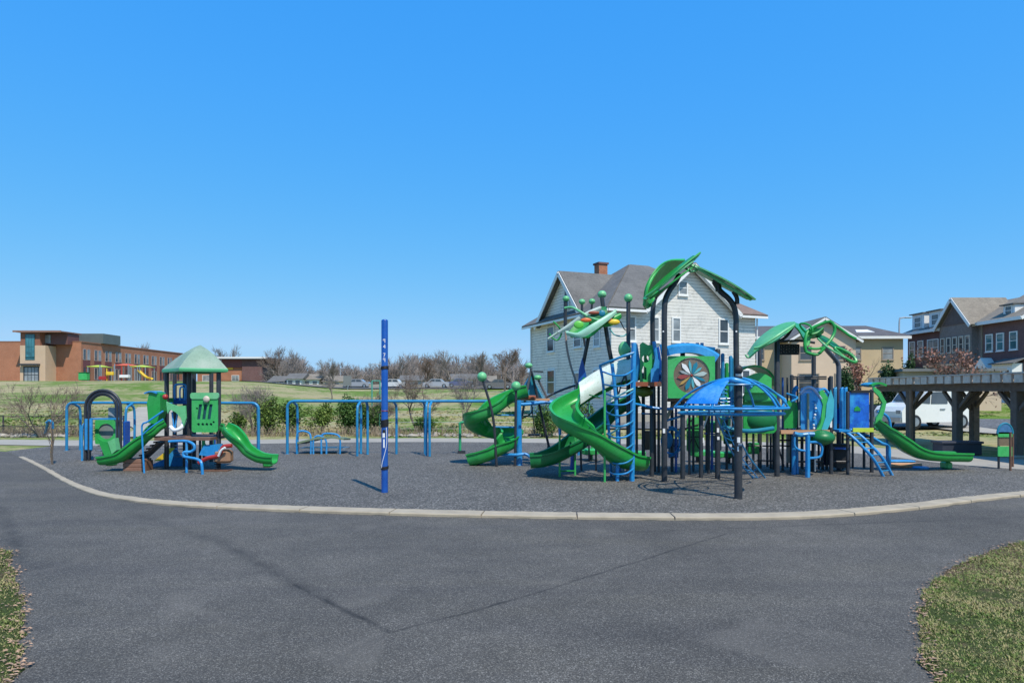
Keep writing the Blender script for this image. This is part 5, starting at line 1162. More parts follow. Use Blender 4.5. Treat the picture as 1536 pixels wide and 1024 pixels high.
# main hipped block
vm = HL/2; ru0, ru1 = hu(944, vm), hu(972, vm); rz = hz(ru0, vm, 399)
c00, c10, c11, c01 = fr.P(-.5, -.5, e-.1), fr.P(HW+.5, -.5, e-.1), fr.P(HW+.5, HL+.5, e-.1), fr.P(-.5, HL+.5, e-.1); r0, r1 = fr.P(ru0, vm, rz), fr.P(ru1, vm, rz)
mb = MB(); tri(mb, c00, r0, c01); mb.build('roof', shing, H); mb = MB(); tri(mb, c10, c11, r1); mb.build('roof', shing_br, H); mb = MB(); slab(mb, [c01, r0, r1, c11], .12); mb.build('roof', shing, H)
# front cross gable
f0, f1, fp_ = hu(963), hu(1104), hu(1034); fz = hz(fp_, 0, 398)
mb = MB(); prism(mb, fr, [(f0+.3, e), (f1-.3, e), (f1-.3, e+.15), (fp_, fz-.12), (f0+.3, e+.15)], .0, 4, 'v'); mb.build('gable_wall', siding, H)
def pslab(pts, th=.12):
    n = len(pts); nn = (pts[1]-pts[0]).cross(pts[2]-pts[0]).normalized(); nn = nn if nn.z > 0 else -nn
    up_ = (pts[1]-pts[0]).cross(pts[2]-pts[0]).z > 0; f_ = list(range(n)) if up_ else list(range(n))[::-1]
    return MB().add(list(pts)+[p+nn*th for p in pts], [tuple(f_[::-1]), tuple(i+n for i in f_)]+[(i, (i+1) % n, (i+1) % n+n, i+n) for i in range(n)])
kz = (rz-e+.1)/(vm+.5); zr_ = lambda v: e-.1+(v+.5)*kz
ua, ub = f0+.25, f1-.25; va = -.5+(ua+.5)/(ru0+.5)*(vm+.5); vb = -.5+(HW+.5-ub)/(HW+.5-ru1)*(vm+.5)
pslab([c00, fr.P(ua, -.5, e-.1), fr.P(ua, va, zr_(va))]).build('roof', shing, H)
pslab([fr.P(ub, -.5, e-.1), c10, fr.P(ub, vb, zr_(vb))]).build('roof', shing_br, H)
pslab([fr.P(ua, .25, zr_(.25)), fr.P(ub, .25, zr_(.25)), fr.P(ub, vb, zr_(vb)), r1, r0, fr.P(ua, va, zr_(va))]).build('roof', shing, H)
for s_, q0 in ((-1, f0), (1, f1)):
    mb = MB(); P4 = [fr.P(q0, -.5, e-.05), fr.P(fp_, -.5, fz), fr.P(fp_, vm, fz), fr.P(q0, vm, e-.05)]
    slab(mb, P4 if s_ > 0 else P4[::-1], .14); mb.build('roof', shing if s_ < 0 else shing_b, H)
    mb = MB(); mb.beam(fr.P(q0, -.53, e-.12), fr.P(fp_, -.53, fz-.08), .05, .24); mb.build('rake_board', white, H)
    mb = MB(); mb.beam(fr.P(q0, -.40, e-.28), fr.P(fp_, -.40, fz-.26), .22, .04); mb.build('soffit', white, H)
mb = MB(); mb.beam(fr.P(-.5, -.54, e-.16), fr.P(f0, -.54, e-.16), .06, .14); mb.build('fascia', white, H)
mb = MB(); mb.beam(fr.P(-.54, -.5, e-.16), fr.P(-.54, HL+.5, e-.16), .06, .14); mb.build('fascia', white, H)
mb = MB(); mb.beam(fr.P(f1, -.54, e-.16), fr.P(HW+.5, -.54, e-.16), .06, .14); mb.build('gutter', white, H)
# chimney
cu = hu(900, gp_+.6); cz = hz(cu, gp_, 393)
mb = MB(); fbox(mb, fr, cu-.3, cu+.35, gp_+.2, gp_+.85, gz-.8, cz-.1); ch = mb.build('chimney', brick_mat('chimney_brick', (.50, .20, .10), (.36, .13, .07), (.35, .3, .26), 6), H)
mb = MB(); fbox(mb, fr, cu-.37, cu+.42, gp_+.13, gp_+.92, cz-.1, cz+.02); mb.build('cap', brick_d, ch)
def fw(px, y0, y1, w_, gm): u = hu(px); z0, z1 = hz(u, 0, y1), hz(u, 0, y0); window(H, fr, u, (z0+z1)/2, w_, z1-z0, 0, 'f', white, gm)
def lw_(px, y0, y1, w_, gm): v = hv(px); z0, z1 = hz(0, v, y1), hz(0, v, y0); window(H, fr, v, (z0+z1)/2, w_, z1-z0, 0, 'l', white, gm)
fw(1014, 478, 511, .46, pane_b); fw(1085, 480, 514, .58, pane); fw(982, 477, 511, .46, pane_b); fw(947, 476, 510, .4, pane_b); fw(1024, 423, 441, .5, pane_b); fw(1014, 548, 585, .5, pane); fw(1085, 552, 590, .6, pane); fw(1118, 556, 590, .5, pane)
lw_(826.5, 491, 526, .95, pane); lw_(867, 498, 519, .85, pane); lw_(896, 497, 518, .62, pane_b); lw_(851, 430, 461, .55, pane); lw_(827, 556, 590, 1.1, pane); lw_(867, 560, 592, .9, pane_b); lw_(896, 555, 592, .8, pane_b)
MB().tube([fr.P(HW+.05, -.1, e-.2), fr.P(HW+.05, -.1, 0)], .05, 8).build('downpipe', white, H)
MB().tube([fr.P(-.08, HL-.1, e-.2), fr.P(-.08, HL-.1, 0)], .05, 8).build('downpipe', white, H)
mb = MB(); fbox(mb, fr, .02, HW-.02, -.06, -.0, -.6, .45); mb.build('foundation', conc2, H)

# ---------------- beige two-storey building
fr = Fr(22.0, 66, radians(-2), 1.3)
B = thing('beige_building', fr.P(9, 4, 0), 'beige stucco two storey building with a dark roof between the farmhouse and the townhouses', 'building')
fbox(MB(), fr, 0, 16.4, 0, 11, -1.2, 5.95).build('wall', stucco, B)
mb = MB(); slab(mb, [fr.P(-.5, -.5, 6.1), fr.P(16.9, -.5, 6.1), fr.P(15.2, 5, 7.6), fr.P(1, 5, 7.6)], .12); mb.build('roof', shingle_mat('dark_shingle', (.10, .095, .10)), B)
mb = MB(); slab(mb, [fr.P(1, 5, 7.6), fr.P(15.2, 5, 7.6), fr.P(16.9, 11.5, 6.1), fr.P(-.5, 11.5, 6.1)], .12); mb.build('roof', shing, B)
mb = MB(); mb.beam(fr.P(-.5, -.54, 6.04), fr.P(16.9, -.54, 6.04), .08, .26); mb.build('eave_board', white, B)
mb = MB(); prism(mb, fr, [(4.6, -1.2), (10.6, -1.2), (10.6, 5.6), (7.6, 7.5), (4.6, 5.6)], -2.6, .0, 'v'); mb.build('gable_bay', ltan, B)
for s_ in (-1, 1):
    mb = MB(); P4 = [fr.P(7.6+s_*3.5, -3.0, 5.5), fr.P(7.6, -3.0, 7.7), fr.P(7.6, 3, 7.7), fr.P(7.6+s_*3.5, 3, 5.5)]; slab(mb, P4 if s_ > 0 else P4[::-1], .12); mb.build('bay_roof', shing, B)
    mb = MB(); mb.beam(fr.P(7.6+s_*3.5, -3.02, 5.42), fr.P(7.6, -3.02, 7.62), .06, .2); mb.build('rake_board', white, B)
for u, z, v_, w_, h_ in ((11.8, 4.5, 0, .9, 1.1), (14.9, 4.5, 0, .95, 1.1), (2.4, 4.5, 0, .9, 1.1), (11.8, 1.6, 0, .9, 1.3), (14.9, 1.6, 0, .9, 1.3), (5.9, 4.4, -2.6, 1, 1.2), (9.1, 4.4, -2.6, .9, 1.2), (6.2, 1.6, -2.6, 1.8, 1.6), (9.3, 1.6, -2.6, 1.2, 1.6), (2.4, 1.6, 0, 1.4, 1.4)):
    window(B, fr, u, z, w_, h_, v_, 'f', M('taupe_frame', (.30, .25, .2), .6) if u == 11.8 and z > 4 else bpy.data.materials['taupe_frame'], pane_b if u > 11 else pane, mull=0)
mb = MB(); slab(mb, [fr.P(12.4, 1.1, 6.62), fr.P(14.2, 1.1, 6.62), fr.P(14.0, 2.2, 6.95), fr.P(12.8, 2.2, 6.95)], .1); mb.build('skylight', white, B)

# ---------------- townhouses: facade along Y at x ~ 40.5, facing -x
def town(name, y0, y1, xf, zb, wallm, roofm, ridge, label, kind):
    fr = Fr(xf, y1, -pi/2, zb); L_ = y1-y0       # u runs towards the camera, v to +x, front normal -v = -x
    t = thing(name, fr.P(L_/2, 5, 0), label, 'townhouse')
    eave = 6.6
    fbox(MB(), fr, 0, L_, 0, 10, -1.5, eave).build('wall', wallm, t)
    fbox(MB(), fr, L_, L_+.03, .03, 9.97, -1.5, eave).build('side_wall', ltan, t)
    mb = MB(); slab(mb, [fr.P(-.1, -.45, eave-.05), fr.P(L_+.25, -.45, eave-.05), fr.P(L_+.25, 4.6, ridge), fr.P(-.1, 4.6, ridge)], .14); mb.build('roof', roofm, t)
    mb = MB(); slab(mb, [fr.P(-.1, 4.6, ridge), fr.P(L_+.25, 4.6, ridge), fr.P(L_+.25, 10.4, eave-.05), fr.P(-.1, 10.4, eave-.05)], .14); mb.build('roof', roofm, t)
    mb = MB(); prism(mb, fr, [(0, eave), (10, eave), (4.6, ridge-.05)], L_-.2, L_, 'u'); mb.build('gable_end', ltan if kind != 3 else brick_g, t)
    mb = MB(); mb.beam(fr.P(-.1, -.5, eave-.05), fr.P(L_+.25, -.5, eave-.05), .1, .28); mb.build('eave_board', white, t)
    mb = MB(); mb.beam(fr.P(L_+.27, -.5, eave-.1), fr.P(L_+.27, 4.6, ridge-.02), .06, .25); mb.build('rake_board', white, t)
    return t, fr, L_, eave
def dormer(t, fr, u, w_, eave, ridge, dh=1.25):
    mb = MB(); prism(mb, fr, [(u-w_/2, eave+.05), (u+w_/2, eave+.05), (u+w_/2, eave+dh), (u-w_/2, eave+dh)], .35, 3.9, 'v'); d = mb.build('dormer', white, t)
    mb = MB(); slab(mb, [fr.P(u-w_/2-.15, .1, eave+dh), fr.P(u+w_/2+.15, .1, eave+dh), fr.P(u+w_/2+.15, 4.0, eave+dh+.2), fr.P(u-w_/2-.15, 4.0, eave+dh+.2)], .1); mb.build('dormer_roof', shing, d)
    window(d, fr, u, eave+.3+dh*.4, w_*.5, dh*.5, .35, 'f', white, pane, sill=False)
t, fr, L_, ev = town('townhouse', 64.0, 69.4, 41.2, 1.45, brick_d, shing, 8.5, 'farthest dark brick townhouse with two white dormers, left of the gabled grey one', 1)
for u in (1.2, 4.0): dormer(t, fr, u, 2.0, ev, 8.5, 1.9)
for u, w_ in ((.8, .75), (2.2, .75), (4.2, 1.6)):
    for z in (1.6, 4.9): window(t, fr, u, z, w_, 1.5, 0, 'f', white, pane_b, mull=1 if w_ > 1 else 0)
mb = MB(); fbox(mb, fr, .6, 3.2, -1.6, -.02, 2.9, 3.05); mb.build('porch_roof', shing, t)
for u in (.8, 3.0): MB().tube([fr.P(u, -1.4, -.4), fr.P(u, -1.4, 2.9)], .09, 8).build('porch_column', white, t)
t, fr, L_, ev = town('townhouse', 58.9, 63.9, 41.4, 1.45, brick_g, shing_b, 9.0, 'middle grey brick townhouse with a pointed front gable and white trim', 2)
mb = MB(); prism(mb, fr, [(.3, -1.5), (4.7, -1.5), (4.7, 6.6), (2.5, 9.0), (.3, 6.6)], -.6, -.01, 'v'); mb.build('front_gable', brick_g, t)
mb = MB(); prism(mb, fr, [(.75, 6.75), (4.25, 6.75), (2.5, 8.6)], -.66, -.6, 'v'); mb.build('gable_panel', M('brown_shake', (.12, .085, .075), .8, .25, 3), t)
for s_ in (-1, 1):
    P4 = [fr.P(2.5+s_*2.55, -1.0, 6.45), fr.P(2.5, -1.0, 9.15), fr.P(2.5, 4, 9.15), fr.P(2.5+s_*2.55, 4, 6.45)]; mb = MB(); slab(mb, P4 if s_ > 0 else P4[::-1], .14); mb.build('gable_roof', shing_b, t)
    mb = MB(); mb.beam(fr.P(2.5+s_*2.55, -1.03, 6.4), fr.P(2.5, -1.03, 9.1), .06, .3); mb.build('rake_board', white, t)
for k in range(5): window(t, fr, .8+k*.86, 4.9, .45, 1.3, -.61, 'f', M('ivory_trim', (.55, .5, .42), .6) if k == 0 else bpy.data.materials['ivory_trim'], pane, sill=False)
for u in (1.4, 3.4): window(t, fr, u, 1.5, 1.0, 1.5, -.61, 'f', white, pane_b)
mb = MB(); fbox(mb, fr, .3, 4.6, -2.2, -.62, 2.9, 3.1); mb.build('porch_roof', ltan, t)
for u in (.5, 4.4): MB().tube([fr.P(u, -2.0, -.4), fr.P(u, -2.0, 2.9)], .1, 8).build('porch_column', white, t)
t, fr, L_, ev = town('townhouse', 53.8, 58.6, 41.4, 1.45, brick_d, shing_b, 9.5, 'nearest dark brick townhouse with three upper windows and a bay window, at the right edge', 3)
for u in (.8, 2.1, 3.6): window(t, fr, u, 4.8, .7, 1.35, 0, 'f', white, pane_t)
dormer(t, fr, 2.6, 1.3, ev, 9.5)
mb = MB(); fbox(mb, fr, 2.3, 4.6, -.9, -.01, -.6, 2.9); bay = mb.build('bay', white, t)
mb = MB(); slab(mb, [fr.P(2.2, -1.15, 2.85), fr.P(5.1, -1.15, 2.85), fr.P(4.8, .1, 3.3), fr.P(2.5, .1, 3.3)], .08); mb.build('bay_roof', shing, bay)
for u in (2.75, 3.45, 4.15): window(bay, fr, u, 1.6, .42, 1.5, -.9, 'f', white, pane, sill=False)
mb = MB(); prism(mb, fr, [(.2, 1.9), (1.9, 1.9), (1.9, 2.5), (1.05, 3.5), (.2, 2.5)], -1.0, -.01, 'v'); mb.build('door_hood', white, t)
mb = MB(); fbox(mb, fr, .6, 1.5, -.08, -.01, -.5, 1.9); mb.build('door', M('dark_door', (.05, .06, .09), .5), t)
# garage level block seen beneath the pergola
o_ = Vector((30.5, 47, 0)); t = thing('low_building', o_, 'low tan block with a dark opening seen beneath the pergola roof', 'building')
fr = Fr(28.5, 48.5, radians(-8), 1.2); fbox(MB(), fr, 0, 6.5, 0, 4, -1, 2.3).build('wall', ltan, t)
mb = MB(); fbox(mb, fr, .8, 3.6, -.05, -.01, -.6, 1.5); mb.build('opening', darkfr, t)
mb = MB(); fbox(mb, fr, -.2, 6.7, -.3, 4.2, 2.3, 2.5); mb.build('roof', slate_gb, t)

# ---------------- school on the hill
ZB = 4.0
fr = Fr(-84.0-.0, 130, pi/2, ZB)       # u runs away (+y), v runs to -x ; front normal -v = +x (faces the playground)
SC = thing('school_building', (-90, 135, ZB), 'orange brick school with a tan tower and flat roof on the far left hill', 'school')
mb = MB(); fbox(mb, fr, 0, 40, 0, 16, -2, 7.75); mb.build('wall', brick_o, SC)
mb = MB(); fbox(mb, fr, -.05, 40.05, -.12, 16.1, 7.75, 7.95); mb.build('parapet_cap', M('parapet_brown', (.28, .13, .08), .7), SC)
redp = M('dark_red_panel', (.16, .05, .05), .6)
for k in range(11):
    u = 1.6+3.55*k
    for du in (-.62, .62): window(SC, fr, u+du, 5.4, .72, 1.9, 0, 'f', M('pale_reveal', (.34, .30, .29), .6) if (k == 0 and du < 0) else bpy.data.materials['pale_reveal'], pane_b if du > 0 else pane, sash=False, sill=False, fw=.12)
    mb = MB(); fbox(mb, fr, u-1.1, u+1.1, -.06, -.0, 2.9, 4.2); mb.build('spandrel', redp, SC)
    for du in (-.62, .62): window(SC, fr, u+du, 1.7, .75, 2.2, 0, 'f', bpy.data.materials['pale_reveal'] if k % 2 else redp, pane, sash=False, sill=False, fw=.1)
frs = Fr(-84.0, 130, 0, ZB)            # front faces camera (-y)
for u, w_ in ((-3, .9),): pass
# tan tower
fx = lambda px, D: (px-768)*D/F
tw = Fr(fx(30, 127), 127, 0, ZB); tl = fx(68, 127)-fx(30, 127)
fbox(MB(), tw, 0, tl, 0, 5, -2, 6.9).build('tower_wall', tanstone, SC)
fbox(MB(), tw, .05, tl*.78, .05, 5, 6.9, 9.4).build('tower_top', brick_mat('red_brick', (.34, .14, .09), (.28, .11, .07), (.3, .2, .16)), SC)
fbox(MB(), tw, tl*.78, tl+3.2, 1.6, 5, 7.2, 9.3).build('tower_recess', M('maroon_panel', (.14, .06, .05), .6), SC)
fbox(MB(), tw, -.9, tl+3.4, -.6, 5.5, 9.4, 9.62).build('tower_roof', M('brown_metal', (.24, .13, .10), .6), SC)
fbox(MB(), tw, -.95, tl+3.45, -.66, -.6, 9.36, 9.7).build('roof_edge', M('tan_metal', (.26, .14, .10), .6), SC)
window(SC, tw, tl*.40, 6.6, 1.5, 4.6, 0, 'f', tealfr, pane_t, sash=True, mull=2, sill=False, fw=.14)
window(SC, tw, tl*.40, 5.6-1.0, 1.5, .1, 0, 'f', tealfr, pane_t, sash=False, sill=False)
window(SC, tw, tl*.45, 1.3, 2.6, 2.8, 0, 'f', darkfr, pane_b, mull=3, sill=False, fw=.2)
window(SC, tw, tl*.90, 8.3, .9, 1.9, 0, 'f', bpy.data.materials['pale_reveal'], pane_b, sill=False) if False else None
fbox(MB(), tw, tl*.05, tl*.8, -.8, -.02, 3.1, 3.4).build('entrance_canopy', darkfr, SC)
# left wing
lw = Fr(fx(-60, 131), 131, 0, ZB); le = fx(30, 131)-fx(-60, 131)
fbox(MB(), lw, 0, le, 0, 12, -2, 7.4).build('wing_wall', brick_o, SC)
for px in (22, -10): 
    for d_, g_ in ((-.95, pane_t), (0, pane_b), (.95, pane_t)): window(SC, lw, fx(px, 131)-fx(-60, 131)+d_, 5.0, .82, 1.5, 0, 'f', tealfr, g_, sash=False, sill=False, fw=.05)
fbox(MB(), lw, 2, le-1.8, -.06, 0, -.3, 2.6).build('yellow_panel', M('yellow_panel', (.62, .42, .06), .6), SC)
for px in (9, 21): window(SC, lw, fx(px, 131)-fx(-60, 131), 1.2, 1.1, 2.0, -.06, 'f', tealfr, pane_t, sash=False, sill=False)
# front brick face belongs to the long block (v faces); add rooftop screen
rs_ = Fr(fx(93, 136), 136, 0, ZB+7.95); fbox(MB(), rs_, 0, 8.4, 0, 6, 0, 2.0).build('rooftop_screen', M('green_grey_screen', (.11, .13, .12), .6, .15, .8), SC)
MB().box((fx(70, 129), 128.6, ZB+8.2), (2.2, .4, 1.6)).build('glass_corner', pane_b, SC)
# annex on the right
an = Fr(fx(296, 168), 168, 0, 3.2)
AN = thing('brick_annex', an.P(8, 4, 0), 'small orange brick annex with a dark flat overhanging roof right of the school', 'building')
fbox(MB(), an, 0, 11.5, 0, 10, -2, 5.6).build('wall', brick_o, AN)
fbox(MB(), an, 11.5, 16.5, -.6, 8, -2, 7.0).build('dark_wing', brick_d, AN)
fbox(MB(), an, 5.5, 18.2, -1.6, 9, 7.0, 7.5).build('roof', M('dark_metal_roof', (.06, .065, .075), .5), AN)
fbox(MB(), an, 5.5, 18.2, -1.66, -1.6, 7.2, 7.62).build('roof_edge', white, AN)
fbox(MB(), an, 6.2, 11.4, -.4, 0, 5.0, 7.0).build('clerestory', redp, AN)
fbox(MB(), an, 4.5, 9.0, -.1, 0, 4.5, 5.4).build('yellow_band', yellow, AN)
for u in (2.2, 9.6): window(AN, an, u, 1.6, 1.7, 2.8, 0, 'f', white, pane_b, mull=1)
# school playground shade sails and play bits
def sail(px0, px1, py, D, mat, label, grp=None):
    a_, b_ = A(px0, py, D), A(px1, py+.6, D); c_ = a_.lerp(b_, .5); z0 = hill(c_.x, c_.y)
    t = thing('shade_canopy', (c_.x, c_.y, z0), label, 'canopy')
    MB().sheet(lambda u, v: a_.lerp(b_, u)+Vector((0, 3.2*v, .30*sin(pi*u)*sin(pi*v))), 8, 6, .10).build('fabric', mat, t)
    for s_ in (.06, .94):
        for v_ in (.1, 3.1): q = a_.lerp(b_, s_); MB().tube([(q.x, q.y+v_, z0), (q.x, q.y+v_, q.z)], .09, 6).build('post', steel, t)
sail(130, 153, 549.5, 119, lime, 'leftmost yellow green shade canopy in front of the school wall')
sail(169, 196, 547.5, 121, M('coral_fabric', (.70, .12, .05), .6), 'red orange shade canopy in front of the school wall')
sail(195, 219, 549.5, 121, lime, 'yellow green shade canopy right of the red one by the school')
q = A(126, 572, 117); z0 = hill(q.x, q.y); t = thing('storage_bin', (q.x, q.y, z0), 'green bin standing near the corner of the school', 'bin')
MB().box((q.x, q.y, z0+.75), (1.5, 1, 1.3), ch=.1).build('body', green_hi, t); MB().box((q.x, q.y, z0+1.46), (1.6, 1.1, .12)).build('lid', green_dk, t)
q = A(217, 573, 119); z0 = hill(q.x, q.y); t = thing('yellow_slide', (q.x, q.y, z0), 'yellow slide of the distant school playground', 'slide')
slide([Vector((q.x-1.2, q.y, z0+1.8)), Vector((q.x-.6, q.y, z0+1.2)), Vector((q.x+.3, q.y, z0+.5)), Vector((q.x+1.3, q.y, z0+.25))], .7, .25, 4).build('chute', yellow, t)
for d_ in (-1.3, -.9): MB().tube([(q.x+d_, q.y, z0), (q.x+d_, q.y, z0+2.6)], .08, 6).build('post', steel, t)
q = A(172, 573, 118); z0 = hill(q.x, q.y); t = thing('school_play_frame', (q.x, q.y, z0), 'small colourful play frame beneath the red canopy by the school', 'play frame')
for i, (dx, h_, m_) in enumerate(((-2.6, 2.8, steel), (-1.4, 2.2, yellow), (0, 3, steel), (1.2, 2.6, red), (2.4, 2.9, steel), (3.6, 2.2, steel))): MB().tube([(q.x+dx, q.y, z0), (q.x+dx, q.y, z0+h_)], .09, 6).build('post', m_, t)
MB().box((q.x-.7, q.y, z0+1.3), (1.3, .8, .6), ch=.05).build('panel', yellow, t); MB().box((q.x+1.8, q.y, z0+.8), (1.6, .8, .5), ch=.05).build('panel', wht_s, t); MB().box((q.x-2, q.y, z0+.5), (1.3, .8, .6), ch=.05).build('panel', red, t)

# ---------------- pergola
o = Vector((16.4, 22, 0)); t = thing('pergola', o, 'long weathered timber pergola with slatted roof and braced posts at the right', 'pergola')
XI, XO = 15.3, 17.75
for xx, ys_ in ((XI, (25.6, 22.9, 20.2, 17.5)), (XO, (25.6, 22.9, 20.2, 17.5))):
    for y_ in ys_:
        mb = MB().box((xx, y_, 1.0), (.24 if xx == XI else .26, .26, 2.1), ch=.02); p_ = mb.build('post', woodgrey, t)
        MB().box((xx, y_, .05), (.36, .36, .1), ch=.02).build('base', conc2, p_)
        for s_ in (-1, 1):
            MB().beam((xx, y_+s_*.1, 1.45), (xx, y_+s_*.72, 2.03), .10, .10).build('brace', woodgrey, t)
    for off in (-.13, .13): MB().beam((xx+off*1.0, 27.7, 2.16), (xx+off, 15.6, 2.16), .07, .26).build('beam', woodgrey, t)
for y_ in (25.6, 22.9, 20.2, 17.5):
    MB().beam((XI+.1, y_, 1.35), (XI+.8, y_, 2.03), .12, .12).build('brace', woodgrey, t)
    MB().beam((XO-.1, y_, 1.35), (XO-.8, y_, 2.03), .12, .12).build('brace', woodgrey, t)
y_ = 27.6
while y_ > 15.6:
    dz_ = random.uniform(-.012, .012)
    MB().beam((14.85+random.uniform(-.03, .03), y_, 2.42+dz_), (18.6, y_+random.uniform(-.02, .02), 2.42+dz_), .33, .25).build('rafter', woodmid, t); y_ -= .447
k = 0; x_ = 14.9
while x_ < 18.5:
    MB().beam((x_, 27.75, 2.572), (x_, 15.5, 2.572), .16, .045).build('slat', woodtop, t); x_ += .27
# planter bench beneath
o = Vector((14.35, 21.45, 0)); t = thing('bench_box', o, 'low dark navy box bench under the pergola', 'bench')
MB().box((14.35, 21.5, .18), (1.25, .5, .36)).build('body', M('dark_bench', (.022, .028, .045), .6), t); MB().box((14.35, 21.5, .395), (1.35, .58, .07), ch=.01).build('top', M('dark_bench_top', (.035, .04, .06), .5), t)
# thin street pole
q = Vector((.6276*24.9, 24.9, 0)); t = thing('wooden_pole', q, 'thin brown pole between the pergola posts', 'pole')
MB().tube([(q.x-.6, q.y+.2, 0), (q.x-.6, q.y+.2, 2.05)], .06, 8).build('shaft', M('brown_pole', (.22, .13, .08), .8), t); MB().box((q.x-.6, q.y+.2, .04), (.3, .3, .08)).build('base', conc2, t)

# ---------------- arch play panel on the right
o = G(1507, 703.5); t = thing('play_panel_sign', o, 'small arched play panel with blue top and green panels at the right', 'play panel')
for px, by in ((1498, 703), (1515.5, 706), (1519, 700)):
    g_ = G(px, by); MB().tube([g_-Vector((0, 0, .03)), A(px, 648, g_.y)], .028, 9).build('leg', char if px < 1510 else woodbr, t)
x0 = fx(1499, 17.3); W_ = fx(1516, 17.4)-x0
mb = MB().poly([(0, 0), (W_, 0)]+[(W_/2+W_/2*cos(a), .02+.24*sin(a)) for a in [pi*i/10 for i in range(11)]][0:], [], (x0, 17.35, A(0, 650, 17.4).z), (1, 0, 0), (0, 0, 1), .03); mb.build('arch_panel', M('panel_blue', (.05, .16, .32), .5, .4, 12), t)
MB().tube([(x0+W_/2-W_/2*1.08*cos(a), 17.35, A(0, 650, 17.4).z+.27*sin(a)) for a in [pi*i/12 for i in range(13)]], .026, 8).build('arch_rim', teal, t)
mb = MB().poly(rrect(0, 0, W_, .13, .02), [], (x0, 17.35, A(0, 655, 17.4).z), (1, 0, 0), (0, 0, 1), .03); mb.build('panel', green_hi, t)
mb = MB().poly(rrect(0, 0, W_, .26, .02), [], (x0, 17.36, A(0, 684, 17.4).z), (1, 0, 0), (0, 0, 1), .03); mb.build('panel', green_hi, t)
mb = MB().poly(rrect(0, 0, W_*.9, .28, .02), [], (x0+.02, 17.37, A(0, 668, 17.4).z), (1, 0, 0), (0, 0, 1), .02); mb.build('window_panel', smoke, t)

# ---------------- vehicles
def wheel(par, c, r, w_, ax, hub=steel):
    ax = Vector(ax).normalized(); c = Vector(c)
    p = MB().tube([c-ax*w_/2, c-ax*w_*.42, c+ax*w_*.42, c+ax*w_/2], r, 20, rr=[r*.92, r, r, r*.92]).build('wheel', black, par)
    MB().tube([c-ax*w_*.53, c+ax*w_*.53], r*.6, 16).build('rim', hub, p)
def vehicle(name, fr, prof, wd, bodym, wins, wheels, label, cat, r=.36, extras=None):
    t = thing(name, fr.P(0, 0, 0), label, cat)
    mb = MB(); prism(mb, fr, prof, -wd/2, wd/2, 'v'); mb.build('body', bodym, t)
    for w_ in wins:
        for s_ in (-1, 1):
            mb = MB(); v_ = s_*(wd/2+.012); P = [fr.P(p[0], v_-.012, p[1]) for p in w_]+[fr.P(p[0], v_+.012, p[1]) for p in w_]
            n = len(w_); mb.add(P, [tuple(range(n)), tuple(range(2*n-1, n-1, -1))]+[(i, i+n, (i+1) % n+n, (i+1) % n) for i in range(n)]); mb.build('side_window', pane, t)
    for u in wheels:
        for s_ in (-1, 1): wheel(t, fr.P(u, s_*(wd/2-.08), r), r, .22, fr.v)
    return t
# white utility van
zv = hill(21.8, 35.2)+.03
fr = Fr(21.8, 35.2, radians(12), zv)
prof = [(-2.25, .35), (2.15, .35), (2.15, 2.42), (.62, 2.45), (.5, 2.12), (-.62, 2.06), (-1.2, 1.36), (-2.1, 1.14), (-2.28, .9)]
VN = vehicle('utility_van', fr, prof, 1.9, M('van_white', (.72, .73, .70), .3, .04, 2, coat=.3), [[(-.55, 1.3), (.45, 1.3), (.42, 1.92), (-.5, 1.90)], [(-1.12, 1.34), (-.62, 1.3), (-.58, 1.9), (-.66, 1.88)]], (-1.5, 1.35), 'white utility van with side compartments parked on the street behind the pergola', 'van', .37)
for u0, u1, z0, z1 in ((.7, 1.3, .95, 2.2), (1.4, 2.05, 1.2, 2.2), (.0, .3, .98, 1.05), (.9, 1.1, 1.35, 1.5), (1.6, 1.8, 1.6, 1.72)):
    mb = MB(); fbox(mb, fr, u0, u1, -.985, -.95, z0, z1); mb.build('compartment_door' if u1-u0 > .6 else 'handle', M('van_panel', (.66, .68, .66), .35) if u1-u0 > .6 else steel, VN)
mb = MB(); P = [fr.P(-1.17, -.8, 1.40), fr.P(-1.17, .8, 1.40), fr.P(-.66, .75, 2.01), fr.P(-.66, -.75, 2.01)]; nn = Vector((-.03, 0, .03)); mb.add([p+nn for p in P]+[p+nn*2 for p in P], [(3, 2, 1, 0), (4, 5, 6, 7), (0, 1, 5, 4), (1, 2, 6, 5), (2, 3, 7, 6), (3, 0, 4, 7)]); mb.build('windscreen', pane, VN)
for v_ in (-.7, .7): MB().box(fr.P(-2.24, v_, .88), (.08, .3, .18), fr.a).build('headlight', pane_b, VN)
MB().box(fr.P(-2.28, 0, .5), (.12, 1.8, .2), fr.a).build('bumper', steel, VN)
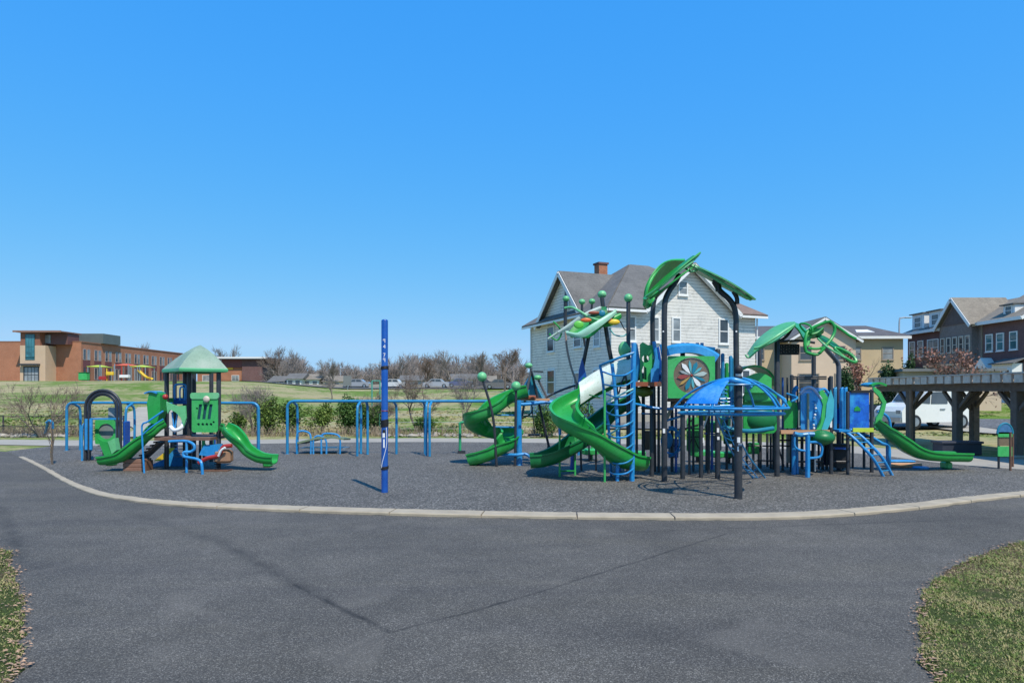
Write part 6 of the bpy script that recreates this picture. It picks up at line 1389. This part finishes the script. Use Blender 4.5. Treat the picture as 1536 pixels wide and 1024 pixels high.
# dark car parked left of van under the slide
carprof = [(-2.1, .25), (2.1, .25), (2.15, .75), (1.9, .95), (1.3, 1.0), (.8, 1.42), (-.6, 1.45), (-1.2, .98), (-2.0, .85), (-2.18, .6)]
carwin = [[(-1.0, 1.0), (-.1, 1.0), (-.1, 1.36), (-.55, 1.37)], [(0, 1.0), (.95, 1.0), (.72, 1.34), (0, 1.36)]]
paint = lambda n_, c: M(n_, c, .28, .05, 2, coat=.5)
fr = Fr(19.3, 39.5, radians(4), hill(19.3, 39.5)+.06); vehicle('parked_car', fr, carprof, 1.75, paint('charcoal_paint', (.03, .035, .045)), carwin, (-1.35, 1.35), 'dark grey car parked on the street left of the white van', 'car', .32)
for i, (px, D, c, a, lb) in enumerate(((654, 106, (.35, .36, .38), 0, 'silver car on the far road left of the bare tree row'), (690, 108, (.10, .11, .2), 3, 'dark blue car on the far road behind the meadow'), (722, 105, (.05, .05, .06), 2, 'black car on the far road left of the farmhouse'), (590, 110, (.6, .6, .58), 0, 'white car on the far road just right of the solid blue pole'), (536, 112, (.3, .31, .33), 0, 'grey car on the far road left of the solid blue pole'), (748, 100, (.14, .13, .13), 0, 'dark grey car on the far road beside the tall bare tree'))):
    x_, y_ = fx(px, D), D; fr = Fr(x_, y_, radians(a), hill(x_, y_)+.05); vehicle('parked_car', fr, carprof, 1.75, paint('car_paint', c), carwin, (-1.35, 1.35), lb, 'car', .32)

# ---------------- far low houses and roadside wall
for i, (px0, px1, top, D, wm, rm, lb) in enumerate(((405, 428, 563, 134, M('pale_green_wall', (.30, .34, .32), .7), shing, 'small pale green house far beyond the meadow, nearest the brick annex'), (430, 452, 559, 133, white, shing, 'white low house far beyond the meadow left of the blue frame post'), (455, 478, 560, 135, white, shing_b, 'white low house with brown roof, second to the right beyond the meadow'), (484, 512, 563, 136, M('cream_wall', (.62, .56, .46), .7), shing_b, 'cream long low house beyond the meadow'), (600, 632, 562, 137, M('lavender_wall', (.42, .42, .50), .7), shing, 'bluish low house just right of the solid blue pole'), (676, 716, 560, 134, white, shing, 'white low house beyond the meadow behind the bare twigs'), (716, 742, 563, 133, M('ochre_wall', (.60, .42, .10), .7), shing_b, 'ochre yellow low house left of the tall bare tree'))):
    x0, x1 = fx(px0, D), fx(px1, D); z0 = hill((x0+x1)/2, D)-.6; zt = EYE+(YH-top)*D/F
    fr = Fr(x0, D, 0, z0); t = thing('low_house', fr.P((x1-x0)/2, 3, 0), lb, 'house'); h_ = zt-z0; ev = h_-1.1
    fbox(MB(), fr, 0, x1-x0, 0, 6, 0, ev).build('wall', wm, t)
    mb = MB(); prism(mb, fr, [(-.5, ev-.1), (6.5, ev-.1), (3, h_)], -.4, x1-x0+.4, 'u'); mb.build('roof', rm, t)
    for k in range(2): window(t, fr, (x1-x0)*(.25+.5*k), ev*.6, .9, .8, 0, 'f', white, pane, sill=False)
x0 = fx(412, 112); mb = MB(); P = [Vector((x_, 111.5+.0*x_, 0)) for x_ in [x0+i*2.2 for i in range(19)]]
t = thing('roadside_wall', (P[9].x, 111, hill(P[9].x, 111)), 'long low pale concrete wall along the far road beyond the meadow', 'wall')
mb = MB()
for a_, b_ in zip(P[:-1], P[1:]): mb.beam((a_.x, a_.y, 2.95), (b_.x, b_.y, 2.95), .25, .75)
mb.build('panel', conc2, t)
# blue/green backstop frames and dark sign seen past the pole
q = A(521, 577, 100); t = thing('dark_sign', (q.x, q.y, hill(q.x, q.y)), 'dark square sign board on a post in the middle of the far meadow edge', 'sign')
MB().box((q.x, q.y, EYE+(YH-571)*.1), (1.2, .12, 1.5)).build('board', slate_gb, t); MB().tube([(q.x, q.y+.1, hill(q.x, q.y)), (q.x, q.y+.1, 3.2)], .06, 6).build('post', steel, t)
q = A(563, 600, 60); t = thing('goal_frame', (q.x, q.y, hill(q.x, q.y)), 'pair of thin teal green posts in the meadow left of the solid blue pole', 'frame')
for px in (558, 570): c_ = A(px, 570, 60); MB().tube([(c_.x, 60, hill(c_.x, 60)), (c_.x, 60, EYE+(YH-571)*.06)], .07, 6).build('post', M('sage_teal', (.07, .30, .24), .5), t)
c1, c2 = A(558, 571, 60), A(570, 571, 60); MB().tube([c1, c2], .06, 6).build('crossbar', bpy.data.materials['sage_teal'], t)
# street lamps
def lamp(px, top, D, arm, lb):
    q = A(px, 590, D); z0 = hill(q.x, q.y); zt = EYE+(YH-top)*D/F
    t = thing('street_lamp', (q.x, q.y, z0), lb, 'street lamp')
    MB().tube(catmull([(q.x, q.y, z0), (q.x, q.y, zt*.6), (q.x, q.y, zt-.5), (q.x+arm*.3, q.y, zt-.08), (q.x+arm, q.y, zt)], 4), .085, 7).build('pole', M('lamp_grey', (.35, .36, .38), .5), t)
    MB().box((q.x+arm*1.15, q.y, zt-.03), (.8, .3, .14), ch=.04).build('lamp_head', steel, t)
lamp(1349, 476, 80, .9, 'tall thin street lamp left of the dark brick townhouses'); lamp(574, 546, 140, -2.2, 'far street lamp with a curved arm just left of the solid blue pole top'); lamp(511, 552, 140, .8, 'far thin street lamp in the middle of the tree line')
# ---------------- fences along the path
def fence(pts, label, name, post_h, rails, pm, rm, sp=2.4, rr=.02, pr_=.05):
    P = [Vector(p) for p in pts]; t = thing(name, (P[0].x, P[0].y, hill(P[0].x, P[0].y)), label, 'fence'); tops = []
    for a_, b_ in zip(P[:-1], P[1:]):
        n_ = max(1, int((b_-a_).length/sp))
        for k in range(n_): q = a_.lerp(b_, k/n_); tops.append(q)
    tops.append(P[-1])
    for q in tops: z0 = hill(q.x, q.y); MB().tube([(q.x, q.y, z0-.1), (q.x, q.y, z0+post_h)], pr_, 7).build('post', pm, t)
    for h_ in rails: MB().tube([(q.x, q.y, hill(q.x, q.y)+h_) for q in tops], rr, 5).build('rail', rm, t)
fence([(-26, 30.6, 0), (-23.2, 30.4, 0), (-19.6, 30.2, 0), (-17.6, 30.2, 0)], 'low dark metal rail fence at the foot of the slope on the far left', 'rail_fence', .95, (.9, .45, .12), char, char, 2.0, .018, .035)
fence([(-6.2, 31.2, 0), (-2, 31, 0), (1.5, 31, 0)], 'low thin wire fence with green posts behind the blue frame', 'wire_fence', 1.0, (.95, .6, .3), M('fence_green', (.03, .12, .07), .5), steel, 2.4, .008, .03)
# ================================================================ TREES AND SHRUBS
def bare_tree(seed, height=6, spread=.55, levels=4, r0=.12, stems=1, nb=(3, 5), up=.35, sides=(6, 3), wig=.16, twr=1.0):
    """returns (trunk MB, branches MB), rooted at the origin"""
    R = random.Random(seed); tr, br = MB(), MB()
    def grow(p, d, L, r, lv, mb):
        n = 3 if lv < 2 else 2; pts = [p]; rr = [r]
        for i in range(n):
            d = (d+Vector((R.gauss(0, wig), R.gauss(0, wig), R.gauss(0, wig*.5)+.05*up))).normalized(); pts.append(pts[-1]+d*L/n); rr.append(r*(1-.45*(i+1)/n))
        mb.tube(pts, r, sides[0] if lv == 0 else sides[1], rr=rr, cap=False)
        if lv >= levels: return
        k = R.randint(*nb)+(1 if lv == 0 else 0)
        for j in range(k):
            s = R.uniform(.35, 1) if lv else R.uniform(.3, 1); i = min(int(s*n), n-1); f = s*n-i; q = pts[i].lerp(pts[i+1], f)
            a = R.uniform(0, 2*pi); t = (pts[i+1]-pts[i]).normalized(); o = t.orthogonal().normalized(); o = Matrix.Rotation(a, 3, t) @ o
            sp = spread*R.uniform(.6, 1.3); nd = (t*cos(sp)+o*sin(sp)+Vector((0, 0, up*.3))).normalized()
            grow(q, nd, L*R.uniform(.5, .78), max(rr[i]*R.uniform(.45, .65), .006*twr), lv+1, br)
        grow(pts[-1], d, L*.6, rr[-1]*.8, lv+1, br)
    for s in range(stems):
        a = R.uniform(0, 2*pi); d = Vector((cos(a)*.45, sin(a)*.45, 1)).normalized() if stems > 1 else Vector((R.gauss(0, .05), R.gauss(0, .05), 1)).normalized()
        grow(Vector((0, 0, -.1)), d, height*.36, r0*(1 if stems == 1 else .6), 0, tr)
    return tr, br
def leafcloud(mb, R, c, rad, n, size, flat=.75, lump=.35, seed=0, shell=.45):
    c = Vector(c)
    for i in range(n):
        while True:
            d = Vector((R.gauss(0, 1), R.gauss(0, 1), R.gauss(0, 1)))
            if d.length > .01: break
        d.normalize(); ns = noise.noise(d*2.1+Vector((seed, seed*.7, 0)))+.5*noise.noise(d*4.7+Vector((seed, 0, 3)))
        r = (shell+(1-shell)*R.random()**.7)*(1+lump*ns); p = c+Vector((d.x*rad[0]*r, d.y*rad[1]*r, d.z*rad[2]*r))
        if noise.noise(p*1.3/max(rad[0], .4)+Vector((0, seed, 0))) < -.28: continue
        s = size*R.uniform(.55, 1.3); a = Vector((R.gauss(0, 1), R.gauss(0, 1), R.gauss(0, 1))).normalized(); b = a.orthogonal().normalized()
        b = Matrix.Rotation(R.uniform(0, 6.28), 3, a) @ b; e = a.cross(b)*.55
        mb.v += [p-b*s-e*s*.2, p+e*s, p+b*s+e*s*.2, p-e*s]; k = len(mb.v)-4; mb.f.append([k, k+1, k+2, k+3]); mb.sm.append(False)
def foliage_mat(name, c1, c2, c3):
    m, t, b, N, L = newmat(name); v = coords(t, True); n1 = noise_n(t, v, 1.4, 4, .7)
    g = t.nodes.new('ShaderNodeNewGeometry')
    f = mth(t, 'ADD', mth(t, 'MULTIPLY', n1, .7), mth(t, 'MULTIPLY', g.outputs['Random Per Island'], .3))
    L.new(ramp(t, f, [(.36, c1), (.52, c2), (.68, c3)]), b.inputs['Base Color']); b.inputs['Roughness'].default_value = .65; b.inputs['Specular IOR Level'].default_value = .25
    b.inputs['Subsurface Weight'].default_value = 0; return m
f_green = foliage_mat('shrub_leaf', (.035, .08, .018), (.07, .14, .03), (.14, .22, .05)); f_yel = foliage_mat('yellow_green_leaf', (.06, .11, .02), (.12, .19, .035), (.22, .28, .07))
f_dark = foliage_mat('evergreen_leaf', (.018, .045, .018), (.03, .075, .025), (.06, .12, .04)); f_red = foliage_mat('rust_leaf', (.16, .07, .05), (.26, .12, .09), (.38, .22, .16))
def put(seed, x, y, h, label, cat='tree', mat=None, name='bare_tree', group=None, leaves=None, **kw):
    z = hill(x, y); tr, br = bare_tree(seed, h, **kw); m_ = mat or twig; p = Vector((x, y, z))
    t = thing(name, p, label, cat, group)
    for mb in (tr, br): mb.v = [v+p for v in mb.v]
    tr.build('trunk', bark, t); br.build('branches', m_, t)
    if leaves:
        lf_ = MB(); R = random.Random(seed+5); lm, n, sz = leaves
        tips = br.v
        for i in range(n):
            q = tips[R.randrange(len(tips)//4, len(tips))]; q = q+Vector((R.gauss(0, .12), R.gauss(0, .12), R.gauss(0, .12))); s = sz*R.uniform(.6, 1.3)
            a = Vector((R.gauss(0, 1), R.gauss(0, 1), R.gauss(0, 1))).normalized(); b = a.orthogonal().normalized()*s; e = a.cross(b).normalized()*s*.6
            lf_.v += [q-b, q+e, q+b, q-e]; k = len(lf_.v)-4; lf_.f.append([k, k+1, k+2, k+3]); lf_.sm.append(False)
        lf_.build('crown', lm, t)
    return t
# near bare trees / shrubs on the slope
put(11, fx(62, 29.6), 29.6, 3.7, 'small many-stemmed bare tree behind the rail fence on the far left', levels=4, r0=.06, stems=4, spread=.6, nb=(3, 4), mat=twig, twr=.8)
put(12, fx(79, 18.45), 18.45, 3.1, 'thin bare sapling growing beside the blue sleeved stake', levels=3, r0=.025, stems=1, spread=.5, nb=(2, 4), mat=twig, twr=.5)
put(13, fx(378, 31.5), 31.5, 3.2, 'pale leafless bush beside the right slide of the small tower', 'bush', twig2, 'bare_bush', levels=4, r0=.05, stems=6, spread=.55, nb=(3, 4), twr=.9)
put(14, fx(629, 33.5), 33.5, 4.0, 'dark spreading bare tree in the meadow right of the solid blue pole', levels=5, r0=.11, stems=2, spread=.75, nb=(2, 4), mat=twig, twr=.8)
put(15, fx(690, 36), 36, 4.3, 'thin pale bare tree in the meadow above the green post', levels=5, r0=.07, stems=1, spread=.6, nb=(3, 4), mat=twig2, twr=.7)
put(16, fx(560, 32.5), 32.5, 2.7, 'tangled bare shrub just left of the solid blue pole', 'bush', twig, 'bare_bush', levels=4, r0=.05, stems=5, spread=.7, nb=(3, 4), twr=.8)
put(17, fx(498, 70), 70, 3.5, 'pale bare sapling standing alone high in the meadow', levels=4, r0=.07, stems=1, mat=twig2, twr=1.3)
put(18, fx(757, 88), 88, 8.2, 'tall bare tree immediately left of the farmhouse', levels=5, r0=.17, stems=1, spread=.5, nb=(3, 4), mat=twig, twr=2.2)
put(19, fx(343, 190), 190, 14, 'bare tree rising behind the small brick annex roof', levels=4, r0=.2, spread=.5, nb=(4, 5), mat=twig2, twr=4)
put(20, fx(418, 145), 145, 11, 'dense bare tree right of the brick annex', levels=4, r0=.2, spread=.6, nb=(4, 5), mat=twig, twr=4)
put(21, fx(500, 135), 135, 8, 'pale bare tree on the skyline above the white low houses', levels=4, r0=.2, spread=.55, nb=(4, 5), mat=twig2, twr=3.5)
put(22, fx(11, 165), 165, 10, 'faint bare tree behind the left wing of the school', levels=4, r0=.2, nb=(4, 5), mat=twig2, twr=4)
put(23, fx(203, 178), 178, 13, 'faint bare tree behind the roof of the school', levels=4, r0=.2, nb=(4, 5), mat=twig2, twr=4)
put(24, fx(640, 125), 125, 8.5, 'bare tree on the skyline nearest right of the solid blue pole', levels=4, r0=.2, spread=.55, nb=(4, 5), mat=twig, twr=3.5)
put(25, fx(1290, 52), 52, 6.4, 'rust coloured half leafless tree in front of the beige building', mat=twig, name='rusty_tree', leaves=(f_red, 900, .12), levels=3, r0=.1, stems=1, spread=.6, nb=(3, 4), twr=1.3)
put(26, fx(1418, 46), 46, 6.2, 'rust leaved tree in front of the middle townhouse', mat=twig, name='rusty_tree', leaves=(f_red, 1300, .10), levels=4, r0=.12, stems=2, spread=.7, nb=(3, 4), twr=1.1)
put(27, fx(1452, 45), 45, 5.4, 'pale twiggy tree with few rusty leaves left of the townhouse doorway', mat=twig2, name='rusty_tree', leaves=(f_red, 300, .10), levels=4, r0=.1, stems=2, spread=.7, nb=(3, 4), twr=1.1)
# far wood as one mass
protos = [bare_tree(100+i, 8.5, levels=3, r0=.2, spread=.6, nb=(4, 6), sides=(4, 3), twr=5) for i in range(5)]
R = random.Random(9); mb = MB()
def addp(pr, x, y, z, s, a):
    Rm = Matrix.Rotation(a, 3, 'Z')
    for src in pr:
        b = len(mb.v); mb.v += [Rm @ v*s+Vector((x, y, z)) for v in src.v]; mb.f += [[i+b for i in f] for f in src.f]; mb.sm += src.sm
for i in range(210):
    D = R.uniform(150, 215); px = R.uniform(402, 870)
    s = R.uniform(.6, 1.1)*(D/175)*(1.5 if (402 < px < 450 or 590 < px < 720) else 1.2)*(1+.25*sm(720, 790, px)); x = fx(px, D); addp(protos[i % 5], x, D, 2.2, s, R.uniform(0, 6.28))
ow = mb.build('bare_wood', M('far_twigs', (.25, .215, .20), .95, .3, .08)); tag(ow, 'leafless brown wood along the skyline between the school and the farmhouse', 'trees', kind='stuff')
mb = MB()
for i in range(34):
    D = R.uniform(158, 200); px = R.uniform(412, 860); x = fx(px, D); leafcloud(mb, R, (x, D, 3.9), (4.5, 3, R.uniform(2.2, 3.9)), 260, .42, seed=i)
ow = mb.build('far_thicket', foliage_mat('thicket_leaf', (.09, .07, .06), (.15, .12, .09), (.20, .18, .10))); tag(ow, 'low brown thicket under the skyline trees', 'bushes', kind='stuff')
# hill trees to the left & right of frame for side views
# leafy shrubs
def shrub(px, D, w_, h_, mat, label, n=2600, sz=.055, seed=0, name='shrub', cat='shrub', lumps=5, dy=None):
    x = fx(px, D); z = hill(x, D); t = thing(name, (x, D, z), label, cat); R = random.Random(seed+50); mb = MB(); st = MB()
    for k in range(lumps):
        a = R.uniform(0, 6.28); q = R.random()**.5*.55; c = Vector((x+cos(a)*q*w_, D+sin(a)*q*w_*.6, z+h_*R.uniform(.35, .68)))
        rr_ = R.uniform(.32, .5); leafcloud(mb, R, c, (w_*rr_, w_*rr_*.8, h_*rr_*.85), n//lumps, sz, seed=seed+k)
        st.tube(catmull([Vector((x+cos(a)*.08, D+sin(a)*.08, z-.05)), Vector((x, D, z)).lerp(c, .5)+Vector((0, 0, -.1)), c], 3), .022, 5)
    mb.build('foliage', mat, t); st.build('stem', bark, t); return t
shrub(405, 31.3, 1.15, 2.0, f_yel, 'yellow green bush between the small tower slide and the long blue frame', 4200, seed=1)
shrub(436, 31.6, .8, 1.6, f_green, 'darker bush behind the left end of the long blue frame', 2600, seed=2)
shrub(482, 31.4, 1.0, 1.7, f_yel, 'light green bush behind the green ramp', 3400, seed=3)
shrub(516, 31.8, 1.3, 2.15, f_green, 'large dark green bush in the middle behind the long blue frame', 5200, seed=4)
shrub(552, 31.6, .95, 1.75, f_green, 'green bush immediately left of the solid blue pole', 2600, seed=5)
shrub(635, 31.2, .7, 1.0, f_green, 'low green bush at the foot of the dark spreading bare tree', 1800, seed=6)
shrub(352, 31.5, .7, 1.2, f_yel, 'small green bush behind the right slide of the small tower', 1800, seed=7)
shrub(820, 30.0, .9, 1.6, f_green, 'green bush between the two spiral slides', 2500, seed=8)
shrub(722, 30.6, .5, .8, f_yel, 'small yellow green bush right of the green post', 1200, seed=9)
shrub(866, 36.0, 1.2, 1.5, f_green, 'leafy bush against the grey left wall of the farmhouse', 2500, seed=10)
for px, D, w_, h_, sd, lb in ((1330, 50, .95, 3.7, 21, 'dark evergreen left of the farthest townhouse'), (1362, 56, .7, 4.3, 22, 'slim dark evergreen at the corner of the farthest townhouse'), (1346, 53, 1.0, 2.6, 23, 'low dark evergreen between the two taller ones'), (1268, 50, 1.0, 3.2, 24, 'dark green tree behind the right deck of the play structure'), (1248, 48, 1.6, 1.4, 25, 'wide low hedge bush in front of the beige building'), (1375, 54, .9, 2.3, 26, 'rounded evergreen beside the porch of the farthest townhouse')):
    shrub(px, D, w_, h_, f_dark, lb, 3200, .09, sd, 'evergreen', 'evergreen', 7)
# dry brush & stones at the foot of the slope
R = random.Random(31); mb = MB()
for i in range(2600):
    px = R.choice([R.uniform(560, 850), R.uniform(0, 130), R.uniform(330, 600)]); D = R.uniform(29.9, 31.4); x = fx(px, D); z = hill(x, D)
    h = R.uniform(.1, .5); a = R.uniform(0, 6.28); l = R.uniform(.1, .5)*h
    mb.tube([(x, D, z-.02), (x+cos(a)*l*.5, D+sin(a)*l*.5, z+h*.6), (x+cos(a)*l*1.3, D+sin(a)*l*1.3, z+h)], .007, 3, cap=False)
tag(mb.build('dry_brush', M('dry_brush', (.26, .20, .14), .95, .4, 3)), 'dry twiggy brush along the foot of the slope', 'brush', kind='stuff')
mb = MB()
for i in range(260):
    px = R.choice([R.uniform(570, 860), R.uniform(0, 100)]); D = R.uniform(29.7, 30.8); x = fx(px, D); z = hill(x, D); s_ = R.uniform(.04, .16)
    b = len(mb.v); mb.ball((x, D, z+s_*.3), s_, 6, 4, (R.uniform(.8, 1.5), 1, R.uniform(.5, .8)))
    for k in range(b, len(mb.v)): mb.v[k] += Vector((R.gauss(0, s_*.1), R.gauss(0, s_*.1), R.gauss(0, s_*.1)))
tag(mb.build('stones', M('field_stone', (.34, .30, .25), .9, .35, 3)), 'scattered pale stones along the foot of the slope', 'stones', kind='stuff')

put(41, fx(722, 120), 120, 8.6, 'bare tree behind the two ball tipped poles, left of the tall bare tree', levels=4, r0=.2, spread=.55, nb=(4, 5), mat=twig2, twr=3)
put(42, fx(781, 96), 96, 5.4, 'smaller bare tree half hidden by the left corner of the farmhouse', levels=4, r0=.14, spread=.6, nb=(3, 5), mat=twig, twr=2.4)
put(43, fx(455, 140), 140, 9.5, 'round topped bare tree right of the brick annex on the skyline', levels=4, r0=.2, spread=.65, nb=(4, 5), mat=twig2, twr=3.5)
put(44, fx(676, 130), 130, 9.5, 'broad bare tree on the skyline above the dark spreading tree', levels=4, r0=.2, spread=.6, nb=(4, 5), mat=twig2, twr=3.4)
